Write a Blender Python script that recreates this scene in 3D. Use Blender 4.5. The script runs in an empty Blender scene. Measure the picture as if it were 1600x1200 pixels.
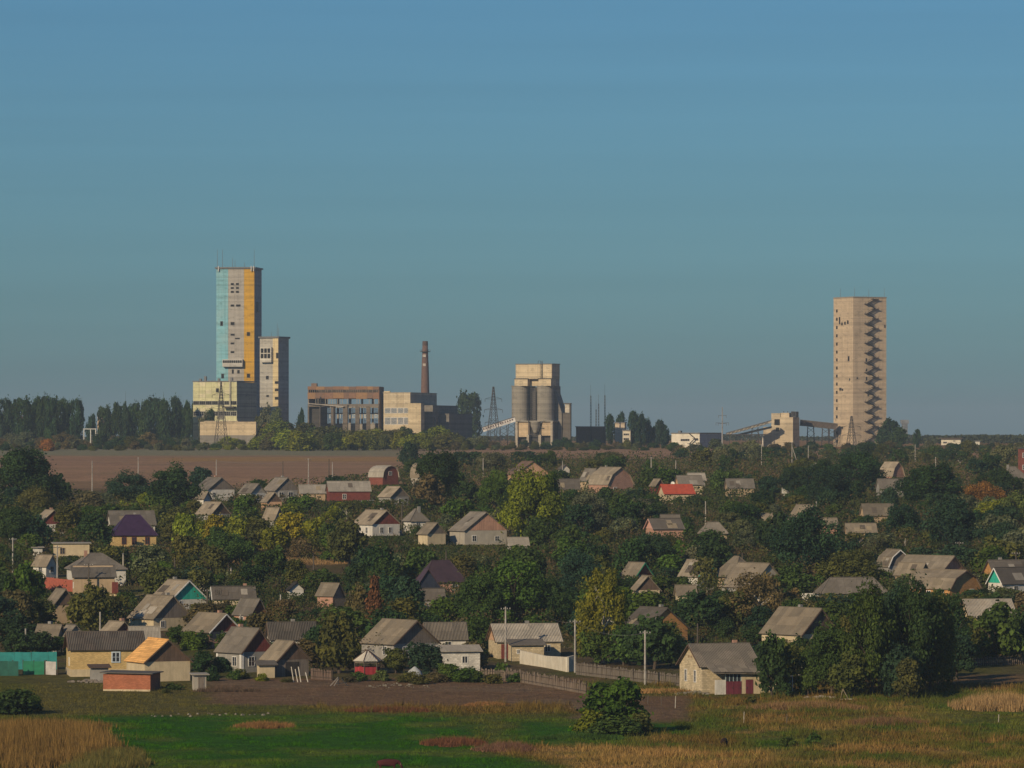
import bpy, math, random
import numpy as np

# ------------------------------------------------------------------ camera, sky, sun, exposure
S = bpy.context.scene
COL = S.collection
R = math.radians
FPX = 7611.0            # focal length in units of a 1600 px wide picture (12 degree lens)
HORIZON = 685.0         # picture row of the horizon
CZ = 40.0               # camera height above the valley datum

cam = bpy.data.objects.new('camera', bpy.data.cameras.new('camera'))
COL.objects.link(cam)
cam.location = (0, 0, CZ)
cam.rotation_euler = (R(90), 0, 0)
cam.data.sensor_width = 36.0
cam.data.lens = 36.0 * FPX / 1600.0
cam.data.shift_y = (HORIZON - 600.0) / 1600.0
cam.data.clip_start = 1.0
cam.data.clip_end = 60000.0
S.camera = cam

SUN_EL, SUN_AZ = 24.0, 35.0       # elevation; degrees off the view axis, behind the camera to the left
sun_from = (-math.sin(R(SUN_AZ)), -math.cos(R(SUN_AZ)))

W = bpy.data.worlds.new('World'); S.world = W; W.use_nodes = True
nt = W.node_tree; nt.nodes.clear()
out = nt.nodes.new('ShaderNodeOutputWorld'); bg = nt.nodes.new('ShaderNodeBackground')
sky = nt.nodes.new('ShaderNodeTexSky'); sky.sky_type = 'NISHITA'; sky.sun_disc = False
sky.sun_elevation = R(SUN_EL)
sky.sun_rotation = math.atan2(sun_from[0], sun_from[1])
sky.altitude = 100.0; sky.air_density = 1.0; sky.dust_density = 0.8; sky.ozone_density = 2.0
tint = nt.nodes.new('ShaderNodeMix'); tint.data_type = 'RGBA'; tint.blend_type = 'MULTIPLY'
tint.inputs[0].default_value = 1.0
tint.inputs[7].default_value = (0.42, 0.80, 1.17, 1)
nt.links.new(sky.outputs[0], tint.inputs[6])
# faint level streaks of haze in the upper air
_tc = nt.nodes.new('ShaderNodeTexCoord'); _mp = nt.nodes.new('ShaderNodeMapping'); _mp.inputs['Scale'].default_value = (3, 3, 110)
_nz = nt.nodes.new('ShaderNodeTexNoise'); _nz.inputs['Scale'].default_value = 1.6; _nz.inputs['Detail'].default_value = 4
_mr = nt.nodes.new('ShaderNodeMapRange'); _mr.inputs[1].default_value = .3; _mr.inputs[2].default_value = .7; _mr.inputs[3].default_value = .97; _mr.inputs[4].default_value = 1.03
_st = nt.nodes.new('ShaderNodeMix'); _st.data_type = 'RGBA'; _st.blend_type = 'MULTIPLY'; _st.inputs[0].default_value = 1.0
nt.links.new(_tc.outputs['Generated'], _mp.inputs[0]); nt.links.new(_mp.outputs[0], _nz.inputs['Vector']); nt.links.new(_nz.outputs[0], _mr.inputs[0])
nt.links.new(tint.outputs[2], _st.inputs[6]); nt.links.new(_mr.outputs[0], _st.inputs[7]); nt.links.new(_st.outputs[2], bg.inputs[0])
bg.inputs[1].default_value = 0.066
nt.links.new(bg.outputs[0], out.inputs[0])

sd = bpy.data.lights.new('sun', 'SUN'); sd.energy = 4.9; sd.angle = R(0.6); sd.color = (1.0, 0.78, 0.50)
sun = bpy.data.objects.new('sun', sd); COL.objects.link(sun)
sun.rotation_euler = (R(90 - SUN_EL), 0, math.atan2(sun_from[1], sun_from[0]) + R(90))
sun.location = (-200, -200, 300)

S.view_settings.view_transform = 'Standard'; S.view_settings.look = 'None'
S.view_settings.gamma = 1.0; S.view_settings.use_curve_mapping = False
S.view_settings.exposure = -0.3
S.render.engine = 'CYCLES'
S.cycles.use_denoising = True
S.cycles.max_bounces = 5; S.cycles.diffuse_bounces = 3; S.cycles.glossy_bounces = 2
S.cycles.transmission_bounces = 3; S.cycles.transparent_max_bounces = 4; S.cycles.volume_bounces = 0
S.cycles.caustics_reflective = False; S.cycles.caustics_refractive = False

HAZE_DENSITY = 0.00008
HAZE_COLOR = (0.58, 0.74, 0.92)

rnd = random.Random(7)
rs = np.random.RandomState(11)

# ------------------------------------------------------------------ terrain: one valley profile
_prof = [(-400, 37), (-20, 38.2), (0, 38.2), (60, 26), (200, 13), (320, 9.6), (430, 9.0), (458, 9.0), (560, 8.85), (600, 9.05), (650, 9.75),
         (690, 11.0), (830, 16.6), (1000, 22.3), (1180, 26.8), (1350, 30.2), (1650, 32.2), (1950, 34.7),
         (2285, 36.1), (2600, 37.2), (4000, 39.0), (9000, 39.7), (14000, 39.8)]
_pY = np.array([p[0] for p in _prof], float); _pZ = np.array([p[1] for p in _prof], float)
_m = np.gradient(_pZ, _pY)
for i in range(len(_pY)):                                # monotone-ish Hermite slopes
    if 0 < i < len(_pY) - 1:
        a = (_pZ[i] - _pZ[i - 1]) / (_pY[i] - _pY[i - 1]); b = (_pZ[i + 1] - _pZ[i]) / (_pY[i + 1] - _pY[i])
        _m[i] = 0 if a * b <= 0 else 2 * a * b / (a + b)

def gz(Y):
    Y = np.asarray(Y, float)
    i = np.clip(np.searchsorted(_pY, Y) - 1, 0, len(_pY) - 2)
    h = _pY[i + 1] - _pY[i]; t = np.clip((Y - _pY[i]) / h, 0, 1)
    return ((2 * t**3 - 3 * t**2 + 1) * _pZ[i] + (t**3 - 2 * t**2 + t) * h * _m[i] + (-2 * t**3 + 3 * t**2) * _pZ[i + 1] + (t**3 - t**2) * h * _m[i + 1])

_TY = np.linspace(380, 2900, 6000); _TZ = gz(_TY)

def Y_at(py, raised=0.0):
    """distance at which a point RAISED metres above the ground shows at picture row py"""
    rows = HORIZON + (CZ - _TZ - raised) * FPX / _TY
    return float(np.interp(-py, -rows, _TY))
def X_at(px, Y): return (px - 800.0) * Y / FPX
def Z_at(py, Y): return CZ - (py - HORIZON) * Y / FPX
def sc(Y): return Y / FPX
def row_of(Y, z=None): return HORIZON + (CZ - (gz(Y) if z is None else z)) * FPX / Y

# ------------------------------------------------------------------ mesh building
class MB:
    def __init__(self): self.v = []; self.f = []; self.uv = {}
    def quad(self, a, b, c, d, uv=None):
        n = len(self.v); self.v += [tuple(a), tuple(b), tuple(c), tuple(d)]; self.f.append((n, n + 1, n + 2, n + 3))
        if uv: self.uv[len(self.f) - 1] = uv
    def poly(self, pts, uv=None):
        n = len(self.v); self.v += [tuple(p) for p in pts]; self.f.append(tuple(range(n, n + len(pts))))
        if uv: self.uv[len(self.f) - 1] = uv
    def box(self, x0, x1, y0, y1, z0, z1):
        n = len(self.v)
        self.v += [(x0, y0, z0), (x1, y0, z0), (x1, y1, z0), (x0, y1, z0), (x0, y0, z1), (x1, y0, z1), (x1, y1, z1), (x0, y1, z1)]
        self.f += [tuple(n + i for i in q) for q in ((0, 3, 2, 1), (4, 5, 6, 7), (0, 1, 5, 4), (1, 2, 6, 5), (2, 3, 7, 6), (3, 0, 4, 7))]
        return self
    def bar(self, p, q, r, r2=None, n=4):
        p = np.array(p, float); q = np.array(q, float); d = q - p; L = np.linalg.norm(d)
        if L < 1e-6: return self
        d /= L; a = np.cross(d, (0, 0, 1.0))
        if np.linalg.norm(a) < 1e-3: a = np.cross(d, (0, 1.0, 0))
        a /= np.linalg.norm(a); b = np.cross(d, a); r2 = r if r2 is None else r2; k = len(self.v)
        for e, rr in ((p, r), (q, r2)):
            for i in range(n):
                t = 2 * math.pi * (i + .5) / n
                self.v.append(tuple(e + rr * (math.cos(t) * a + math.sin(t) * b)))
        for i in range(n): self.f.append((k + i, k + (i + 1) % n, k + n + (i + 1) % n, k + n + i))
        self.f.append(tuple(k + i for i in reversed(range(n)))); self.f.append(tuple(k + n + i for i in range(n)))
        return self
    def cyl(self, x, y, z0, z1, r0, r1=None, n=24): return self.bar((x, y, z0), (x, y, z1), r0, r1, n)
    def prism(self, pts, h0, h1, axis='x'):
        """polygon pts [(u, z)] extruded along axis from h0 to h1"""
        k = len(self.v); n = len(pts)
        for h in (h0, h1):
            for u, z in pts: self.v.append((h, u, z) if axis == 'x' else (u, h, z))
        for i in range(n): self.f.append((k + i, k + (i + 1) % n, k + n + (i + 1) % n, k + n + i))
        self.f.append(tuple(k + i for i in reversed(range(n)))); self.f.append(tuple(k + n + i for i in range(n)))
        return self
    def mesh(self, name, mat=None, smooth=False):
        me = bpy.data.meshes.new(name); me.from_pydata(self.v, [], self.f); me.validate()
        if mat: me.materials.append(mat)
        if self.uv:
            ul = me.uv_layers.new(name='UVMap').data
            for fi, uv in self.uv.items():
                p = me.polygons[fi]
                for j, li in enumerate(p.loop_indices): ul[li].uv = uv[j]
        if smooth:
            for p in me.polygons: p.use_smooth = True
        me.update(); return me
    def build(self, name, mat, parent=None, smooth=False):
        return link(name, self.mesh(name, mat, smooth), parent)

def fix_normals(me):
    import bmesh
    bm = bmesh.new(); bm.from_mesh(me); bmesh.ops.recalc_face_normals(bm, faces=bm.faces); bm.to_mesh(me); bm.free()

def link(name, me, parent=None, loc=None):
    o = bpy.data.objects.new(name, me); COL.objects.link(o)
    if parent: o.parent = parent
    if loc is not None: o.location = loc
    return o
def empty(name, loc, rz=0.0):
    o = bpy.data.objects.new(name, None); COL.objects.link(o)
    o.location = loc; o.rotation_euler = (0, 0, rz); o.empty_display_size = 0.5; return o
def tag(o, label, cat, group=None, kind=None):
    if label: o['label'] = label
    if cat: o['category'] = cat
    if group: o['group'] = group
    if kind: o['kind'] = kind
    return o

# ------------------------------------------------------------------ materials
_mats = {}
def _new(name):
    m = bpy.data.materials.new(name); m.use_nodes = True; n = m.node_tree
    b = n.nodes['Principled BSDF']; b.inputs['Specular IOR Level'].default_value = 0.25
    return m, n, b
def _node(n, t, **kw):
    x = n.nodes.new(t)
    for k, v in kw.items(): setattr(x, k, v)
    return x
def _mixc(n, fac, a, b, blend='MIX'):
    m = _node(n, 'ShaderNodeMix', data_type='RGBA', blend_type=blend)
    for sock, val in ((m.inputs[0], fac), (m.inputs[6], a), (m.inputs[7], b)):
        if isinstance(val, (int, float)): sock.default_value = val
        elif isinstance(val, tuple): sock.default_value = (*val[:3], 1)
        else: n.links.new(val, sock)
    return m.outputs[2]
def _math(n, op, a, b=0.0, c=None):
    m = _node(n, 'ShaderNodeMath', operation=op)
    for i, val in enumerate((a, b) if c is None else (a, b, c)):
        if isinstance(val, (int, float)): m.inputs[i].default_value = val
        else: n.links.new(val, m.inputs[i])
    return m.outputs[0]
def _noise(n, vec, scale, detail=4, rough=.6):
    t = _node(n, 'ShaderNodeTexNoise'); t.inputs['Scale'].default_value = scale
    t.inputs['Detail'].default_value = detail; t.inputs['Roughness'].default_value = rough
    n.links.new(vec, t.inputs['Vector']); return t.outputs['Fac']
def _ramp(n, fac, lo, hi):
    m = _node(n, 'ShaderNodeMapRange'); n.links.new(fac, m.inputs[0])
    m.inputs[1].default_value = lo; m.inputs[2].default_value = hi; return m.outputs[0]
def _scale(n, vec, s):
    m = _node(n, 'ShaderNodeMapping'); m.inputs['Scale'].default_value = s; n.links.new(vec, m.inputs['Vector']); return m.outputs[0]
def _bump(n, b, h, dist, strength=.6):
    x = _node(n, 'ShaderNodeBump'); x.inputs['Distance'].default_value = dist; x.inputs['Strength'].default_value = strength
    n.links.new(h, x.inputs['Height']); n.links.new(x.outputs[0], b.inputs['Normal'])

def mul(c, k): return tuple(min(1, x * k) for x in c[:3])

def M(kind, c, c2=None):
    key = (kind, tuple(round(x, 4) for x in c), c2 if c2 is None else tuple(c2))
    if key in _mats: return _mats[key]
    m, n, b = _new(kind); b.inputs['Roughness'].default_value = .88
    tc = _node(n, 'ShaderNodeTexCoord'); obj = tc.outputs['Object']
    geo = _node(n, 'ShaderNodeNewGeometry'); pos = geo.outputs['Position']
    if kind in ('brick', 'block', 'wood', 'panelled', 'siding'):
        sep = _node(n, 'ShaderNodeSeparateXYZ'); n.links.new(obj, sep.inputs[0])
        u = _math(n, 'ADD', sep.outputs[0], sep.outputs[1]); cmb = _node(n, 'ShaderNodeCombineXYZ')
        if kind == 'wood': n.links.new(sep.outputs[2], cmb.inputs[0]); n.links.new(u, cmb.inputs[1])
        else: n.links.new(u, cmb.inputs[0]); n.links.new(sep.outputs[2], cmb.inputs[1])
        br = _node(n, 'ShaderNodeTexBrick'); n.links.new(cmb.outputs[0], br.inputs['Vector']); br.inputs['Scale'].default_value = 1.0
        w, h, ms = {'brick': (.3, .1, .012), 'block': (.42, .21, .015), 'wood': (3.1, .17, .012), 'panelled': (3.0, 1.2, .04), 'siding': (4.0, .2, .015)}[kind]
        br.inputs['Brick Width'].default_value = w; br.inputs['Row Height'].default_value = h; br.inputs['Mortar Size'].default_value = ms
        br.inputs['Color1'].default_value = (*mul(c, .78), 1); br.inputs['Color2'].default_value = (*mul(c, 1.18), 1)
        br.inputs['Mortar'].default_value = (*(mul(c, .45) if kind in ('wood', 'panelled', 'siding') else mul(c, .62)), 1)
        base = br.outputs['Color']
        stain = _ramp(n, _noise(n, pos, .9, 5), .42, .66)
        base = _mixc(n, _math(n, 'MULTIPLY', stain, .45), base, c2 or mul(c, .5))
        n.links.new(base, b.inputs['Base Color'])
        _bump(n, b, br.outputs['Fac'], .02, .5); n.nodes['Bump'].invert = True
    elif kind == 'slate':
        uv = _node(n, 'ShaderNodeUVMap').outputs[0]
        br = _node(n, 'ShaderNodeTexBrick'); n.links.new(uv, br.inputs['Vector']); br.inputs['Scale'].default_value = 1.0
        br.inputs['Brick Width'].default_value = 1.05; br.inputs['Row Height'].default_value = 1.5; br.inputs['Mortar Size'].default_value = .025; br.offset = 0.0
        br.inputs['Color1'].default_value = (*mul(c, .72), 1); br.inputs['Color2'].default_value = (*mul(c, 1.22), 1); br.inputs['Mortar'].default_value = (*mul(c, .5), 1)
        lich = _ramp(n, _noise(n, pos, .55, 6, .65), .44, .62)
        base = _mixc(n, _math(n, 'MULTIPLY', lich, .6), br.outputs['Color'], c2 or mul(c, .45))
        fine = _noise(n, pos, 6.0, 3)
        base = _mixc(n, .35, base, _mixc(n, fine, mul(c, .4), mul(c, 1.5)))
        oi = _node(n, 'ShaderNodeObjectInfo')
        base = _mixc(n, 1.0, base, _mixc(n, oi.outputs['Random'], (.78, .78, .78), (1.15, 1.12, 1.08)), 'MULTIPLY')
        n.links.new(base, b.inputs['Base Color'])
        wv = _node(n, 'ShaderNodeTexWave'); n.links.new(uv, wv.inputs[0]); wv.inputs['Scale'].default_value = 1.6; wv.bands_direction = 'X'
        _bump(n, b, wv.outputs['Fac'], .05, .7)
    elif kind == 'metal':
        b.inputs['Roughness'].default_value = .55
        nz = _noise(n, pos, 1.3, 4)
        n.links.new(_mixc(n, _ramp(n, nz, .4, .8), c, c2 or mul(c, .6)), b.inputs['Base Color'])
    elif kind == 'glass':
        b.inputs['Roughness'].default_value = .12; b.inputs['Specular IOR Level'].default_value = .5
        b.inputs['Base Color'].default_value = (*c, 1)
    elif kind == 'concrete':
        big = _ramp(n, _noise(n, pos, .12, 6), .42, .6)
        streak = _ramp(n, _noise(n, _scale(n, pos, (.9, .9, .03)), 1.0, 6), .46, .62)
        sep = _node(n, 'ShaderNodeSeparateXYZ'); n.links.new(pos, sep.inputs[0])
        zl = _node(n, 'ShaderNodeCombineXYZ'); n.links.new(sep.outputs[2], zl.inputs[2])
        layer = _noise(n, zl.outputs[0], .55, 5, .75)
        base = _mixc(n, _math(n, 'MULTIPLY', big, .5), c, c2 or mul(c, .55))
        base = _mixc(n, _math(n, 'MULTIPLY', streak, .5), base, mul(c, .48))
        base = _mixc(n, .45, base, _mixc(n, _ramp(n, layer, .40, .60), mul(c, .5), mul(c, 1.25)))
        fl = _ramp(n, _noise(n, _scale(n, pos, (.35, .35, .8)), 1.0, 6, .7), .54, .62)
        base = _mixc(n, _math(n, 'MULTIPLY', fl, .5), base, mul(c, .42))
        n.links.new(base, b.inputs['Base Color']); _bump(n, b, layer, .15, .4)
    else:                                     # plaster and everything plain
        big = _ramp(n, _noise(n, pos, .7, 6, .65), .40, .64)
        fine = _noise(n, pos, 7.0, 3)
        drip = _ramp(n, _noise(n, _scale(n, pos, (2.2, 2.2, .25)), 1.0, 5), .47, .62)
        base = _mixc(n, _math(n, 'MULTIPLY', big, .55), c, c2 or mul(c, .55))
        base = _mixc(n, _math(n, 'MULTIPLY', drip, .4), base, mul(c, .5))
        base = _mixc(n, .25, base, _mixc(n, fine, mul(c, .5), mul(c, 1.4)))
        n.links.new(base, b.inputs['Base Color']); _bump(n, b, fine, .03, .4)
    _mats[key] = m
    return m

def leaf_material():
    m, n, b = _new('leaf'); b.inputs['Roughness'].default_value = .75; b.inputs['Specular IOR Level'].default_value = .15
    oi = _node(n, 'ShaderNodeObjectInfo'); at = _node(n, 'ShaderNodeAttribute', attribute_name='tint')
    t = at.outputs['Fac']
    k = _mixc(n, t, (.35, .40, .46), (1.7, 1.55, 1.15))
    base = _mixc(n, 1.0, oi.outputs['Color'], k, 'MULTIPLY')
    geo = _node(n, 'ShaderNodeNewGeometry')
    patch = _ramp(n, _noise(n, geo.outputs['Position'], .45, 3), .35, .7)
    base = _mixc(n, _math(n, 'MULTIPLY', patch, .32), base, _mixc(n, 1.0, base, (1.35, 1.1, .6), 'MULTIPLY'))
    n.links.new(base, b.inputs['Base Color'])
    tr = _node(n, 'ShaderNodeBsdfTranslucent'); n.links.new(_mixc(n, 1.0, base, (1.3, 1.35, .6), 'MULTIPLY'), tr.inputs[0])
    mx = _node(n, 'ShaderNodeMixShader'); mx.inputs[0].default_value = .28
    n.links.new(b.outputs[0], mx.inputs[1]); n.links.new(tr.outputs[0], mx.inputs[2])
    n.links.new(mx.outputs[0], n.nodes['Material Output'].inputs['Surface'])
    return m
LEAF = leaf_material()

def vcol_material(name, bump=False):
    m, n, b = _new(name); b.inputs['Roughness'].default_value = .95; b.inputs['Specular IOR Level'].default_value = .05
    at = _node(n, 'ShaderNodeAttribute', attribute_name='gcol'); geo = _node(n, 'ShaderNodeNewGeometry'); pos = geo.outputs['Position']
    base = at.outputs['Color']
    if bump:
        a = _noise(n, pos, .35, 6, .7); f = _noise(n, _scale(n, pos, (1, .45, 1)), 2.2, 5, .7)
        base = _mixc(n, 1.0, base, _mixc(n, _ramp(n, a, .3, .7), (.62, .64, .66), (1.35, 1.3, 1.22)), 'MULTIPLY')
        base = _mixc(n, 1.0, base, _mixc(n, _ramp(n, f, .3, .7), (.6, .6, .6), (1.4, 1.38, 1.35)), 'MULTIPLY')
        _bump(n, b, f, .25, .8)
    n.links.new(base, b.inputs['Base Color']); return m
GROUND = vcol_material('earth_and_turf', True); BLADE = vcol_material('grass_blade')

# real-world base colours
C = dict(slate=(.215, .195, .168), slate_dark=(.135, .122, .108), slate_tan=(.285, .245, .188), slate_pale=(.40, .37, .32), slate_brown=(.15, .10, .075),
         purple=(.042, .022, .06), dark_purple=(.07, .045, .06), orange=(.72, .40, .14), red_roof=(.52, .10, .055), cream=(.55, .46, .31), white=(.62, .60, .55), grey=(.31, .30, .28),
         yellow=(.55, .38, .15), ochre=(.60, .44, .20), tan=(.45, .34, .22), brick=(.42, .155, .085), rose=(.46, .27, .20), orange_brick=(.52, .28, .11), wood=(.13, .09, .068), wood_grey=(.20, .17, .145),
         red_brown=(.20, .055, .045), red=(.24, .08, .06), teal=(.03, .42, .32), peach=(.60, .38, .24), dark=(.05, .045, .042), burgundy=(.17, .035, .055), shadowed=(.03, .04, .07), pink=(.62, .36, .30),
         dark_brick=(.10, .075, .06), green=(.03, .25, .14), trim=(.78, .77, .74))
GLASS = lambda: M('glass', (.03, .035, .045))

# ------------------------------------------------------------------ ground
def vnoise(x, y, seed=0):
    xi = np.floor(x).astype(np.int64); yi = np.floor(y).astype(np.int64); fx = x - xi; fy = y - yi
    fx = fx * fx * (3 - 2 * fx); fy = fy * fy * (3 - 2 * fy)
    def h(a, b):
        v = (a * 374761393 + b * 668265263 + seed * 1442695041) & 0xFFFFFFFF
        v = ((v ^ (v >> 13)) * 1274126177) & 0xFFFFFFFF
        return ((v ^ (v >> 16)) & 0xFFFF) / 65535.0
    return (h(xi, yi) * (1 - fx) + h(xi + 1, yi) * fx) * (1 - fy) + (h(xi, yi + 1) * (1 - fx) + h(xi + 1, yi + 1) * fx) * fy
def fbm(x, y, seed=0, o=4):
    t = 0; a = .5
    for i in range(o): t = t + a * vnoise(x * 2**i, y * 2**i, seed + i); a *= .5
    return t / (1 - .5**o)
def sm(x, a, b):
    t = np.clip((x - a) / (b - a), 0, 1); return t * t * (3 - 2 * t)

TURF, OLIVE, SOIL, TAN, RUST = map(np.array, ((.027, .092, .004), (.078, .088, .020), (.16, .10, .058), (.34, .21, .085), (.19, .085, .032)))
FIELD, STRIP, YARD, GREYSOIL = map(np.array, ((.30, .185, .115), (.21, .20, .125), (.10, .078, .045), (.17, .125, .085)))

def ground_cover(X, Y):
    """colour of the ground and the share of meadow, bare soil, rust-brown and tan growth at plan positions"""
    px = 800 + X * FPX / np.maximum(Y, 200); py = row_of(np.maximum(Y, 200))
    n1 = fbm(X / 9, Y / 12, 3); n2 = fbm(X / 3, Y / 5, 9); n3 = fbm(X / 22, Y / 40, 21)
    wob = (n1 - .5) * 26 + (n2 - .5) * 10; wx = (n1 - .5) * 160 + (n2 - .5) * 60
    green = sm(py + wob * .7, 1114, 1122) * sm(px + wx * .3, 100, 150) * (1 - sm(px + wx - (py - 1150) * 1.6, 690, 800))
    green = np.maximum(green, .45 * sm(px, 1000, 1100) * sm(fbm(X / 7, Y / 5, 81), .5, .6)); green = np.maximum(green, .95 * sm(px + wx, 760, 820) * (1 - sm(px + wx, 990, 1060)) * sm(py + wob * .5, 1122, 1130) * (1 - sm(py + wob * .5, 1160, 1170)))
    green = np.maximum(green, .6 * sm(px + wx, 1120, 1180) * (1 - sm(px + wx, 1320, 1400)) * sm(py + wob, 1150, 1158) * (1 - sm(py + wob, 1164, 1172)))
    green = np.maximum(green, .55 * sm(px + wx, 1400, 1480) * sm(py + wob * .5, 1098, 1106) * (1 - sm(py + wob, 1136, 1146)))
    soil = sm(px + wx * .3, 300, 350) * (1 - sm(px + wx * .5, 905, 960)) * sm(py, 1056, 1062) * (1 - sm(py + wob * .5, 1098, 1108))
    soil = np.maximum(soil, sm(px + wx * .3, 880, 920) * (1 - sm(px + wx * .4, 1060, 1100)) * sm(py + wob * .3, 1082, 1090) * (1 - sm(py + wob * .4, 1122, 1132)))
    left = sm(px, 30, 70) * (1 - sm(px + wx * .3, 300, 350)) * sm(py, 1050, 1058) * (1 - sm(py + wob * .5, 1112, 1120))
    tan = sm(px + wx, 800, 900) * sm(py + wob * .6, 1166, 1174) * (1 - sm(px + wx, 1120, 1260)) * .95
    n5 = fbm(X / 5, Y / 6, 71); tan = tan * (.55 + .45 * sm(n5, .35, .6)); tan = np.maximum(tan, .6 * sm(n3 * .4 + n5 * .6, .5, .62) * sm(px, 980, 1060))
    n4 = fbm(X / 4.5, Y / 4.5, 55); rust = sm(px + wx * .5, 990, 1060) * sm(n1 * .5 + n4 * .5, .44, .58) * .9
    rust = np.maximum(rust, sm(py + wob * .4, 1097, 1103) * (1 - sm(py + wob * .4, 1110, 1118)) * sm(px + wx, 480, 560) * (1 - sm(px, 900, 960)) * .9)
    rust = np.maximum(rust, sm(px + wx * .3, 660, 690) * (1 - sm(px + wx * .3, 830, 900)) * sm(py + wob * .2 - (px - 670) * .15, 1138, 1143) * (1 - sm(py + wob * .2 - (px - 670) * .18, 1156, 1162)))
    fore = sm(py, 1050, 1062)
    base = OLIVE * np.ones(X.shape + (1,)) * (.7 + .6 * n2[..., None])
    def over(b, c, m): return b * (1 - m[..., None]) + c * m[..., None]
    base = over(base, RUST * .95, rust * .5); base = over(base, TAN * .9, tan * .8)
    base = over(base, OLIVE * .75 + SOIL * .3, left * .8)
    soilc = over(SOIL * np.ones(X.shape + (1,)), GREYSOIL, sm(n1, .45, .7) * .6); base = over(base, soilc, soil)
    turfc = over(TURF * np.ones(X.shape + (1,)), np.array((.085, .115, .018)), sm(n1, .45, .68) * .8); base = over(base, turfc, green * (1 - soil))
    clear = sm(px + wx * .3, 1430, 1480) * sm(py, 1030, 1036) * (1 - sm(py + wob * .3, 1068, 1076)); base = over(base, SOIL * 1.1, clear * .85)
    # gardens between the houses
    yard = over(YARD * np.ones(X.shape + (1,)), OLIVE, sm(n1, .4, .65) * .8)
    strip = sm(px + wx * .5, 290, 340) * (1 - sm(px + wx * .4, 590, 640)) * sm(py, 860, 864) * (1 - sm(py + wob * .2, 876, 884))
    yard = over(yard, TAN * .95, strip * .8)
    base = over(yard, 1.0, fore * 0) * (1 - fore[..., None]) + base * fore[..., None]
    # the ploughed field below the works
    f = 1 - sm(py, 756, 770)
    fc = FIELD * np.ones(X.shape + (1,)) * (.62 + .5 * fbm(X / 60, Y / 14, 5)[..., None] + .3 * fbm(X / 90, Y / 5, 6)[..., None])
    fc = over(fc, np.array((.22, .19, .09)) * .8, sm(n3, .5, .75) * .25)
    fc = over(fc, STRIP, (1 - sm(py + (n3 - .5) * 4, 711, 714)) * (1 - sm(px + wx, 560, 760)))
    fc = over(fc, TAN * .95, sm(py + (n3 - .5) * 3, 713.5, 715.5) * (1 - sm(py + (n3 - .5) * 3, 719, 723)) * sm(px + wx * .6, 220, 300) * (1 - sm(px + wx, 600, 760)) * .95)
    fc = over(fc, TAN * .55 + RUST * .3, (1 - sm(py, 700, 702.5)) * .9)
    base = base * (1 - f[..., None]) + fc * f[..., None]
    return base, green * fore, soil * fore, rust * fore, tan * fore, left * fore

xs = np.unique(np.concatenate([-np.geomspace(60, 9000, 34)[::-1], np.arange(-60, 60.1, .9), np.geomspace(60, 9000, 34), np.arange(-330, 331, 8.0)]))
ys = np.unique(np.concatenate([np.linspace(-400, 420, 16), np.arange(430, 625, 1.0), np.arange(625, 1400, 4.0), np.arange(1400, 2300, 9.0), np.geomspace(2300, 14000, 24)]))
GX, GY = np.meshgrid(xs, ys); GZ = gz(GY) + (fbm(GX / 6, GY / 9, 33) - .5) * .35 * sm(GY, 420, 450) * (1 - sm(GY, 585, 620))
nx, ny = len(xs), len(ys)
me = bpy.data.meshes.new('ground')
idx = np.arange(nx * ny).reshape(ny, nx)
quads = np.stack([idx[:-1, :-1], idx[:-1, 1:], idx[1:, 1:], idx[1:, :-1]], -1).reshape(-1, 4)
me.from_pydata(np.stack([GX, GY, GZ], -1).reshape(-1, 3).tolist(), [], quads.tolist())
gc = ground_cover(GX, GY)[0].reshape(-1, 3)
at = me.attributes.new('gcol', 'FLOAT_COLOR', 'POINT')
at.data.foreach_set('color', np.concatenate([gc, np.ones((len(gc), 1))], 1).astype(np.float32).ravel())
me.materials.append(GROUND); me.shade_smooth()
g = link('ground', me); g['kind'] = 'structure'
def ground_z(X, Y):
    return gz(Y) + (fbm(X / 6, Y / 9, 33) - .5) * .35 * sm(Y, 420, 450) * (1 - sm(Y, 585, 620))

# ------------------------------------------------------------------ a building standing with its near corner at a picture column
LANDMARKS = []      # (px, base row, short name) used to word the labels of plants and poles
BOXES = []          # what a building shows: x0, x1, top row, lowest row kept clear, base row
FOOT = []           # plan: x, y, radius

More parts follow.
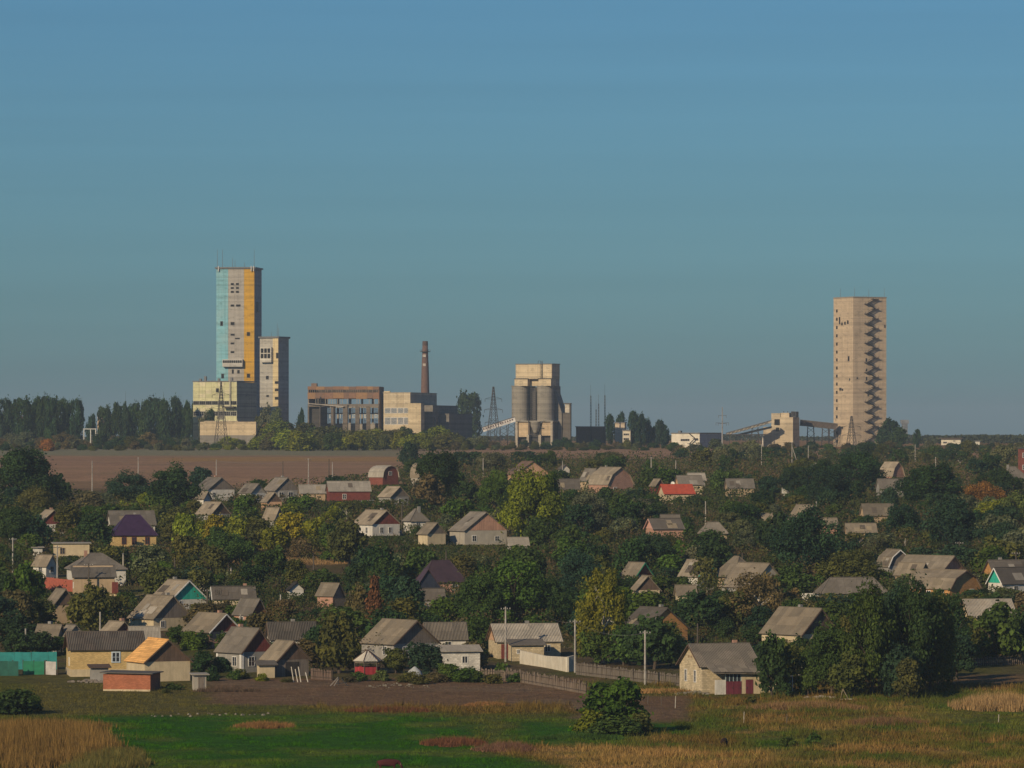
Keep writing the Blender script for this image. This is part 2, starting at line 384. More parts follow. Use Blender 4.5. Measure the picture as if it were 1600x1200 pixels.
class Block:
    """local x runs along the face that goes off to the right, local y along the face that goes off to the left; origin at the near corner on the ground"""
    def __init__(s, name, label, cat, px, Y, dl, dr, a, lm=None, group=None, zbase=None):
        s.px, s.Y, s.a = px, Y, R(a); s.s = sc(Y)
        s.A = dr * s.s / math.cos(s.a); s.B = dl * s.s / math.sin(s.a)
        s.x0 = X_at(px, Y); s.zg = float(gz(Y)) if zbase is None else zbase
        s.root = empty(name, (s.x0, Y, s.zg), s.a); tag(s.root, label, cat, group)
        if lm: LANDMARKS.append((px + (dr - dl) / 2, row_of(Y), lm))
        cx = s.x0 + math.cos(s.a) * s.A / 2 - math.sin(s.a) * s.B / 2; cy = Y + math.sin(s.a) * s.A / 2 + math.cos(s.a) * s.B / 2
        FOOT.append((cx, cy, .5 * math.hypot(s.A, s.B)))
    def z(s, py): return Z_at(py, s.Y) - s.zg
    def t(s, face, px): return (s.px - px) * s.s / math.sin(s.a) if face == 'L' else (px - s.px) * s.s / math.cos(s.a)
    def box(s, name, x0, x1, y0, y1, z0, z1, mat, parent=None): return MB().box(x0, x1, y0, y1, z0, z1).build(name, mat, parent or s.root)
    def onface(s, name, face, t0, t1, z0, z1, mat, proud=.12, deep=.05, parent=None):
        t0, t1 = min(t0, t1), max(t0, t1)
        if face == 'L': return s.box(name, -proud, deep, t0, t1, z0, z1, mat, parent)
        return s.box(name, t0, t1, -proud, deep, z0, z1, mat, parent)
    def pic(s, name, face, p, mat, proud=.12, deep=.05, parent=None):
        x0, y0, x1, y1 = p
        return s.onface(name, face, s.t(face, x0), s.t(face, x1), s.z(y1), s.z(y0), mat, proud, deep, parent)
    def window(s, face, t0, t1, z0, z1, frame, pane=None, nx=1, nz=1, w=.08, proud=.07, name='window'):
        """frame ring with mullions, the pane set back in it"""
        t0, t1 = min(t0, t1), max(t0, t1); m = MB()
        def b(u0, u1, v0, v1, p, d):
            if face == 'L': m.box(-p, d, u0, u1, v0, v1)
            else: m.box(u0, u1, -p, d, v0, v1)
        b(t0, t0 + w, z0, z1, proud, .04); b(t1 - w, t1, z0, z1, proud, .04)
        b(t0 + w, t1 - w, z0, z0 + w, proud, .04); b(t0 + w, t1 - w, z1 - w, z1, proud, .04)
        for i in range(1, nx):
            u = t0 + (t1 - t0) * i / nx; b(u - w * .35, u + w * .35, z0 + w, z1 - w, proud * .8, .03)
        for i in range(1, nz):
            v = z0 + (z1 - z0) * i / nz; b(t0 + w, t1 - w, v - w * .35, v + w * .35, proud * .7, .03)
        o = m.build(name, frame, s.root)
        q = MB()
        if face == 'L': q.box(-proud * .7, .02, t0 + w, t1 - w, z0 + w, z1 - w)
        else: q.box(t0 + w, t1 - w, -proud * .7, .02, z0 + w, z1 - w)
        q.build('pane', pane or GLASS(), o); return o
    def picwin(s, face, p, frame, pane=None, nx=1, nz=1, w=.12, proud=.12):
        x0, y0, x1, y1 = p
        return s.window(face, s.t(face, x0), s.t(face, x1), s.z(y1), s.z(y0), frame, pane, nx, nz, w, proud)

HOLE = M('plain', (.018, .017, .018)); PALE = M('concrete', (.66, .55, .37)); STEEL = M('metal', (.055, .05, .05)); STEELG = M('metal', (.16, .16, .165))
CONC = M('concrete', (.40, .355, .29)); CONCG = M('concrete', (.40, .39, .37))

# ---- tall tower with painted stripes
def z5(u, v): return 280 + u / 4.0, 400 + v / 4.0
T = Block('winding_tower', 'tallest concrete winding tower with blue, grey and yellow vertical stripes', 'tower', 397.5, 2290, 60, 8.5, 82, 'striped tower')
H = T.z(419.5)
T.box('shaft', .1, T.A, .1, T.B, -3, H, M('concrete', (.36, .35, .34)))
for nm, u0, u1, col, c2, lb in (('painted_stripe', 470, 405, (.58, .33, .035), (.36, .24, .08), 'yellow ochre painted stripe'), ('painted_stripe', 405, 305, (.40, .375, .34), (.28, .25, .22), 'bare grey middle stripe'), ('painted_stripe', 305, 230, (.22, .47, .55), (.40, .48, .47), 'pale blue painted stripe')):
    o = T.onface(nm, 'L', T.t('L', 280 + u0 / 4) + .02, T.t('L', 280 + u1 / 4) - .02, 20, H - .3, M('concrete', col, c2), .12, .0); o['label'] = lb
T.box('roof_slab', -.7, T.A + .5, -.6, T.B + .6, H, H + .7, STEELG)
DKW = M('plain', (.10, .095, .09))
for (a, b, c, d) in ((321, 168, 341, 182), (354, 168, 373, 182), (321, 193, 341, 206), (354, 193, 373, 206), (321, 217, 341, 231), (354, 217, 373, 231), (320, 302, 343, 316), (354, 302, 383, 316), (255, 407, 272, 436), (320, 412, 345, 432),
                     (320, 485, 346, 498), (348, 511, 379, 520), (320, 540, 344, 552), (320, 594, 344, 607), (422, 475, 443, 500), (422, 735, 443, 761), (261, 735, 279, 765), (328, 708, 341, 735), (362, 712, 378, 735)):
    T.picwin('L', (*z5(a, b), *z5(c, d)), DKW, HOLE, 1, 1, .16, .2)
bal = T.pic('balcony', 'L', (*z5(274, 646), *z5(400, 692)), M('concrete', (.50, .48, .44)), 2.2, 0)
for i in range(9):
    u = 278 + i * 13.4; T.pic('pane', 'L', (*z5(u, 652), *z5(u + 10.5, 668)), HOLE, 2.28, -2.1, bal)
T.box('service_box', T.A * .25, T.A * .6, -1.0, 0.08, T.z(486), T.z(471), STEELG)
for u, h in ((231, 9), (266, 9), (330, 5), (345, 4), (466, 9), (499, 8), (405, 3)):
    MB().cyl(1, max(.3, min(T.B - .3, T.t('L', 280 + u / 4))), H, H + h * 1.0, .11, .07, 5).build('antenna', STEELG, T.root)
for u in (246, 452, 490):
    t = max(.2, min(T.B - .2, T.t('L', 280 + u / 4))); MB().box(-1.0, -.72, t - .22, t + .22, H - 1.3, H + 1.2).build('antenna_panel', M('metal', (.5, .5, .5)), T.root)

# ---- second tower
T = Block('winding_tower', 'shorter grey concrete tower with a cream corner stripe beside the striped tower', 'tower', 435, 2270, 30, 15, 65, 'grey second tower')
H = T.z(528)
T.box('shaft', .1, T.A, .1, T.B, -3, H, M('concrete', (.42, .40, .355)))
T.onface('painted_stripe', 'L', .02, T.t('L', 426.2), 4, H - .2, M('concrete', (.64, .52, .30)), .1, 0)['label'] = 'cream corner stripe'
T.box('roof_slab', -.6, T.A + .5, -.5, T.B + .5, H, H + .7, STEELG)
bay = T.pic('bay_window', 'L', (*z5(515, 571), *z5(585, 664)), M('concrete', (.58, .55, .48)), 1.8, 0)
for r in range(2):
    for k in range(3):
        u = 519 + k * 21.5; v = 577 + r * 34; T.pic('pane', 'L', (*z5(u, v), *z5(u + 17, v + 28)), HOLE, 1.9, -1.7, bal if False else bay)
for (a, b, c, d) in ((541, 748, 557, 770), (543, 868, 559, 880), (598, 782, 621, 799), (598, 828, 621, 845), (598, 880, 621, 898), (606, 605, 624, 640)):
    T.picwin('L', (*z5(a, b), *z5(c, d)), DKW, HOLE, 1, 1, .16, .2)
for u, h in ((656, 7), (664, 5), (515, 3)):
    MB().cyl(min(T.A - .3, max(.4, T.t('R', 280 + u / 4))), T.B * .4, H, H + h, .11, .06, 5).build('antenna', STEELG, T.root)
T.box('ridge_canopy', T.A + .5, T.A + 1.2, 0, 3, H - .2, H + .3, STEELG)

# ---- pale panel building at the foot of the tower
T = Block('panel_building', 'pale yellow-green panel building at the foot of the striped tower', 'building', 370, 2225, 70, 27, 70, 'pale panel building')
H = T.z(596.5)
T.box('wall', .12, T.A, .12, T.B, -3, H - .2, M('concrete', (.24, .23, .20)))
T.box('roof_slab', -.15, T.A + .2, -.15, T.B + .2, H, H + .5, STEELG)
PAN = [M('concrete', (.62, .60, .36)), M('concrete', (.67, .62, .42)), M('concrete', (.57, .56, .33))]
ncol = 7; rows_ = ((596.8, 603), (603, 609), (609, 615), (615, 621), (621, 626.3), (632.6, 638), (638, 642.5), (650, 656), (656, 662), (662, 690))
for r, (y0, y1) in enumerate(rows_):
    for k in range(ncol):
        if r == 7 and k in (2, 5): continue
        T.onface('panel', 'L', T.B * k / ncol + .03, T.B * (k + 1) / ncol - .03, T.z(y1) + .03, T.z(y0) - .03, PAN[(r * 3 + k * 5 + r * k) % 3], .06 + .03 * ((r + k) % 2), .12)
for (a, b, c, d) in ((228, 826, 246, 852), (335, 912, 346, 930)):
    T.picwin('L', (*z5(a, b), *z5(c, d)), DKW, HOLE, 1, 1, .16, .25)
for k in range(7): T.window('L', T.B * k / 7 + .1, T.B * (k + 1) / 7 - .1, T.z(632.4), T.z(626.6), M('plain', (.3, .3, .27)), HOLE, 3, 1, .12, .02)
for k in range(7): T.window('L', T.B * k / 7 + .1, T.B * (k + 1) / 7 - .1, T.z(649.8), T.z(642.8), M('plain', (.5, .5, .45)), HOLE, 3, 2, .12, .02)
for r, (y0, y1) in enumerate(((597, 616), (617, 634), (635, 652), (653, 690))):
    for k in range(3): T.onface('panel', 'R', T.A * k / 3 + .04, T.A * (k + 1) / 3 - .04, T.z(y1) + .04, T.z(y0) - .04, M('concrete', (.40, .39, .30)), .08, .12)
for u, h in ((120, 1.5), (152, 2.6), (238, 1.6), (320, 2.0)):
    t = T.t('L', 280 + u / 4); T.box('roof_vent', 1, 2, t - .5, t + .5, H, H + h, STEELG)
T.box('exhaust_duct', -.8, -.1, T.t('L', 360) - .3, T.t('L', 360) + .3, T.z(638), T.z(596), M('metal', (.4, .38, .3)))
mb = MB(); mb.box(-3.2, -.1, T.t('L', 369), T.t('L', 351), T.z(637), T.z(635)); mb.build('service_balcony', STEEL, T.root)

# ---- low beige building
T = Block('low_building', 'long low beige windowless building below the pale panel building', 'building', 400, 2170, 88, 1.2, 85, 'low beige building')
T.box('wall', 0, T.A, 0, T.B, -3, T.z(659), M('concrete', (.62, .50, .33)))
T.onface('plinth', 'L', .02, T.B - .02, -2, T.z(680), M('concrete', (.26, .24, .21)), .15, 0)
T.box('roof_slab', -.2, T.A + .2, 8, T.B - 2, T.z(659), T.z(657.6), M('concrete', (.5, .42, .3)))

# ---- ruined brick hall
def z6(u, v): return 470 + u / 6.4, 520 + v / 6.4
T = Block('ruined_hall', 'roofless rust-brown ruined hall on bare columns beside the beige boiler house', 'building', 592.6, 2255, 112, 6, 83, 'ruined hall')
BR = [M('brick', (.29, .165, .105), (.15, .11, .085)), M('brick', (.36, .21, .11), (.19, .13, .09)), M('brick', (.24, .145, .10), (.14, .11, .09))]
tt = lambda u: T.t('L', 470 + u / 6.4); zz = lambda v: T.z(520 + v / 6.4)
cuts = [65, 145, 235, 320, 430, 480, 550, 665, 722, 785]
for i in range(9):
    T.onface('brick_band', 'L', tt(cuts[i + 1]) + .03, tt(cuts[i]) - .03, zz(568), zz(535 + (i % 3) * 1.5), BR[i % 3], .25, .15)
    T.onface('brick_band', 'L', tt(cuts[i + 1]) + .03, tt(cuts[i]) - .03, zz(660 - (i % 2) * 4), zz(597), BR[(i + 1) % 3], .25, .15)
rr = random.Random(3)
for u in np.linspace(70, 780, 34):
    if rr.random() < .8: T.onface('mullion', 'L', tt(u + 3), tt(u), zz(597), zz(568), M('concrete', (.35, .27, .2)), .1, .1)
for u in np.linspace(70, 780, 30):
    if rr.random() < .7: T.onface('mullion', 'L', tt(u + 4), tt(u), zz(712), zz(660), M('concrete', (.42, .38, .32)), .1, .1)
for u0, u1 in ((66, 80), (185, 203), (300, 342), (418, 464), (545, 584), (655, 692), (776, 785)):
    T.onface('column', 'L', tt(u1), tt(u0), -2, zz(712), M('concrete', (.16, .135, .11)), .3, 1.0)
T.onface('beam', 'L', .1, T.B - .1, zz(738), zz(712), M('concrete', (.22, .19, .16)), .35, .8)
mb = MB(); mb.bar((-1.2, tt(430), zz(738)), (-1.2, tt(75), zz(706)), .35, n=4); mb.build('sagging_beam', M('concrete', (.4, .37, .33)), T.root)
T.box('end_wall', .1, T.A, 0, .5, -2, zz(538), BR[2])
T.box('end_wall', .1, T.A, T.B - .5, T.B, -2, zz(538), BR[2])
RW = M('concrete', (.34, .32, .29))
T.box('rear_band', T.A - .4, T.A, .6, T.B - .6, zz(746), zz(722), RW); T.box('rear_band', T.A - .4, T.A, .6, T.B - .6, zz(811), zz(801), RW); T.box('rear_band', T.A - .4, T.A, .6, T.B - .6, -2, zz(906), RW)
T.box('rear_band', T.A - .4, T.A, .6, T.B - .6, zz(660), zz(548), M('concrete', (.085, .075, .07)))  # upper band coloured dark in place of the shade inside the hall
for u0, u1 in ((66, 225), (298, 345), (418, 468), (545, 586), (652, 694), (774, 782)): T.box('rear_pier', T.A - .42, T.A + .02, tt(u1) + .5, tt(u0) - .5, -2, zz(660), RW)
T.box('roof_slab', .2, T.A * .55, .6, T.B - .6, zz(541), zz(537), M('concrete', (.2, .18, .16)))  # unseen slab added to shade the interior; the hall itself is open
for u0, u1 in ((225, 298), (345, 418), (468, 545), (586, 652), (694, 774)):
    for v0, v1 in ((746, 800), (812, 905)):
        o = T.window('L', tt(u1), tt(u0), zz(v1), zz(v0), M('plain', (.74, .72, .66)), None, 5, 3, .22, .1); o.location.x = T.A - .6; [bpy.data.objects.remove(ch) for ch in list(o.children)]
        MB().box(-.03, .03, tt(u1) + .3, tt(u1) + (tt(u0) - tt(u1)) * .42, zz(v1) + .3, zz(v0) - .3).build('pane', M('glass', (.30, .33, .34)), o)
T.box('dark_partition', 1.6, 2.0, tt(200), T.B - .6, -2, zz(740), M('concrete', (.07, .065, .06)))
T.box('roof_hut', 3, 6, tt(145), tt(90), zz(537), zz(503), M('brick', (.25, .17, .13)))
for u in (195, 330, 470): MB().cyl(-.7, tt(u), -2, zz(640 if u == 195 else 720), .22, .22, 6).build('drain_pipe', STEEL, T.root)

# ---- beige boiler house
T = Block('boiler_house', 'beige boiler house with two rows of gridded windows beside the ruined hall', 'building', 641, 2250, 42, 39, 75, 'beige boiler house')
T.box('wall', 0, T.A, 0, T.B, -3, T.z(614), M('concrete', (.58, .49, .34)))
T.box('roof_slab', -.2, T.A + .2, -.2, T.B + .2, T.z(614), T.z(613), M('concrete', (.5, .42, .3)))
for i, (u0, u1) in enumerate(((834, 898), (898, 962), (966, 1028), (1028, 1090))):
    T.window('L', tt2 := (641 - (470 + u1 / 6.4)) * T.s / math.sin(T.a), (641 - (470 + u0 / 6.4)) * T.s / math.sin(T.a) - .1, T.z(520 + 805 / 6.4), T.z(520 + 750 / 6.4), M('plain', (.72, .70, .66)), M('glass', (.10, .12, .15)), 6, 3, .16, .1)
    T.window('L', tt2, (641 - (470 + u0 / 6.4)) * T.s / math.sin(T.a) - .1, T.z(520 + 917 / 6.4), T.z(520 + 845 / 6.4), M('plain', (.72, .70, .66)), M('glass', (.10, .12, .15)), 6, 4, .16, .1)
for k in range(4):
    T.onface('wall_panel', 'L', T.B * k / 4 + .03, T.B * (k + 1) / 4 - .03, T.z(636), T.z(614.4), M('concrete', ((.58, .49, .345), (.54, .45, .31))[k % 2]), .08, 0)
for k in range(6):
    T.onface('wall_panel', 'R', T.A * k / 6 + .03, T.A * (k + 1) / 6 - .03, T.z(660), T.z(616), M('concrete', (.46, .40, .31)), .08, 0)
T.box('stair_block', -3.6, 2, -6.2, -.02, -3, T.z(630), M('concrete', (.58, .48, .32)))
T.box('parapet', .3, 1.2, T.B - 3, T.B - .1, T.z(613), T.z(611), M('concrete', (.66, .55, .36)))
T.box('side_annex', 10, T.A + 8, -8, -.05, -3, T.z(633), M('concrete', (.22, .205, .18)))  # both annexes coloured dark to stand in for their shaded sides
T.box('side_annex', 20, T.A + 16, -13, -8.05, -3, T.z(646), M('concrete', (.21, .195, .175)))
for k in range(4): T.box('duct', 12 + k * 7, 13.2 + k * 7, -8.6, -8.02, T.z(680), T.z(652), STEELG)

# ---- brick chimney
def lathe(prof, n=20):
    m = MB()
    for i, (r, z) in enumerate(prof):
        for k in range(n): m.v.append((r * math.cos(2 * math.pi * k / n), r * math.sin(2 * math.pi * k / n), z))
    for i in range(len(prof) - 1):
        for k in range(n): m.f.append((i * n + k, i * n + (k + 1) % n, (i + 1) * n + (k + 1) % n, (i + 1) * n + k))
    m.f.append(tuple((len(prof) - 1) * n + k for k in range(n))); return m
Yc = 2308; zc = float(gz(Yc)); r = empty('factory_chimney', (X_at(664.3, Yc), Yc, zc)); tag(r, 'tall tapering red brick chimney with a ring platform', 'chimney'); LANDMARKS.append((664, 690, 'brick chimney'))
hz = lambda py: Z_at(py, Yc) - zc
lathe([(2.5, -2), (2.05, hz(620)), (1.75, hz(580)), (1.38, hz(549)), (1.3, hz(540))]).build('stack', M('brick', (.18, .11, .09), (.085, .065, .06)), r, True)
lathe([(1.34, hz(540)), (1.26, hz(533.2)), (.9, hz(533.0))]).build('crown_band', M('brick', (.12, .085, .075)), r)
lathe([(1.4, hz(550)), (2.5, hz(550)), (2.5, hz(549.1)), (1.35, hz(549.1))]).build('platform', STEEL, r)
for k in range(8): MB().bar((2.4 * math.cos(k * .785), 2.4 * math.sin(k * .785), hz(549.5)), (2.4 * math.cos(k * .785), 2.4 * math.sin(k * .785), hz(546)), .09).build('railing_post', STEEL, r)
for py, w in ((556, .75), (570, .7)): MB().box(-w - .4, w - .4, -1.75, -1.35, hz(py + 2), hz(py - 2)).build('pale_patch', M('plain', (.5, .45, .4)), r)

# ---- coal silo
def z7(u, v): return 750 + u / 7.273, 550 + v / 7.273
T = Block('coal_silo', 'twin-barrelled grey concrete silo with a beige head house on legs', 'silo', 866, 2262, 66, 13, 68, 'coal silo')
SI = M('concrete', (.29, .268, .228), (.17, .155, .135)); BE = M('concrete', (.57, .47, .32)); rad = 4.1
tl = lambda u: T.t('L', 750 + u / 7.273); zv = lambda v: T.z(550 + v / 7.273)
c1 = tl(745) + 1.55; c2 = tl(460) + 1.55
for row in range(2):
    for t in (c1, c2):
        MB().cyl(rad + row * (2 * rad - .3) - .2, t, zv(785), zv(385), rad, rad, 28).build('silo_barrel', SI, T.root, False)
for t in (c1, c2): MB().cyl(rad - .2, t, zv(392), zv(380), rad + .3, rad + .3, 28).build('barrel_rim', SI, T.root)
D = rad * 4
T.box('head_house', .6, 10.5, tl(812), tl(400), zv(305), zv(138), BE)
T.box('head_house_roof', .3, 10.8, tl(817), tl(396), zv(138), zv(130), STEELG)
T.box('head_bay', -.4, 6, tl(545), tl(396), zv(384), zv(305), BE); T.box('head_bay', -.4, 6, tl(810), tl(668), zv(384), zv(305), BE)
T.box('head_bay_roof', -.7, 6.2, tl(548), tl(393), zv(305), zv(299), STEEL); T.box('head_bay_roof', -.7, 6.2, tl(812), tl(664), zv(305), zv(299), STEEL)
T.box('head_wall', 3, 5, tl(668) + .01, tl(545) - .01, zv(384), zv(302), BE)
for u0, u1, v0, v1 in ((445, 486, 334, 366), (718, 755, 332, 364)): T.window('L', tl(u1), tl(u0), zv(v1), zv(v0), M('plain', (.4, .36, .28)), HOLE, 2, 1, .15, .5)
for k in range(3): T.onface('wall_panel', 'L', tl((410, 545, 680)[k] + 128), tl((410, 545, 680)[k] + 3), zv(296), zv(142), M('concrete', ((.66, .54, .36), (.62, .51, .34), (.68, .56, .38))[k]), -.48, .6)
mb = MB()
for u in (690, 708): mb.bar((-.1 + .3, tl(u), zv(300)), (-.1 + .3, tl(u), zv(100)), .12)
for v in range(140, 300, 16): mb.bar((.2, tl(690), zv(v)), (.2, tl(708), zv(v)), .08)
mb.build('ladder', STEEL, T.root)
mb = MB()
for u in (598, 632): mb.bar((7, tl(u), zv(138)), (7, tl(u), zv(96)), .12)
mb.bar((7, tl(598), zv(98)), (7, tl(632), zv(98)), .1); mb.build('roof_frame', STEEL, T.root)
mb = MB()
for u in (575, 628): mb.bar((.6, tl(u), zv(790)), (.6, tl(u), zv(400)), .18)
for i, v in enumerate(range(410, 780, 24)):
    mb.bar((.6, tl(575), zv(v)), (.6, tl(628), zv(v + 24)), .16); mb.bar((.3, tl(572), zv(v)), (.3, tl(632), zv(v)), .2)
mb.build('stair_tower', STEEL, T.root)
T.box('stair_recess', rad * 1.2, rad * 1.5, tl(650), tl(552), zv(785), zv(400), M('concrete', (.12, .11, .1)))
T.box('base_wall', 1.2, D - 1, tl(815), tl(690), zv(950), zv(792), M('concrete', (.56, .43, .28))); T.box('base_wall', 1.2, D - 1, tl(548), tl(428), zv(965), zv(792), M('concrete', (.56, .43, .28)))
T.box('base_beam', .2, D - 2, tl(830), tl(400), zv(792), zv(780), SI)
mb = lathe([(2.5, zv(790)), (2.4, zv(830)), (1.2, zv(900)), (1.0, zv(925))], 16); o = mb.build('hopper', SI, T.root, True); o.location = (2.2, tl(612), 0)
for u0, u1 in ((398, 424), (527, 553), (660, 690), (798, 822)): T.box('leg', .3, 2.0, tl(u1), tl(u0), -3, zv(785 if u0 in (398, 798) else 940), M('concrete', (.42, .37, .30)))
T.box('underside_shade', 3.2, D - 1.2, tl(822), tl(400), -2, zv(800), M('concrete', (.07, .065, .06)))  # dark box added as the shade beneath the barrels
for u0, u1 in ((398, 424), (798, 822)): T.box('leg', D - 3, D - 1, tl(u1), tl(u0), -3, zv(785), M('concrete', (.4, .36, .3)))
mb = MB(); mb.bar((-.2, tl(665), zv(905)), (-.2, tl(690), zv(790)), .2); mb.bar((-.2, tl(660), zv(852)), (-.2, tl(715), zv(852)), .2); mb.bar((-.2, tl(550), zv(935)), (-.2, tl(660), zv(935)), .25); mb.bar((-.2, tl(553), zv(930)), (-.2, tl(553), zv(745)), .2)
mb.build('walkway', STEEL, T.root)
T.box('upper_wall', 4, 11, tl(812) + .3, tl(540), zv(384), zv(305.5), M('concrete', (.40, .36, .30)))
DKC = M('concrete', (.13, .115, .10))
T.box('elevator_post', 8, 9.2, -5.0, -4.4, -2, zv(585), DKC); T.box('elevator_beam', 7.9, 9.3, -5.1, -1.6, zv(592), zv(579), DKC)
T.box('elevator_panel', 8.1, 8.5, -4.35, -2.2, zv(690), zv(593), M('concrete', (.55, .50, .42))); T.box('elevator_house', 8.3, 11, -4.3, -1.0, -2, zv(692), DKC)
mb = MB().prism([(c1 - rad * .7, -2), (c1 - rad - 2.6, -2), (c1 - rad - 2.6, zv(690)), (c1 - rad * .7, zv(420))], 7.6, 14, 'x'); me = mb.mesh('side_buttress', M('concrete', (.22, .20, .175))); fix_normals(me); link('side_buttress', me, T.root)

# ---- sloping conveyor gallery
def gallery(name, label, p0, p1, Y, thick, wallm, legs, win=True, truss=False, lm=None):
    X0, X1 = X_at(p0[0], Y), X_at(p1[0], Y); zz0, zz1 = Z_at(p0[1], Y), Z_at(p1[1], Y); zb = float(gz(Y))
    L = math.hypot(X1 - X0, zz1 - zz0); ang = math.atan2(zz1 - zz0, X1 - X0)
    r = empty(name, (X0, Y, zb)); tag(r, label, 'conveyor')
    if lm: LANDMARKS.append(((p0[0] + p1[0]) / 2, 695, lm))
    def put(o): o.location = (0, 0, zz0 - zb); o.rotation_euler = (0, -ang, 0); return o
    put(MB().box(0, L, 0, 3.0, 0, thick).build('gallery_body', wallm, r)); put(MB().box(-.2, L + .2, -.25, 3.25, thick, thick + .25).build('gallery_roof', STEELG, r))
    if win:
        for k in range(int(L / 1.15)):
            put(MB().box(.25 + k * 1.15, .85 + k * 1.15, -.06, .05, thick * .45, thick * .78).build('window', M('plain', (.12, .06, .055)), r))
    if truss:
        m = MB()
        for k in range(int(L / 2)): m.bar((k * 2, -.1, 0), (k * 2 + 2, -.1, thick) if k % 2 else (k * 2 + 2, -.1, 0), .1); m.bar((k * 2, -.1, thick if k % 2 else 0), (k * 2 + 2, -.1, 0 if k % 2 else thick), .1)
        put(m.build('truss', STEEL, r))
    for lx in legs:
        x = X_at(lx, Y) - X0; zt = zz0 - zb + x * math.tan(ang); m = MB(); w = 1.9
        for yy in (.3, 2.7):
            m.bar((x - w, yy, -1), (x - w * .7, yy, zt), .2); m.bar((x + w, yy, -1), (x + w * .7, yy, zt), .2)
        nb = max(1, int(zt / 2.4))
        for k in range(nb):
            m.bar((x - w, .3, zt * k / nb), (x + w, .3, zt * (k + 1) / nb), .11); m.bar((x + w, .3, zt * k / nb), (x - w, .3, zt * (k + 1) / nb), .11)
        m.build('trestle', STEEL, r)
    return r
gallery('conveyor_gallery', 'white sloping conveyor gallery with a row of small openings entering the coal silo', (755.5, 675), (806, 658.5), 2238, 2.1, M('concrete', (.70, .68, .66)), (768, 787, 799), lm='white conveyor')
gallery('conveyor_gallery', 'dark truss gallery on trestles joining the transfer house to the lone tower', (1250, 665), (1307, 671), 2286, 2.6, M('metal', (.12, .095, .08)), (1267, 1290, 1301), False, True, lm='truss gallery')
gallery('conveyor_gallery', 'long sloping conveyor rising from the white office to the transfer house', (1136, 680), (1206, 660.5), 2262, 1.0, M('concrete', (.44, .39, .32)), (1180,), False, True, lm='long sloping conveyor')
gallery('lower_conveyor', 'thin lower conveyor strut below the long sloping conveyor', (1150, 682), (1206, 669), 2268, .7, M('concrete', (.40, .36, .3)), (), False, False)

# ---- transfer house
T = Block('transfer_house', 'beige concrete transfer house with a stepped roof between two conveyors', 'building', 1239, 2270, 34, 12, 70, 'transfer house')
T.box('wall', 0, T.A, 0, T.t('L', 1219), -3, T.z(652), M('concrete', (.53, .44, .31)))
T.box('wall', .8, T.A, T.t('L', 1219) + .01, T.B, -3, T.z(645.5), M('concrete', (.50, .42, .30)))
T.box('lower_block', 1.5, T.A - 1, T.B + .02, T.t('L', 1192), -3, T.z(667), M('concrete', (.48, .40, .29)))
T.box('upper_block', 1.2, T.A - 1, T.t('L', 1232), T.t('L', 1219) - .01, T.z(652), T.z(645), M('concrete', (.64, .52, .36)))
T.box('roof_tank', 3, 7, T.t('L', 1241), T.t('L', 1233), T.z(652), T.z(643), M('metal', (.04, .04, .045)))
for px in (1223, 1229, 1236, 1238): MB().cyl(2, T.t('L', px), T.z(648), T.z(642.5), .16, .16, 5).build('roof_post', STEEL, T.root)
for px in (1249, 1251): MB().cyl(T.t('R', px), 1, T.z(656), T.z(644), .18, .18, 5).build('roof_post', STEEL, T.root)
T.pic('opening', 'L', (1210, 655, 1218, 664), HOLE, -.6, .9); T.pic('opening', 'L', (1212, 668, 1217, 674), HOLE, -.6, .9)
for k in range(3): T.onface('wall_panel', 'L', T.t('L', 1219.3), .05, T.z(664 + 12 * k), T.z(653 + 12 * k), M('concrete', ((.55, .455, .32), (.51, .42, .29))[k % 2]), .07, 0)

# ---- pipe bridge along the ground
Yp = 2255; zp = float(gz(Yp)); r = empty('pipe_bridge', (X_at(1094, Yp), Yp, zp)); tag(r, 'thin dark level pipe bridge from the white office to the transfer house', 'pipeline')
MB().box(0, X_at(1206, Yp) - X_at(1094, Yp), 0, .5, Z_at(680, Yp) - zp, Z_at(678.3, Yp) - zp).build('pipe', STEEL, r)
for px in (1112, 1140, 1165, 1190): MB().box(X_at(px, Yp) - X_at(1094, Yp) - .12, X_at(px, Yp) - X_at(1094, Yp) + .12, .1, .4, -1, Z_at(680, Yp) - zp).build('post', STEEL, r)

# ---- lone tower
def z8(u, v): return 1240 + u / 4.615, 450 + v / 4.615
T = Block('winding_tower', 'lone beige concrete tower with a zigzag outer stair', 'tower', 1333, 2280, 27, 54, 26.6, 'lone stair tower')
H = T.z(465); TW = M('concrete', (.53, .42, .295), (.36, .28, .21))
T.box('shaft', 0, T.A, 0, T.B, -3, H, TW)
T.box('parapet', -.15, T.A + .15, -.15, T.B + .15, H, H + .5, M('concrete', (.36, .3, .24)))
for v in (160, 220, 280, 340, 400, 458, 515, 573, 632, 690, 750, 810, 868, 928, 988, 1045, 1105):
    T.picwin('L', (*z8(322, v - 11), *z8(331, v + 11)), DKW, HOLE, 1, 1, .14, .15)
for (a, b, c, d) in ((340, 205, 348, 258), (355, 245, 364, 266), (374, 240, 383, 262), (392, 232, 401, 258), (397, 490, 406, 526), (343, 718, 356, 738), (359, 724, 367, 740), (357, 998, 366, 1016), (405, 650, 411, 668)):
    T.picwin('L', (*z8(a, b), *z8(c, d)), DKW, HOLE, 1, 1, .12, .15)
for (a, b, c, d) in ((522, 505, 532, 530), (524, 580, 533, 600), (524, 640, 533, 665), (455, 644, 465, 655), (536, 768, 546, 780), (662, 262, 670, 285)):
    T.picwin('R', (*z8(a, b), *z8(c, d)), DKW, HOLE, 1, 1, .1, .15)
tr_ = lambda u: T.t('R', 1240 + u / 4.615); zt = lambda v: T.z(450 + v / 4.615)
v = 75; side = 0
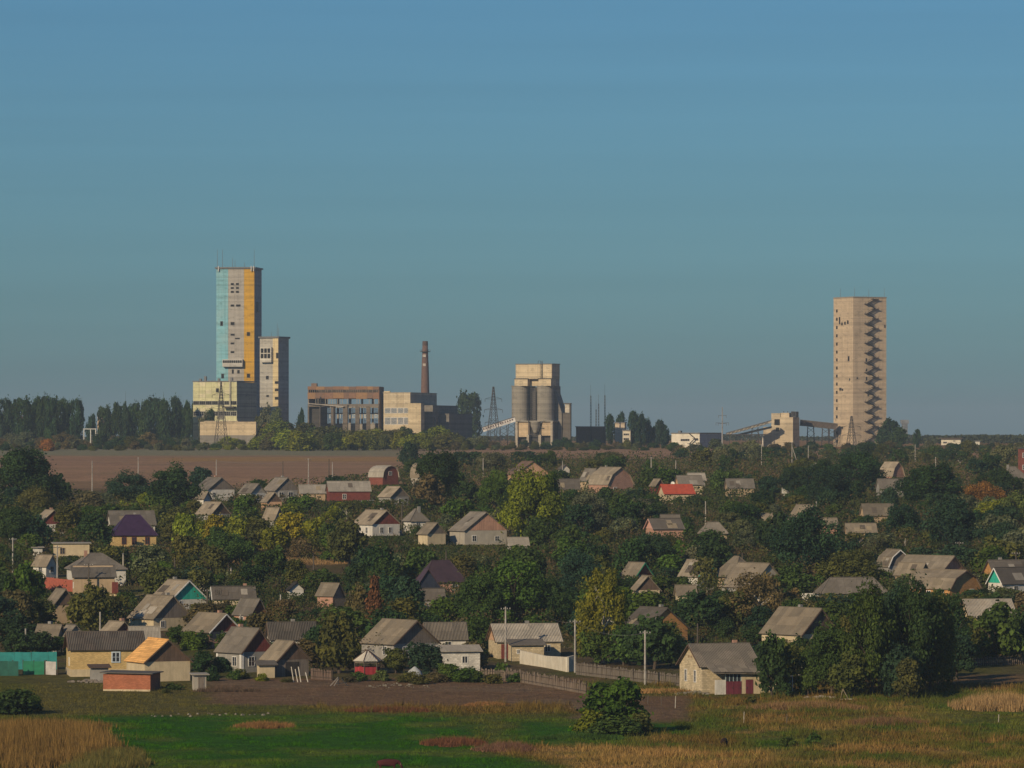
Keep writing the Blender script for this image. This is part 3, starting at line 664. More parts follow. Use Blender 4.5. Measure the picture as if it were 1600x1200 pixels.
while v < 1140:
    xa, xb = tr_(533), tr_(590); x0, x1 = (xb, xa) if side == 0 else (xa, xb)
    MB().box(x0 - 1.6, x0 + 1.6, -1.35, -.1, zt(v + 6), zt(v + 2)).build('stair_landing', STEEL, T.root)
    m = MB(); m.bar((x0, -1.2, zt(v + 4)), (x1, -1.2, zt(v + 36)), .16); m.bar((x0, -.4, zt(v + 4)), (x1, -.4, zt(v + 36)), .16)
    m.bar((x0, -1.25, zt(v - 11)), (x1, -1.25, zt(v + 21)), .08)
    for k in range(7): f = (k + .5) / 7; m.box(x0 + (x1 - x0) * f - .2, x0 + (x1 - x0) * f + .2, -1.2, -.4, zt(v + 4 + 32 * f) - .05, zt(v + 4 + 32 * f) + .05)
    for dx in (-1.5, 1.5): m.bar((x0 + dx, -1.3, zt(v + 4)), (x0 + dx, -1.3, zt(v - 11)), .08)
    m.build('stair_flight', STEEL, T.root); v += 35.3; side = 1 - side
for px, h in ((1313, 4.6), (1332.5, 4.8), (1360, 4.2), (1385.5, 4.8), (1352, 1.2), (1356, 1.3)):
    face = 'L' if px < 1333 else 'R'; t = T.t(face, px); p = (1, t) if face == 'L' else (t, 1)
    MB().cyl(p[0], p[1], H, H + h, .09, .06, 5).build('antenna', STEELG, T.root)

# ---- smaller works buildings
def works(label, px, Y, dl, dr, a, top, mat, lm=None, roof=STEELG, wins=(), over=.3, cat='building', rmat=None, name='works_building'):
    T = Block(name, label, cat, px, Y, dl, dr, a, lm); T.box('wall', 0, T.A, 0, T.B, -3, T.z(top), mat)
    T.box('roof_slab', -over, T.A + over, -over, T.B + over, T.z(top), T.z(top) + .45, roof)
    for f, p, nx, nz in wins: T.picwin(f, p, M('plain', (.5, .48, .45)), HOLE, nx, nz, .14, .1)
    return T
works('long low dark shed roofed flat between the coal silo and the masts', 902, 2300, 2, 46, 62, 667.5, M('brick', (.17, .125, .10)), 'long dark shed')
works('small pale square building among the dark poplars behind the masts', 976, 2330, 15, 3, 75, 661, M('concrete', (.58, .48, .36)), 'pale square building')
works('narrow two-storey cream building beside the dark poplars', 985, 2290, 12, 2, 80, 673, M('concrete', (.66, .60, .48)), 'narrow cream building', wins=(('L', (974, 677, 983, 680.5), 3, 1), ('L', (974, 684, 983, 688), 3, 1)))
T = works('white flat-roofed office with an outside stair and a grey wing', 1093, 2235, 43, 37, 60, 677.5, M('concrete', (.74, .69, .58)), 'white office', wins=(('L', (1064, 685.5, 1078, 689.5), 4, 1), ('R', (1104, 685.5, 1125, 689.5), 6, 1), ('L', (1084, 700, 1090, 704), 1, 1)))
T.onface('grey_wing', 'R', .1, T.A - .1, 0, T.z(678.5), M('concrete', (.42, .43, .44)), .1, 0)
m = MB()
for k, (a, b) in enumerate(((1079, 1088), (1088, 1080), (1080, 1090))): m.bar((-1.3, T.t('L', a), T.z(677 + k * 8)), (-1.3, T.t('L', b), T.z(685 + k * 8)), .25); m.box(-1.9, -.1, T.t('L', b) - 1, T.t('L', b) + 1, T.z(685.6 + k * 8), T.z(684.8 + k * 8))
m.build('outside_stair', STEEL, T.root)
T.box('roof_vent', 2, 3.5, T.t('L', 1061), T.t('L', 1057), T.z(677), T.z(673), STEELG)
T = works('white single-storey building with a dark overhanging roof far beyond the lone tower', 1501, 2420, 30, 3, 80, 685.5, M('concrete', (.72, .68, .56)), 'white far building', M('metal', (.09, .07, .06)), (('L', (1474, 690, 1480, 693), 2, 1), ('L', (1489, 688, 1493, 690), 1, 1)), 1.2)
works('tiny white hut beside the white far building', 1531, 2430, 7, 1, 80, 690, M('concrete', (.7, .68, .6)), None)
T = works('small peach-coloured two-storey block showing through the poplar row', 172, 2300, 20, 3, 78, 648, M('brick', (.60, .42, .27)), 'peach block', wins=(('L', (155.5, 651, 159.5, 654), 1, 1), ('L', (160, 659, 167, 663), 3, 1), ('L', (157, 668, 164, 672), 2, 1)))
works('low white wall showing below the grey second tower', 455, 2380, 8, 22, 45, 682, M('concrete', (.6, .6, .58)), None)
works('small white kiosk half hidden behind the conveyor trestles', 1205, 2300, 14, 2, 80, 684, M('concrete', (.66, .62, .55)), None)

Yb = 2900; zb = float(gz(Yb)); r = empty('distant_tower', (X_at(1413.5, Yb), Yb, zb)); tag(r, 'small blue-grey distant tower beyond the trees beside the lone tower', 'tower'); LANDMARKS.append((1413, 690, 'small distant tower'))
MB().box(-1.7, 1.7, -1.7, 1.7, -2, Z_at(659, Yb) - zb).build('shaft', M('concrete', (.18, .2, .23)), r); MB().box(-2.3, 2.3, -2.3, 2.3, Z_at(662, Yb) - zb, Z_at(656, Yb) - zb).build('cab', M('concrete', (.22, .24, .27)), r)

Yb = 2200; zb = float(gz(Yb)); r = empty('concrete_portal', (X_at(131, Yb), Yb, zb)); tag(r, 'pale concrete goalpost frame below the poplar row', 'frame')
for px in (131, 141.5, 149.5): MB().box(X_at(px, Yb) - X_at(131, Yb) - .2, X_at(px, Yb) - X_at(131, Yb) + .2, 0, .4, -1, Z_at(671, Yb) - zb).build('post', M('concrete', (.6, .6, .56)), r)
MB().box(-.3, X_at(150, Yb) - X_at(131, Yb), 0.02, .38, Z_at(671, Yb) - zb, Z_at(669.5, Yb) - zb).build('beam', M('concrete', (.6, .6, .56)), r)

# ---- pylons, masts
def pylon(px, py_top, Y, base_w, arms, label, lm):
    zb = float(gz(Y)); h = Z_at(py_top, Y) - zb; r = empty('lattice_pylon', (X_at(px, Y), Y, zb), .35); tag(r, label, 'pylon', 'lattice pylons'); LANDMARKS.append((px, 690, lm))
    wd = lambda z: base_w * (1 - z / h) ** 1.15 / 2 + .18
    m = MB(); zs = [0]; 
    while zs[-1] < h - 1.2: zs.append(min(h, zs[-1] + max(1.3, wd(zs[-1]) * 1.9)))
    for sx, sy in ((-1, -1), (1, -1), (1, 1), (-1, 1)):
        q = MB()
        for a, b in zip(zs[:-1], zs[1:]): q.bar((sx * wd(a), sy * wd(a), a - (1 if a == 0 else 0)), (sx * wd(b), sy * wd(b), b), .12)
        q.build('leg', STEEL, r)
    for a, b in zip(zs[:-1], zs[1:]):
        for (x0, y0), (x1, y1) in (((-1, -1), (1, -1)), ((1, -1), (1, 1)), ((1, 1), (-1, 1)), ((-1, 1), (-1, -1))):
            m.bar((x0 * wd(a), y0 * wd(a), a), (x1 * wd(b), y1 * wd(b), b), .07); m.bar((x1 * wd(a), y1 * wd(a), a), (x0 * wd(b), y0 * wd(b), b), .07)
    m.build('lattice', STEEL, r)
    for fz, aw in arms:
        z = h * fz; q = MB()
        for s_ in (-1, 1):
            q.bar((0, -.4, z), (s_ * aw, 0, z), .09); q.bar((0, .4, z), (s_ * aw, 0, z), .09); q.bar((0, 0, z + 1.2), (s_ * aw, 0, z), .08)
            q.bar((s_ * aw, 0, z), (s_ * aw, 0, z - 1.3), .09)
        q.build('crossarm', STEEL, r)
pylon(345.5, 596, 2120, 5.0, ((.80, 4.0), (.60, 5.5)), 'lattice pylon standing before the pale panel building', 'panel building pylon')
pylon(771, 600.5, 2180, 5.6, ((.77, 4.0), (.60, 4.3), (.40, 4.0)), 'lattice pylon standing between the tall poplar and the coal silo', 'silo pylon')
pylon(1330.5, 646, 2130, 3.6, ((.62, 4.2), (.38, 4.5)), 'lattice pylon standing before the foot of the lone stair tower', 'lone tower pylon')
def mast(px, top, Y, label, w=1.1):
    zb = float(gz(Y)); h = Z_at(top, Y) - zb; r = empty('lattice_mast', (X_at(px, Y), Y, zb)); tag(r, label, 'mast', 'lightning masts')
    m = MB(); k = w / 2
    for i in range(3):
        a = i * 2.094; m.bar((k * math.cos(a), k * math.sin(a), -1), (.25 * math.cos(a), .25 * math.sin(a), h * .82), .09)
    m.build('mast_legs', STEEL, r); b = MB(); n = int(h / 1.6)
    for j in range(n):
        z0, z1 = h * .82 * j / n, h * .82 * (j + 1) / n; k0 = k + (.25 - k) * j / n; k1 = k + (.25 - k) * (j + 1) / n
        for i in range(3): b.bar((k0 * math.cos(i * 2.094), k0 * math.sin(i * 2.094), z0), (k1 * math.cos((i + 1) * 2.094), k1 * math.sin((i + 1) * 2.094), z1), .06)
    b.build('lattice', STEEL, r); MB().bar((0, 0, h * .8), (0, 0, h), .08, .05).build('spike', STEEL, r)
mast(923, 601, 2310, 'tall lattice mast nearest the coal silo above the long dark shed'); mast(931.3, 627, 2330, 'shortest thin mast above the long dark shed', .8)
mast(935.2, 616, 2330, 'thin middle mast above the long dark shed', .8); mast(945, 600, 2310, 'tall lattice mast nearest the dark poplars above the long dark shed')
mast(128, 620, 2330, 'thin dark mast beside the goalpost frame'); mast(196.3, 611, 2340, 'tall thin mast behind the poplar row beside the peach block'); mast(255.5, 612, 2340, 'thin mast behind the poplar row nearest the pale panel building', .7)

# ------------------------------------------------------------------ village houses
SHEET = {}
def sheet_mesh(mat):
    if mat.name not in SHEET:
        m = MB(); n = 10
        pts = [(i / n, .022 * (1 if i % 2 else -1)) for i in range(n + 1)]
        for (a, za), (b, zb) in zip(pts[:-1], pts[1:]): m.quad((a, 0, za), (b, 0, zb), (b, 1, zb), (a, 1, za), ((a, 0), (b, 0), (b, 1.5), (a, 1.5)))
        m.quad((0, 0, -.022), (1, 0, -.022), (1, 0, -.045), (0, 0, -.045), ((0, 0), (1, 0), (1, .1), (0, .1)))
        SHEET[mat.name] = m.mesh('roof_sheet', mat)
    return SHEET[mat.name]

def slope(mb, p0, p1, p2, p3, th):
    """roof plane: p0-p1 at the eaves, p3-p2 at the ridge; a slab of thickness th"""
    P = [np.array(p, float) for p in (p0, p1, p2, p3)]
    n = np.cross(P[1] - P[0], P[3] - P[0]); n /= np.linalg.norm(n)
    if n[2] < 0: n = -n
    u = (P[1] - P[0]); L = np.linalg.norm(u); u /= L
    w = np.cross(n, u)
    uv = [((p - P[0]) @ u, (p - P[0]) @ w) for p in P]
    T_ = [p + n * th for p in P]
    mb.quad(*T_, uv=uv); mb.quad(P[3], P[2], P[1], P[0], uv=uv[::-1])
    for i in range(4):
        j = (i + 1) % 4; mb.quad(P[i], P[j], T_[j], T_[i], uv=((0, 0), (1, 0), (1, .1), (0, .1)))

def house(lm, label, px, eave, dl, dr, a, ridge, g='R', rt='gable', rc='slate', wall=('plain', 'cream'), gab=None, wh=2.6, wins=None, chim=1, trim=None, near=False, cat='house', name='village_house', frame='trim', door=None, plinth=None, keep=.45, roofm='slate', c2=None, winh=1.25, winw=.95):
    Y = Y_at(eave, wh); b = Block(name, label, cat, px, Y, dl, dr, a, lm); s = b.s
    base = row_of(Y); BOXES.append((px - dl, px + dr, min(ridge, eave), eave + (base - eave) * (keep if keep >= .8 else keep * .5), base))
    wm = M(wall[0], C[wall[1]]); gm = M(gab[0], C[gab[1]]) if gab else wm; rm = M(roofm, mul(C[rc] if isinstance(rc, str) else rc, (.86, 1.0, 1.1, .93)[int(px) % 4]), c2); tm = M('plain', C[trim]) if trim else None
    A, B = b.A, b.B; hr = max(.3, (eave - ridge) * s); o = .35; th = .09
    b.box('wall', 0, A, 0, B, -1.2, wh - .02, wm)
    if plinth: b.onface('plinth', 'R', .01, A - .01, -1, .9 if plinth is True else plinth, M('plain', C['cream']), .08, 0); b.onface('plinth', 'L', .01, B - .01, -1, .9 if plinth is True else plinth, M('plain', C['cream']), .08, 0)
    roof = None
    # local frame for the roof: across = span direction, along = ridge direction
    span, length = (A, B) if g == 'R' else (B, A)
    def P(u, w, z): return (u, w, z) if g == 'R' else (w, u, z)
    if rt in ('gable', 'gambrel', 'barrel'):
        if rt == 'gable': prof = [(0, 0), (.5, 1), (1, 0)]
        elif rt == 'gambrel': prof = [(0, 0), (.16, .56), (.5, 1), (.84, .56), (1, 0)]
        else: prof = [(.5 - .5 * math.cos(math.pi * k / 8), math.sin(math.pi * k / 8) ** .9) for k in range(9)]
        pts = [(u * span, wh + h * hr) for u, h in prof]
        # gable walls
        for w0, w1 in ((.0, .16), (length - .16, length)):
            mb = MB(); k = len(pts)
            q0 = [P(u, w0, z) for u, z in pts]; q1 = [P(u, w1, z) for u, z in pts]
            mb.poly(q0); mb.poly(q1[::-1])
            for i in range(k): mb.quad(q0[i], q0[(i + 1) % k], q1[(i + 1) % k], q1[i])
            me = mb.mesh('gable', gm); fix_normals(me); link('gable', me, b.root)
        # overhanging slopes
        mb = MB(); ext = [list(p) for p in pts]
        d = np.array(pts[1]) - np.array(pts[0]); d /= np.linalg.norm(d); e0 = np.array(pts[0]) - d * o
        d2 = np.array(pts[-2]) - np.array(pts[-1]); d2 /= np.linalg.norm(d2); e1 = np.array(pts[-1]) - d2 * o
        line = [tuple(e0)] + pts[1:-1] + [tuple(e1)]
        for i in range(len(line) - 1):
            (u0, z0), (u1, z1) = line[i], line[i + 1]
            if z0 > z1: (u0, z0), (u1, z1) = (u1, z1), (u0, z0)
            slope(mb, P(u0, -o, z0 + .01), P(u0, length + o, z0 + .01), P(u1, length + o, z1 + .01), P(u1, -o, z1 + .01), th)
        me = mb.mesh('roof', rm); fix_normals(me); roof = link('roof', me, b.root)
        mb = MB(); mb.bar(P(span / 2, -o, wh + hr + th + .03), P(span / 2, length + o, wh + hr + th + .03), .11, n=6); mb.build('ridge_cap', rm, roof)
        if tm or near:
            for w in (-o - .03, ):
                for i in range(len(line) - 1):
                    (u0, z0), (u1, z1) = line[i], line[i + 1]
                    mb = MB(); mb.bar(P(u0, w, z0 + .02), P(u1, w, z1 + .02), .1, n=4); mb.build('bargeboard', tm or M('plain', C['wood']), roof)
        if near and rt == 'gable':
            sm_ = sheet_mesh(rm)
            for i in range(2):
                (u0, z0), (u1, z1) = line[i], line[i + 1]
                if z0 > z1: (u0, z0), (u1, z1) = (u1, z1), (u0, z0)
                sl = math.hypot(u1 - u0, z1 - z0); nr = max(1, round(sl / 1.55)); nc = max(2, round((length + 2 * o) / 1.08))
                du, dz = (u1 - u0) / sl, (z1 - z0) / sl; rl = sl / nr; cw = (length + 2 * o) / nc
                for r_ in range(nr):
                    for c_ in range(nc):
                        ob = link('roof_sheet', sm_, roof); lift = th + .035 + .012 * r_ + rnd.uniform(0, .018)
                        nn = (-dz, du) if du > 0 else (dz, -du)
                        uu = u0 + du * rl * r_ + nn[0] * lift; zz_ = z0 + dz * rl * r_ + nn[1] * lift; w = -o + cw * c_
                        X_ = np.array(P(0, 1, 0), float); Y_ = np.array(P(du, 0, dz), float); Z_ = np.cross(X_, Y_); org = np.array(P(uu, w, zz_))
                        if Z_[2] < 0: org = org + X_ * cw; X_ = -X_; Z_ = -Z_
                        from mathutils import Matrix
                        tw = rnd.uniform(-.02, .02); Xt = X_ * math.cos(tw) + Y_ * math.sin(tw); Yt = Y_ * math.cos(tw) - X_ * math.sin(tw)
                        Mx = Matrix(((Xt[0] * cw * 1.01, Yt[0] * rl * 1.06, Z_[0], org[0]), (Xt[1] * cw * 1.01, Yt[1] * rl * 1.06, Z_[1], org[1]), (Xt[2] * cw * 1.01, Yt[2] * rl * 1.06, Z_[2], org[2]), (0, 0, 0, 1)))
                        ob.matrix_local = Mx
    elif rt == 'hip':
        ins = min(span * .45, length * .38); mb = MB(); z0, z1 = wh, wh + hr
        e = [(-o, -o), (span + o, -o), (span + o, length + o), (-o, length + o)]; ra, rb = (span / 2, ins), (span / 2, length - ins)
        zz0 = z0 - o * hr / (span / 2)
        slope(mb, P(*e[0], zz0), P(*e[3], zz0), P(*rb, z1), P(*ra, z1), th); slope(mb, P(*e[1], zz0), P(*e[2], zz0), P(*rb, z1), P(*ra, z1), th)
        for q0, q1, rr_ in ((e[0], e[1], ra), (e[3], e[2], rb)):
            a_, b_, c_ = P(*q0, zz0), P(*q1, zz0), P(*rr_, z1); L_ = span + 2 * o
            mb.poly((tuple(np.array(a_) + (0, 0, th)), tuple(np.array(b_) + (0, 0, th)), tuple(np.array(c_) + (0, 0, th * 1.3))), ((0, 0), (L_, 0), (L_ / 2, math.hypot(ins, hr))))
            mb.poly((a_, c_, b_), ((0, 0), (L_ / 2, 1), (L_, 0))); mb.quad(a_, b_, tuple(np.array(b_) + (0, 0, th)), tuple(np.array(a_) + (0, 0, th)), ((0, 0), (1, 0), (1, .1), (0, .1)))
        roof = link('roof', mb.mesh('roof', rm), b.root); MB().bar(P(*ra, z1 + th), P(*rb, z1 + th), .11, n=6).build('ridge_cap', rm, roof)
        for q, rr_ in ((e[0], ra), (e[1], ra), (e[3], rb)): MB().bar(P(*q, zz0 + th), P(*rr_, z1 + th), .09, n=5).build('hip_cap', rm, roof)
    else:                                                   # flat or leaning roof; the far edge higher by hr when 'mono'
        k = hr if rt == 'mono' else .12; mb = MB()
        if g == 'L' or rt == 'flat': slope(mb, (-o, -o, wh + .01), (A + o, -o, wh + .01), (A + o, B + o, wh + k), (-o, B + o, wh + k), .12)
        else: slope(mb, (-o, -o, wh + .01), (-o, B + o, wh + .01), (A + o, B + o, wh + k), (A + o, -o, wh + k), .12)
        me = mb.mesh('roof', rm); fix_normals(me); roof = link('roof', me, b.root)
        if rt == 'mono' and k > .3:
            if g == 'L': mb = MB().prism([(.02, wh), (B - .02, wh), (B - .02, wh + k - .05)], .02, A - .02, 'x')
            else: mb = MB().prism([(.02, wh), (A - .02, wh), (A - .02, wh + k - .05)], .02, B - .02, 'y')
            me = mb.mesh('upper_wall', wm); fix_normals(me); link('upper_wall', me, b.root)
    if roofm == 'slate' and rt in ('gable', 'gambrel') and not near and length > 4:      # odd replacement sheets
        nseg = 0 if g == 'R' else len(line) // 2 - 1; segs = list(zip(line[:-1], line[1:])); (u0, z0), (u1, z1) = segs[0]
        sl = math.hypot(u1 - u0, z1 - z0); nv = (-(z1 - z0) / sl, (u1 - u0) / sl)
        for k in range(rnd.randint(1, 3)):
            f0 = rnd.uniform(.05, .5); f1 = f0 + min(.45, 1.5 / sl); w0 = rnd.uniform(0, length - 1.2); w1 = w0 + rnd.choice((1.0, 1.0, 2.0)); mb = MB(); lf = th + .03
            pt = lambda f, w: P(u0 + (u1 - u0) * f + nv[0] * lf, min(w, length), z0 + (z1 - z0) * f + nv[1] * lf)
            slope(mb, pt(f0, w0), pt(f0, w1), pt(f1, w1), pt(f1, w0), .02); me = mb.mesh('roof_patch', M('slate', rnd.choice(((.42, .39, .34), (.14, .12, .10), (.33, .28, .2))))); fix_normals(me); link('roof_patch', me, roof)
    # chimney on the ridge
    for k in range(chim):
        w = length * (.3 + .25 * ((int(px) * 7 + k * 3) % 3)) ; m = MB(); x, y, _ = P(span / 2 + .4, min(length - .6, w + k), 0)
        zt = wh + hr + .55
        m.box(x - .25, x + .25, y - .25, y + .25, wh + hr * .4, zt); ob = m.build('chimney', M('brick', C['rose'] if int(px) % 2 else C['grey']), roof)
    # windows
    fm = M('plain', C[frame])
    if wins is None: wins = 'R' if A * math.cos(b.a) > B * math.sin(b.a) else 'LR'
    if isinstance(wins, str):
        lst = []
        for f in wins:
            ln = A if f == 'R' else B; n = max(1, int(ln / 3.0))
            for k in range(n):
                if rnd.random() < .62: lst.append((f, ln * (k + .5) / n + rnd.uniform(-.25, .25), winw, winh * rnd.uniform(.8, 1.05), .9))
        wins = lst
    for w in wins:
        f, t, ww, hh, sill = w[:5]
        b.window(f, t - ww / 2, t + ww / 2, sill, sill + hh, fm, None, 2, 2 if hh > 1 else 1, .075, .07)
    if door:
        f, t, ww, hh, dc = door; d = b.onface('door', f, t - ww / 2, t + ww / 2, -.1, hh, M('wood', C[dc]), .06, 0)
        b.onface('door_handle', f, t + ww * .32, t + ww * .38, hh * .45, hh * .5, STEEL, .1, -.05, d)
    return b

wd, bk, pl, bl = (lambda c: ('wood', c)), (lambda c: ('brick', c)), (lambda c: ('plain', c)), (lambda c: ('block', c))
# --- front row
b = house('yellow brick house', 'yellow ochre brick house with a long dark corrugated roof', 111, 1015, 15, 112, 10, 990.5, 'L', rc='slate_dark', c2=(.085, .06, .045), wall=bk('ochre'), gab=bk('red_brown'), wh=3.5, wins=[('L', 2.6, .8, 1.1, 1.3)], chim=0, near=True, plinth=.95, keep=.95)
b.window('R', b.t('R', 173), b.t('R', 187), b.z(1036), b.z(1018.5), M('plain', (.5, .58, .66)), None, 2, 2, .16, .1)
house('orange-roofed barn', 'cream barn with a fresh orange board roof and brown plank gable', 226, 1034, 34, 69, 25, 1001.5, rc='orange', roofm='siding', wall=pl('cream'), gab=wd('wood'), wh=2.55, wins=[], chim=0, cat='barn', name='barn', trim='wood', keep=1)
b = house('red brick shed', 'small red brick shed with a flat grey slab roof', 235, 1053.5, 75, 11, 80, 1048, rt='flat', rc='slate_dark', roofm='plain', wall=bk('brick'), wh=2.1, wins=[], chim=0, cat='shed', name='shed', keep=1)
b.onface('plinth', 'L', .02, b.B - .02, -.8, .22, M('plain', C['cream']), .06, 0)
b = house('concrete outhouse', 'narrow pale concrete outhouse with a grey door beside the red brick shed', 303.5, 1055, 4.5, 18.5, 14, 1054, rt='flat', rc='slate_pale', roofm='plain', wall=pl('slate_pale'), wh=1.9, wins=[], chim=0, cat='outhouse', name='outhouse', door=('R', .85, .75, 1.7, 'wood_grey'), keep=1)
house('makeshift lean-to', 'makeshift pale shack with a dark sagging roof behind the red brick shed', 143, 1044, 4, 26, 12, 1040, 'L', 'mono', 'wood', pl('grey'), wh=1.7, wins=[], chim=0, cat='shack', name='shack', roofm='plain')
b = house('white-trimmed cottage', 'grey cottage with white corner strips and a dark red plank gable', 377, 1019, 42, 50, 38, 984, rc='slate', wall=pl('grey'), gab=wd('red_brown'), wh=2.7, wins=[('L', 1.5, 1.0, 1.3, .8), ('R', 1.6, 1.0, 1.3, .8), ('R', 4.0, 1.0, 1.3, .8)], near=True, keep=.9)
for t in (0.0, b.B - .35): b.onface('corner_strip', 'L', t, t + .35, 0, 2.6, M('plain', C['trim']), .05, 0)
for t in (0.05, b.A - .4): b.onface('corner_strip', 'R', t, t + .35, 0, 2.6, M('plain', C['trim']), .05, 0)
b = house('brown plank shed', 'small shed with a tan roof and a brown plank gable above dark doors', 433, 1031, 26, 48, 32, 1004, rc='slate_tan', wall=wd('wood_grey'), gab=wd('wood'), wh=2.2, wins=[], chim=0, near=True, cat='shed', name='shed', door=('R', 2.2, 1.9, 1.9, 'dark'), keep=.9)
house('low lean-to', 'low lean-to with a grey roof against the brown plank shed', 405, 1040, 4, 24, 20, 1034, 'L', 'mono', 'slate_dark', pl('cream'), wh=1.6, wins=[], chim=0, cat='shed', name='lean_to_shed', roofm='plain')
house('grey barn house', 'big barn house with a tan-grey roof and a weathered grey plank gable', 615, 1006, 52, 68, 38, 972, rc='slate_tan', wall=pl('grey'), gab=wd('wood_grey'), wh=2.5, wins='LR', chim=0, near=True, keep=.8)
house('mossy-roofed house', 'low house with a mossy grey roof behind the grey barn house', 668, 998, 6, 60, 12, 975, 'L', rc='slate', wall=pl('white'), gab=wd('wood_grey'), wh=2.4, chim=0, near=True, keep=.4)
b = house('white block shed', 'white block shed with a low sloping roof and one dark window', 690, 1019, 5, 60, 12, 1010, 'L', 'mono', 'slate_pale', bl('white'), wh=2.5, wins=[('R', 3.1, .8, 1.0, 1.0)], chim=0, cat='shed', name='shed', keep=.8)
b = house('cream farmhouse', 'cream farmhouse with a pale ribbed roof and an orange brick gable', 778, 1002, 15, 98, 12, 978, 'L', rc='slate_pale', wall=bl('cream'), gab=bk('peach'), wh=2.4, wins=[('R', 6.9, .8, 1.0, .9)], chim=1, near=True, trim=None, door=('R', .95, 1.0, 2.0, 'red_brown'), keep=1)
b = house('farmhouse annex', 'low cream brick annex with a grey sloping roof before the cream farmhouse', 800, 1009, 6, 50, 12, 1001, 'L', 'mono', 'slate', bl('cream'), wh=2.1, wins=[('R', .9, .5, .6, 1.0)], chim=0, cat='annex', name='annex', near=False, keep=1)
b = house('burgundy-door house', 'beige block house with burgundy doors under a big grey corrugated roof', 1097, 1041, 32, 90, 20, 1010, 'L', rc='slate', wall=bl('cream'), gab=bl('cream'), wh=3.35, wins=[('L', 2.2, .75, 1.5, 1.3), ('L', 5.2, .75, 1.5, 1.3)], chim=1, near=True, keep=1)
b.window('L', 3.2, 3.45, 4.2, 4.55, M('plain', C['tan']), HOLE, 1, 1, .05, .05); b.window('L', 3.7, 3.95, 4.2, 4.55, M('plain', C['tan']), HOLE, 1, 1, .05, .05); b.window('L', 4.2, 4.45, 4.2, 4.55, M('plain', C['tan']), HOLE, 1, 1, .05, .05)
prch = b.box('porch_wall', .9, 2.3, -2.0, -1.85, -.6, 1.75, M('plain', C['white'])); b.box('porch_wall', 4.35, 4.9, -2.0, -1.8, -.6, 2.65, M('plain', C['cream'])); b.box('porch_wall', 5.9, 8.9, -2.0, -1.8, -.6, 2.1, M('plain', C['cream'], mul(C['tan'], .9))); b.box('porch_wall', 4.92, 5.88, -2.0, -1.8, 1.75, 2.65, M('plain', C['cream']))
dm = M('wood', C['burgundy'])
for x0, x1 in ((2.32, 3.3), (3.34, 4.32)): d = b.box('door', x0, x1, -2.05, -1.95, -.15, 1.55, dm); b.box('door_handle', x1 - .2, x1 - .12, -2.12, -2.05, .7, .85, STEEL, d)
d = b.box('door', 4.95, 5.85, -2.05, -1.95, -.15, 1.7, dm); b.box('door_handle', 5.0, 5.08, -2.12, -2.05, .7, .85, STEEL, d)
w_ = MB()
for x in (2.3, 2.8, 3.3, 3.8, 4.3): w_.box(x - .04, x + .04, -1.98, -1.9, 1.56, 2.6)
w_ = w_.build('porch_glazing', M('plain', (.35, .45, .48)), b.root); b.box('pane', 2.35, 4.25, -1.93, -1.91, 1.6, 2.55, GLASS(), w_)
mb = MB(); slope(mb, (.5, -2.5, 2.55), (b.A + .2, -2.5, 2.35), (b.A + .2, -.1, 3.25), (.5, -.1, 3.3), .09); me = mb.mesh('porch_roof', M('slate', C['slate'])); fix_normals(me); pr = link('porch_roof', me, b.root)
for k in range(8):
    ob = link('roof_sheet', sheet_mesh(M('slate', C['slate'])), pr); ob.location = (.45 + k * 1.03, -2.58 + rnd.uniform(-.1, .1), 2.72 - k * .022 + rnd.uniform(0, .04)); ob.rotation_euler = (.30 + rnd.uniform(-.02, .03), rnd.uniform(-.03, .03), rnd.uniform(-.05, .05)); ob.scale = (1.05, 1.5, 1); 
for k in range(8):
    ob = link('roof_sheet', sheet_mesh(M('slate', C['slate'])), pr); ob.location = (.45 + k * 1.03, -1.25 + rnd.uniform(-.1, .1), 3.1 - k * .012 + rnd.uniform(0, .04)); ob.rotation_euler = (.30 + rnd.uniform(-.02, .03), rnd.uniform(-.03, .03), rnd.uniform(-.05, .05)); ob.scale = (1.05, 1.4, 1)
LANDMARKS.append((1150, 1075, 'porch of the burgundy-door house')) if False else None

# --- rows behind, from the near ones to the far ones
house('teal-gabled cottage', 'white cottage with a bright teal gable and tan roof, the largest teal gable', 266, 937, 34, 54, 35, 908.5, rc='slate_tan', wall=pl('white'), gab=wd('teal'), wh=2.3, trim='trim', wins='R', keep=.6)
house('long teal-ended house', 'long grey-roofed house with white roof edges and a small teal end gable', 335, 935, 6, 62, 10, 918, 'L', rc='slate_dark', wall=pl('cream'), gab=wd('teal'), wh=2.4, trim='trim', keep=.3)
b = house('sway-roofed barn', 'cream barn with a swept tan roof and a dark plank gable', 240, 966, 42, 56, 38, 933, rc='slate_tan', wall=pl('cream'), gab=wd('wood_grey'), wh=1.9, chim=1, wins=[('R', 1.6, .8, 1.0, .5)], frame='trim', cat='barn', name='barn', keep=1)
house('tan plastered shed', 'tall tan plastered shed with a dark plank gable below the red fence', 83, 946, 16, 36, 28, 922, rc='slate_tan', wall=pl('tan'), gab=wd('wood'), wh=3.0, wins=[], chim=0, cat='shed', name='shed', keep=.9)
house('red-gabled house', 'house with a brick-red gable outlined by white roof edges and a tan roof', 327, 987, 43, 47, 40, 961, rc='slate_tan', wall=pl('rose'), gab=wd('red_brown'), wh=2.3, trim='trim', chim=1, keep=.2, near=True)
house('small red gable', 'small house with a deep red gable behind the yellow brick house', 177, 990, 23, 30, 38, 973, rc='slate_tan', wall=pl('cream'), gab=wd('red'), wh=2.2, keep=.1)
house('pale-gabled cottage', 'cottage with a pale grey gable and one white attic window behind the yellow brick house', 104, 994, 14, 26, 30, 978, rc='slate', wall=pl('grey'), gab=pl('slate_pale'), wh=2.2, chim=0, keep=.1)
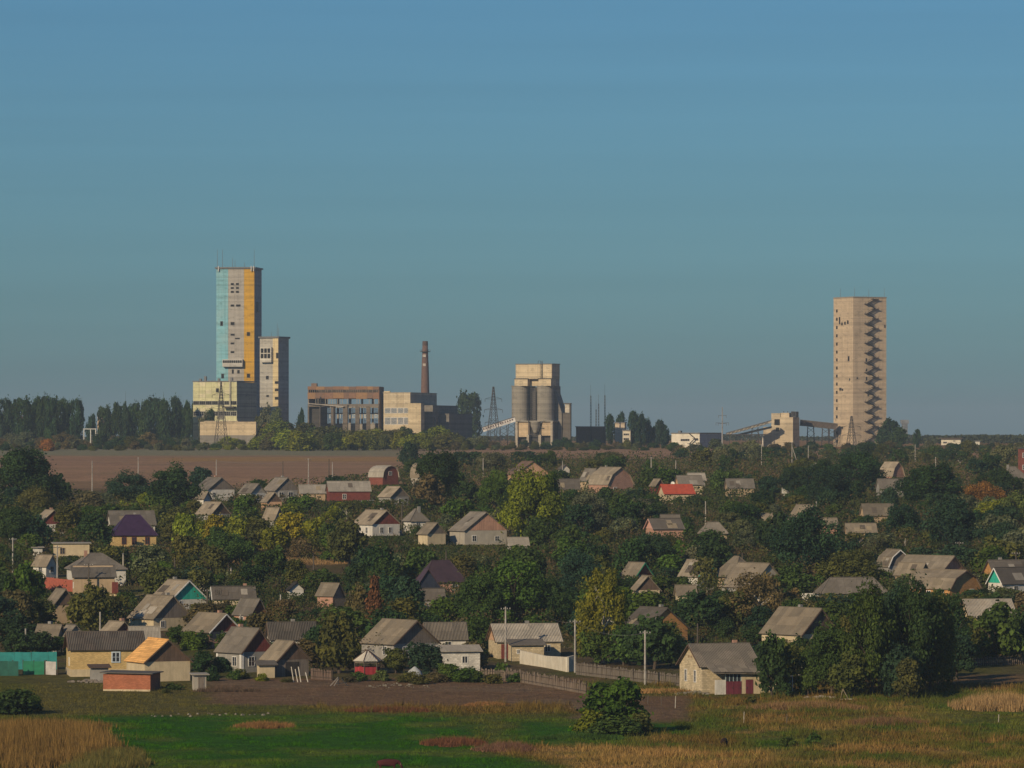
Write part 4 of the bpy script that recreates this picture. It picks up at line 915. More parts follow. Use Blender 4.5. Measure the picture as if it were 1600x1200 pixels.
house('twin tan roof', 'low tan roof beside the pale-gabled cottage', 88, 995, 34, 10, 62, 978, rc='slate_tan', wall=pl('grey'), wh=2.1, chim=1, wins=[], keep=.1)
house('pale sheet roof', 'low pale ribbed sheet roof below the swept-roof barn', 205, 999, 4, 42, 10, 981, 'L', rc='slate_pale', wall=pl('cream'), wh=2.0, wins=[], chim=0, keep=.05, cat='shed', name='shed')
house('red-ended roof', 'tan roof with a reddish gable end among the trees beside the long teal-ended house', 392, 960, 28, 24, 42, 937, rc='slate', wall=pl('rose'), gab=wd('red'), wh=2.3, keep=.15, chim=0)
house('white-ended house', 'long grey-roofed house with a white end gable behind the brown plank shed', 424, 998, 8, 68, 15, 974.5, 'L', rc='slate_dark', wall=pl('white'), gab=pl('white'), wh=2.4, keep=.2, near=True)
house('grey hip house', 'large house with a broad weathered grey hipped roof and white window surrounds', 117, 889, 20, 78, 14, 866.5, 'L', 'hip', 'slate', pl('white'), wh=2.9, keep=.7)
b = house('grey porch range', 'front range of the grey hipped house under a steep lower roof with a brown door', 116, 903, 4.5, 62, 12, 884, 'L', 'mono', 'slate', pl('tan'), wh=2.7, wins=[('L', 1.0, .8, 1.0, 1.0)], chim=0, keep=.9, door=('R', 6.6, 1.0, 2.0, 'red_brown'), cat='house wing', name='house_wing')
house('tiny white gable', 'tiny white-gabled house above the red fence', 72, 884, 22, 15, 50, 868.5, rc='slate_tan', wall=pl('white'), gab=pl('white'), wh=2.1, keep=.5, chim=0)
house('flat beige house', 'long flat-topped beige house with a small pale block at its end', 84, 849.5, 3, 55, 8, 848, rt='flat', rc='slate_pale', roofm='plain', wall=pl('cream'), wh=2.8, wins='R', frame='tan', chim=0, keep=.8)
house('white cube shed', 'tiny white cube of a shed beside the flat beige house', 52, 856, 2, 14, 10, 855, rt='flat', rc='slate_pale', roofm='plain', wall=pl('white'), wh=2.2, wins=[], chim=0, keep=.7, cat='shed', name='shed')
house('dark-red gable house', 'house with a dark red gable and white attic window below the huge dark tree', 61, 819, 16, 44, 25, 798, rc='slate_tan', wall=pl('white'), gab=wd('red_brown'), wh=2.4, keep=.3, chim=1)
house('purple-roofed house', 'yellow house with a deep purple hipped roof and brown windows', 178, 834, 10, 65, 12, 806, 'L', 'hip', 'purple', bk('ochre'), wh=2.7, frame='red_brown', keep=.9, roofm='metal', wins=[('R', 1.9, .9, 1.4, .7), ('R', 3.8, .9, 1.4, .7), ('R', 6.3, .9, 1.4, .7)])
house('white gable behind', 'white-gabled house with a long tan-grey roof behind the purple-roofed house', 175, 820, 11, 66, 14, 799.5, 'L', rc='slate', wall=pl('white'), gab=pl('white'), wh=2.5, keep=.0, chim=0)
house('white-walled cottage', 'white-walled cottage with a dark gable and tall window near the ploughed field', 325, 765, 23, 40, 32, 747, rc='slate', wall=pl('white'), gab=wd('wood_grey'), wh=2.7, keep=.5, chim=1)
house('white annex', 'low white annex with a small tan roof below the white-walled cottage', 318, 779, 17, 10, 58, 769, rc='slate_tan', wall=pl('white'), wh=2.3, keep=.5, chim=0, wins=[], cat='annex', name='annex')
house('tan tent roof', 'steep tan roof with a dark gable above the yellow trees', 330, 803, 25, 28, 40, 785.5, rc='slate_tan', wall=pl('grey'), gab=wd('wood'), wh=2.2, keep=.1, chim=0)
house('pale twin cottage', 'small pale-gabled cottage next to the white-walled cottage', 392, 770, 20, 22, 40, 756.5, rc='slate', wall=pl('white'), gab=pl('slate_pale'), wh=2.3, keep=.4, chim=0)
house('two-window cottage', 'grey cottage with two tall white-framed windows under a dark gable', 430, 766, 20, 37, 30, 747, rc='slate', wall=pl('grey'), gab=wd('wood_grey'), wh=2.6, wins=[('R', 1.6, 1.3, 1.5, .7), ('R', 4.0, 1.3, 1.5, .7)], keep=.7)
house('peach-walled hut', 'little peach-walled hut with a dark gable below the two-window cottage', 417, 784, 10, 23, 25, 770, rc='slate_tan', wall=pl('peach'), gab=wd('wood'), wh=1.9, keep=.6, chim=0, wins=[], cat='hut', name='hut')
house('leaning tan roof', 'tan leaning roof below the peach-walled hut', 428, 812, 18, 14, 50, 794, rc='slate_tan', wall=pl('grey'), wh=2.2, keep=.1, chim=0, wins=[])
house('low pale shed', 'low pale-roofed shed beside the two-window cottage', 470, 770, 4, 38, 10, 758.5, 'L', rc='slate_pale', wall=pl('tan'), wh=2.2, keep=.1, chim=0, wins=[], cat='shed', name='shed')
house('long brick house', 'long red-brown brick house under a wide pale roof by the field', 515, 767, 6, 63, 10, 753, 'L', rc='slate_pale', wall=bk('red_brown'), wh=2.8, keep=.8, chim=0, wins=[('R', 3.4, .9, 1.2, .9)])
house('red arched house', 'red brick house with an arched roof near the field edge', 598, 744, 22, 24, 40, 728.5, rt='barrel', rc='slate_pale', wall=bk('red'), gab=bk('red'), wh=2.8, keep=.8, chim=0, wins=[('R', 2.4, 1.0, 1.0, 3.0)])
house('pale arched roof', 'pale arched roof half hidden by the big dark tree', 656, 745, 14, 14, 42, 725, rt='barrel', rc='slate_tan', wall=pl('slate_pale'), wh=2.6, keep=.6, chim=0, wins=[])
house('dish cottage', 'grey-gabled cottage with a tan roof below the red arched house', 610, 776, 19, 28, 38, 761, rc='slate_tan', wall=pl('grey'), gab=pl('wood_grey'), wh=2.5, keep=.5, chim=0)
house('white street cottage', 'white cottage with two small windows under a dark red front gable', 582, 819, 32, 42, 35, 798.5, rc='slate_tan', wall=pl('white'), gab=wd('red_brown'), wh=2.6, keep=.9, wins=[('R', 2.1, .8, 1.2, .8), ('R', 4.1, .8, 1.2, .8), ('L', 2, .8, 1.2, .8)])
house('white porch house', 'small house with a white glazed porch beside the white street cottage', 642, 812, 12, 26, 25, 796, 'R', 'hip', 'slate', pl('white'), wh=2.7, keep=.7)
house('cream hut', 'cream hut with a tan roof and grey gable beside the rubble heap', 668, 834, 15, 28, 35, 818, rc='slate_tan', wall=pl('cream'), gab=wd('wood_grey'), wh=2.5, keep=.8, chim=0, wins=[], cat='hut', name='hut')
house('broad rose-gabled house', 'broad house with a rose-brown gable and wide grey roof beside the bright yellow-green tree', 726, 829, 24, 66, 26, 801.5, rc='slate', wall=pl('slate_pale'), gab=wd('rose'), wh=3.0, keep=.9, chim=0)
house('plum-roofed house', 'house with a dark plum hipped roof and a white metal pipe', 664, 906, 14, 62, 20, 877.5, 'L', 'hip', 'dark_purple', pl('rose'), wh=2.6, keep=.2, roofm='metal', chim=0)
house('dark navy gable', 'house front with a dark navy gable joined to the plum roof', 650, 918, 5, 37, 18, 890, rc='dark_purple', wall=pl('shadowed'), gab=wd('shadowed'), wh=2.6, keep=.2, roofm='metal', chim=0, wins=[])  # the shadow on this gable is put into its bluish dark colour
house('low grey ridge', 'low grey ribbed roof below the plum-roofed house', 657, 936, 3, 36, 8, 921, 'L', rc='slate_dark', wall=pl('grey'), wh=2.2, keep=.1, chim=0, wins=[])
house('small tan roof', 'small tan roof with a brick end in the middle of the gardens', 520, 930, 25, 16, 52, 913, rc='slate_tan', wall=bk('rose'), gab=bk('rose'), wh=2.2, keep=.2, chim=0, wins=[])
house('tiny dark-roofed hut', 'tiny white-ended hut with a dark roof in the middle of the gardens', 452, 921, 4, 22, 20, 911, rc='dark', wall=pl('white'), gab=pl('white'), wh=1.9, keep=.6, chim=0, wins=[], cat='hut', name='hut')
house('low white shed', 'low white shed with a dark red roof end beside the thin dark pole', 527, 946, 4, 32, 15, 937, 'L', rc='dark', wall=pl('white'), gab=wd('red'), wh=1.9, keep=.5, chim=0, wins=[], cat='shed', name='shed')
house('peach-gabled house', 'house with a peach brick gable and dark brown roof beside the field strip', 806, 741, 16, 53, 22, 721.5, rc='slate_brown', wall=bk('peach'), gab=bk('peach'), wh=2.6, keep=.3, chim=0, wins='')
house('rose gambrel house', 'rose brick house with a bent mansard roof and an upper window', 950, 756, 30, 40, 35, 731, rt='gambrel', rc='slate_tan', wall=bk('rose'), gab=bk('rose'), wh=2.8, keep=.7)
house('old grey roof', 'old grey roof close behind the rose mansard house', 921, 751, 15, 20, 35, 733, rc='slate', wall=pl('tan'), wh=2.5, keep=.0, chim=0, wins=[])
house('sunken grey roof', 'sunken grey roof beside the bright yellow-green tree', 873, 764, 3, 32, 10, 749, 'L', rc='slate_dark', wall=pl('tan'), wh=2.1, keep=.0, chim=0, wins=[])
house('red-roofed house', 'small cream house with a vivid red roof', 1039, 771, 9, 46, 15, 758, 'L', rc='red_roof', roofm='metal', wall=pl('cream'), gab=pl('cream'), wh=2.4, keep=.3, chim=0, wins=[])
house('cream-gabled grey house', 'grey-roofed house with a cream gable just behind the red-roofed house', 1062, 757, 6, 36, 12, 744, 'L', rc='slate', wall=pl('cream'), gab=pl('peach'), wh=2.4, keep=.1, chim=0)
house('narrow grey roof', 'narrow pale grey roof above the red-roofed house', 1078, 750, 4, 24, 12, 740, 'L', rc='slate_pale', wall=pl('grey'), wh=2.3, keep=.0, chim=0, wins=[])
house('dark-red hut', 'dark red-gabled hut beside the red-roofed house', 1024, 759, 8, 14, 30, 749, rc='slate_tan', wall=wd('red_brown'), gab=wd('red_brown'), wh=2.1, keep=.1, chim=0, wins=[], cat='hut', name='hut')
house('pink-gabled house', 'house with a small pink gable and a slate-grey roof deep among the trees', 1022, 826, 12, 46, 18, 811.5, 'L', rc='slate_dark', wall=pl('rose'), gab=pl('pink'), wh=2.8, keep=.5, chim=0, trim='pink', wins='L')
house('small grey peak', 'small grey roof peak behind the pink-gabled house', 1036, 817, 4, 26, 15, 805, 'L', rc='slate', wall=pl('grey'), wh=2.3, keep=.0, chim=0, wins=[])
house('hidden grey hip', 'grey hipped roof hidden among brown bushes beside the pink-gabled house', 1098, 831, 4, 38, 10, 817, 'L', 'hip', 'slate', pl('tan'), wh=2.2, keep=.0, chim=0, wins=[])
house('second teal gable', 'tan-roofed house with a smaller teal gable beside a pale birch trunk', 1090, 900, 27, 28, 42, 876.5, rc='slate_tan', wall=pl('white'), gab=wd('teal'), wh=2.4, keep=.2, trim='teal', chim=0)
house('stepped tan roof', 'upper of the two stepped tan roofs beyond the second teal gable', 1148, 899, 31, 40, 40, 871, 'R', 'hip', 'slate_tan', pl('tan'), wh=2.5, keep=.0, chim=0, wins=[])
house('broad tan roof', 'broad tan-grey roof with a grey gable, lower of the stepped roofs', 1172, 917, 42, 60, 36, 882, rc='slate_tan', wall=pl('grey'), gab=pl('slate_pale'), wh=2.5, keep=.2, chim=0)
house('green-edged gable', 'dark red gable with a green roof edge behind the weeping birch', 993, 899, 21, 26, 42, 880.5, rc='slate_tan', wall=pl('cream'), gab=wd('red_brown'), wh=2.4, keep=.0, trim='green', chim=0)
house('brown-gabled cream house', 'dark brown gable over a cream wall behind the weeping birch', 993, 922, 7, 38, 18, 901, rc='slate_tan', wall=pl('cream'), gab=wd('wood'), wh=2.3, keep=.5, chim=0)
house('little tan roof', 'little tan roof under the dark round bush below the second teal gable', 1060, 929, 4, 27, 12, 916, 'L', rc='slate_tan', wall=pl('cream'), wh=2.1, keep=.2, chim=0, wins=[])
house('orange brick house', 'house with a large orange brick gable and dark roof beside the weeping birch', 1008, 983, 38, 68, 35, 952, rc='slate_dark', wall=bk('orange_brick'), gab=bk('orange_brick'), wh=2.7, keep=.6, chim=1)
house('brown-gabled farmhouse', 'large farmhouse with a wide grey-tan roof and a brown plank gable', 1252, 991, 58, 62, 38, 953, rc='slate_tan', wall=pl('cream'), gab=wd('wood'), wh=2.6, keep=.5, near=True, chim=1)
house('long mossy hip roof', 'long mossy grey hipped roof under the olive dome-shaped tree', 1284, 925, 7, 104, 10, 904, 'L', 'hip', 'slate', pl('white'), wh=2.4, keep=.2, chim=0, wins=[])
house('white-edged attic house', 'house with an ochre roof and grey gable framed by white boards', 1388, 884, 16, 36, 25, 860, rt='gambrel', rc='slate_tan', wall=pl('grey'), gab=pl('wood_grey'), wh=2.5, keep=.6, trim='trim', chim=0)
house('rear mansard house', 'rear mansard house with a rose gable and dark roof edge', 1470, 894, 66, 42, 45, 870.5, rc='slate_tan', wall=pl('rose'), gab=wd('rose'), wh=2.5, keep=.2, trim='wood', chim=0)
house('front mansard house', 'front mansard house with an orange brick gable and four-light attic window', 1484, 919, 60, 52, 42, 893, rt='gambrel', rc='slate_tan', wall=bk('orange_brick'), gab=bk('orange_brick'), wh=2.4, keep=.3, trim='wood', chim=0)
house('side tan roof', 'plain tan roof adjoining the rear mansard house', 1436, 898, 35, 18, 52, 881, rc='slate_tan', wall=pl('tan'), wh=2.4, keep=.0, chim=0, wins=[])
house('orange-ended grey house', 'grey-roofed house with an orange end gable behind the small teal gable', 1554, 895, 12, 62, 15, 877, 'L', rc='slate_dark', wall=bk('orange_brick'), gab=bk('orange_brick'), wh=2.4, keep=.0, chim=1, wins=[])
house('small teal gable house', 'grey-roofed house with a small triangular teal gable edged in white', 1567, 911, 20, 48, 35, 888.5, 'L', rc='slate_dark', wall=pl('white'), gab=wd('teal'), wh=2.4, keep=.4, trim='trim', chim=0)
house('wide pale roof', 'wide pale tan roof with a dark valley line behind leafy trees', 1517, 964, 14, 72, 14, 939, 'L', rc='slate_pale', c2=(.33, .27, .2), wall=pl('cream'), wh=2.4, keep=.0, chim=0, wins=[], near=True)
house('tan roof with pole', 'tan roof with a brown gable behind a thin white pole', 1256, 811, 22, 28, 38, 790, rc='slate_tan', wall=pl('tan'), gab=wd('rose'), wh=2.4, keep=.0, chim=0, wins=[])
house('flat tan roof', 'low flat tan roof just below the tan roof with a pole', 1264, 819, 3, 44, 8, 810.5, 'L', rc='slate_tan', wall=pl('rose'), wh=2.2, keep=.2, chim=0, wins=[])
house('split tan roof', 'tan roof split by a dark bush high on the slope', 1352, 805, 6, 46, 15, 788.5, 'L', rc='slate_tan', wall=pl('tan'), wh=2.3, keep=.0, chim=0, wins=[])
house('faint tan roof', 'faint low tan roof below the split tan roof', 1325, 831, 3, 44, 8, 819, 'L', rc='slate_tan', wall=pl('tan'), wh=2.1, keep=.0, chim=0, wins=[])
house('grey tent roof', 'grey tent-shaped roof below the truss gallery', 1266, 735, 9, 32, 20, 723.5, 'R', 'hip', 'slate', pl('white'), wh=2.4, keep=.1, chim=0, wins=[])
house('brick attic house', 'rose brick attic house below the lone stair tower', 1394, 743, 18, 20, 40, 722.5, rt='gambrel', rc='slate_tan', wall=bk('rose'), gab=bk('rose'), wh=2.8, keep=.5, chim=0)
house('roof below brick attic', 'low grey roof below the rose brick attic house', 1376, 763, 5, 40, 12, 749, 'L', rc='slate', wall=pl('grey'), wh=2.2, keep=.0, chim=0, wins=[])
house('grey hedge hip', 'grey hipped roof above the orange autumn tree', 1572, 746, 9, 34, 15, 729.5, 'L', 'hip', 'slate', pl('white'), wh=2.4, keep=.0, chim=1, wins=[])
b = house('tall red brick house', 'tall red brick house cut by the picture edge above the grey hipped roof', 1594, 701, 2, 22, 10, 700, rt='flat', rc='slate_dark', roofm='plain', wall=bk('red'), wh=8.0, wins=[('R', 1.0, .8, 1.3, 5.6), ('R', 3.2, .8, 1.3, 5.6), ('R', 1.0, .8, 1.3, 2.4)], chim=0, keep=.9)
house('white slope hut', 'small white hut among dark trees below the truss gallery', 1224, 759, 2, 9, 10, 757, rt='flat', rc='slate_pale', roofm='plain', wall=pl('white'), wh=2.4, wins=[], chim=0, keep=.8, cat='hut', name='hut')
house('thin tan roof', 'thin tan roof above the small reddish bush', 1193, 812, 3, 22, 12, 803, 'L', rc='slate_tan', wall=pl('tan'), wh=2.1, wins=[], chim=0, keep=.0)
house('pale low roof', 'pale low roof at the foot of the bright yellow-green tree', 797, 852, 4, 28, 12, 841, 'L', rc='slate_pale', wall=pl('white'), wh=2.0, wins=[], chim=0, keep=.1)
house('roof among bare trees', 'grey roof among bare brown trees below the tall concrete pole', 1138, 762, 4, 40, 12, 749, 'L', rc='slate', wall=pl('tan'), wh=2.2, wins=[], chim=0, keep=.0)
house('white field hut', 'small white gabled hut at the field strip beside a pale post', 876, 733, 4, 14, 20, 727, rc='slate_dark', wall=pl('white'), wh=2.2, wins=[], chim=0, keep=.3, cat='hut', name='hut')

# ------------------------------------------------------------------ trees and shrubs
def add_tint(me, t):
    a = me.attributes.new('tint', 'FLOAT', 'FACE'); a.data.foreach_set('value', t.astype(np.float32))

def leaves_mesh(name, pos, nrm, size, tintv, rg):
    n = len(pos); nrm = nrm / np.linalg.norm(nrm, axis=1, keepdims=True)
    rv = rg.normal(size=(n, 3)); u = np.cross(nrm, rv); u /= np.linalg.norm(u, axis=1, keepdims=True) + 1e-9; v = np.cross(nrm, u)
    s = size[:, None]; bend = nrm * s * .18
    P = np.stack([pos - u * s * .75, pos + v * s * .5 + bend, pos + u * s * .75, pos - v * s * .5 + bend], 1).reshape(-1, 3)
    F = np.arange(4 * n).reshape(n, 4)
    me = bpy.data.meshes.new(name); me.from_pydata(P.tolist(), [], F.tolist()); me.materials.append(LEAF); add_tint(me, np.clip(tintv, 0, 1)); return me

def crown(shape, nleaf, leaf, seed):
    """a crown of unit width and unit height standing on z = 0"""
    rg = np.random.RandomState(seed)
    def unit(k):
        d = rg.normal(size=(k, 3)); return d / np.linalg.norm(d, axis=1, keepdims=True)
    if shape in ('round', 'broad', 'sparse', 'oval'):
        nb = 44 if shape != 'sparse' else 26; d = unit(nb); d[:, 2] = np.where(d[:, 2] < -.75, -d[:, 2], d[:, 2])
        rr_ = rg.uniform(.40, 1.0, nb) ** .6 * rg.choice((1, 1, 1, 1.16), nb)
        ax = {'round': (.37, .37, .40, .50), 'broad': (.40, .40, .37, .50), 'oval': (.35, .35, .42, .52), 'sparse': (.36, .36, .38, .55)}[shape]
        c = np.stack([d[:, 0] * rr_ * ax[0], d[:, 1] * rr_ * ax[1], ax[3] + d[:, 2] * rr_ * ax[2]], 1); br = rg.uniform(.07, .165, nb)
        c[:, :2] += rg.uniform(-.06, .06, 2)
    elif shape == 'poplar':
        nb = 34; z = rg.uniform(.12, .93, nb); prof = np.clip(4 * z * (1 - z), 0.05, 1) ** .42 * rg.uniform(.75, 1.1, nb)
        a = rg.uniform(0, 6.283, nb); q = rg.uniform(.2, 1, nb) ** .5 * prof * .34
        c = np.stack([np.cos(a) * q, np.sin(a) * q, z], 1); br = rg.uniform(.10, .17, nb) * (.5 + .5 * prof)
    elif shape == 'cone':
        nb = 30; z = rg.uniform(.12, .95, nb); a = rg.uniform(0, 6.283, nb); q = (1.02 - z) * .40 * rg.uniform(.3, 1, nb) ** .5
        c = np.stack([np.cos(a) * q, np.sin(a) * q, z], 1); br = rg.uniform(.10, .15, nb)
    elif shape == 'weeping':
        nb = 46; z = rg.uniform(.28, .95, nb); a = rg.uniform(0, 6.283, nb); prof = np.sin(np.clip(z, 0, 1) ** 1.0 * math.pi) ** .6 * .9 + .1
        q = rg.uniform(.25, 1, nb) ** .5 * prof * .40; c = np.stack([np.cos(a) * q, np.sin(a) * q, z], 1); br = rg.uniform(.05, .10, nb)
    else:                                             # shrub, standing on the ground
        nb = 30; d = unit(nb); d[:, 2] = np.abs(d[:, 2]); rr_ = rg.uniform(.3, 1.0, nb) ** .5
        c = np.stack([d[:, 0] * rr_ * .38, d[:, 1] * rr_ * .38, .12 + d[:, 2] * rr_ * .62], 1); br = rg.uniform(.09, .18, nb)
    w = br ** 2 * rg.uniform(.25, 1.5, nb); k = rg.choice(nb, nleaf, p=w / w.sum()); d = unit(nleaf); rad = br[k] * rg.uniform(.45, 1.12, nleaf) ** .6
    zs = {'poplar': 1.0, 'shrub': 1.15, 'cone': 1.0}.get(shape, .95)
    el = rg.uniform(.62, 1.4, (nb, 3)) if shape in ('round', 'broad', 'oval', 'sparse', 'shrub') else np.ones((nb, 3))
    pos = c[k] + d * rad[:, None] * np.array((1, 1, zs)) * el[k]
    if shape == 'weeping':                            # hanging strands
        drop = rg.uniform(0, 1, nleaf) ** 1.2; pos = c[k] + d * rad[:, None] * np.array((1, 1, .35)); pos[:, 2] -= drop * .24
    # stray twigs breaking the outline
    ns = int(nleaf * .16); kk = rg.choice(nleaf, ns); pos[kk] += d[kk] * (br[k[kk]] * rg.uniform(.1, .8, ns))[:, None]
    pos[:, 2] = np.maximum(pos[:, 2], .015)
    nrm = d + rg.normal(size=(nleaf, 3)) * .55 + np.array((0, 0, .3))
    tint = rg.uniform(0, 1, nb)[k] * .5 + rg.uniform(0, 1, nleaf) * .5
    return leaves_mesh('crown', pos, nrm, leaf * rg.uniform(.6, 1.4, nleaf), tint, rg)

BARK = {'dark': M('plain', (.09, .07, .055)), 'pale': M('plain', (.52, .48, .42), (.2, .18, .16))}
def trunk(shape, seed, bark):
    rg = random.Random(seed); m = MB()
    top = {'poplar': .85, 'cone': .8, 'weeping': .74, 'shrub': .5}.get(shape, .62); r0 = {'shrub': .018, 'weeping': .022, 'poplar': .03}.get(shape, .032)
    p = np.array((0, 0, -.06)); n = 6; pts = [p]
    for i in range(n): p = p + np.array((rg.uniform(-.015, .015), rg.uniform(-.015, .015), (top + .06) / n)); pts.append(p)
    for i in range(n): m.bar(pts[i], pts[i + 1], r0 * (1 - .8 * i / n), r0 * (1 - .8 * (i + 1) / n), 6)
    for k in range(9 if shape == 'sparse' else 7):
        z = rg.randint(1 if shape == 'shrub' else 2, n - 1); a = k * 2.4 + rg.uniform(-.4, .4); L = {'poplar': .16, 'cone': .2, 'weeping': .2}.get(shape, .36) * rg.uniform(.7, 1.1)
        q = pts[z]; e = q + np.array((math.cos(a) * L * .5, math.sin(a) * L * .5, L * .45)); f = e + np.array((math.cos(a + .4) * L * .45, math.sin(a + .4) * L * .45, L * .35 - (.1 if shape == 'weeping' else 0)))
        m.bar(q, e, r0 * .42, r0 * .26, 5); m.bar(e, f, r0 * .26, r0 * .08, 4)
        g2 = e + np.array((math.cos(a - .6) * L * .35, math.sin(a - .6) * L * .35, L * .4)); m.bar(e, g2, r0 * .2, r0 * .06, 4)
    return m.mesh('trunk', BARK[bark])

ARCH = {}
def arch(shape, size):
    nl, lf = {'s': (1500, .09), 'm': (3600, .058), 'l': (13000, .027)}[size]
    if shape == 'poplar': nl, lf = {'s': (1500, .075), 'm': (3000, .055), 'l': (5200, .045)}[size]
    if shape == 'sparse': nl = int(nl * .3)
    if shape == 'weeping': nl, lf = 11000, .024
    nv = 1 if shape in ('weeping', 'cone') else 5
    key = (shape, size)
    if key not in ARCH:
        ARCH[key] = [(crown(shape, nl, lf, 100 + 17 * i + sum(map(ord, shape)) + ord(size)), trunk(shape, 5 + i, 'pale' if shape in ('weeping', 'sparse') else 'dark')) for i in range(nv)]
    return ARCH[key][rnd.randrange(nv)]

PAL = {k: (1.1 * v[0], 1.24 * v[1], 1.2 * v[2]) for k, v in dict(dg=(.030, .058, .024), bt=(.026, .054, .036), mg=(.052, .085, .024), gg=(.058, .100, .020), yg=(.15, .165, .022), og=(.085, .088, .030), by=(.15, .14, .020), yl=(.24, .19, .025), au=(.18, .085, .03), rb=(.135, .06, .035), gr=(.105, .115, .078), br=(.105, .085, .05), pg=(.10, .125, .045)).items()}
WORD = dict(dg='dark green', bt='blackish green', mg='mid green', gg='fresh green', yg='yellow-green', og='olive green', by='yellowing', yl='golden yellow', au='orange', rb='rusty brown', gr='grey-green', br='brownish', pg='pale green')
PLANTS = []   # root, kind words, colour key, px, base row, Y, w, h
PXY = []
FARN = {'round': 'scrub_tree', 'broad': 'scrub_tree', 'shrub': 'scrub_bush', 'sparse': 'scrub_tree'}
NAMES = {'oval': 'oval_tree', 'round': 'round_tree', 'broad': 'spreading_tree', 'sparse': 'sparse_tree', 'poplar': 'poplar_tree', 'cone': 'conical_tree', 'weeping': 'weeping_birch', 'shrub': 'shrub'}
KINDW = {'oval': 'oval tree', 'round': 'round tree', 'broad': 'spreading tree', 'sparse': 'thin-leaved tree', 'poplar': 'poplar', 'cone': 'conical tree', 'weeping': 'weeping birch', 'shrub': 'bush'}

def plant(px, Y, w, h, shape, col, label=None):
    X = X_at(px, Y); z = float(ground_z(np.array([X]), np.array([Y]))[0])
    size = 's' if max(w, h) < 3.0 else ('m' if max(w, h) < 8.5 or Y > 1500 else 'l')
    cr, tr = arch(shape, size)
    r = empty(FARN.get(shape, NAMES[shape]) if Y > 1500 else NAMES[shape], (X, Y, z - .03), rnd.uniform(0, 6.28)); r.scale = (w * rnd.uniform(.88, 1.14), w * rnd.uniform(.88, 1.14), h)
    c = link('crown', cr, r); k = rnd.uniform(.82, 1.2); base = PAL[col]; c.color = (base[0] * k * rnd.uniform(.9, 1.12), base[1] * k, base[2] * k * rnd.uniform(.85, 1.15), 1)
    link('trunk', tr, r)
    r['category'] = 'shrub' if shape == 'shrub' else 'tree'
    PLANTS.append([r, shape, col, px, row_of(Y), Y, w, h, label]); PXY.append((X, Y, w)); return r
def T_(px, py, wpx, hpx, shape, col, label=None):
    Y = Y_at(py); s = sc(Y); return plant(px, Y, wpx * s, hpx * s, shape, col, label)

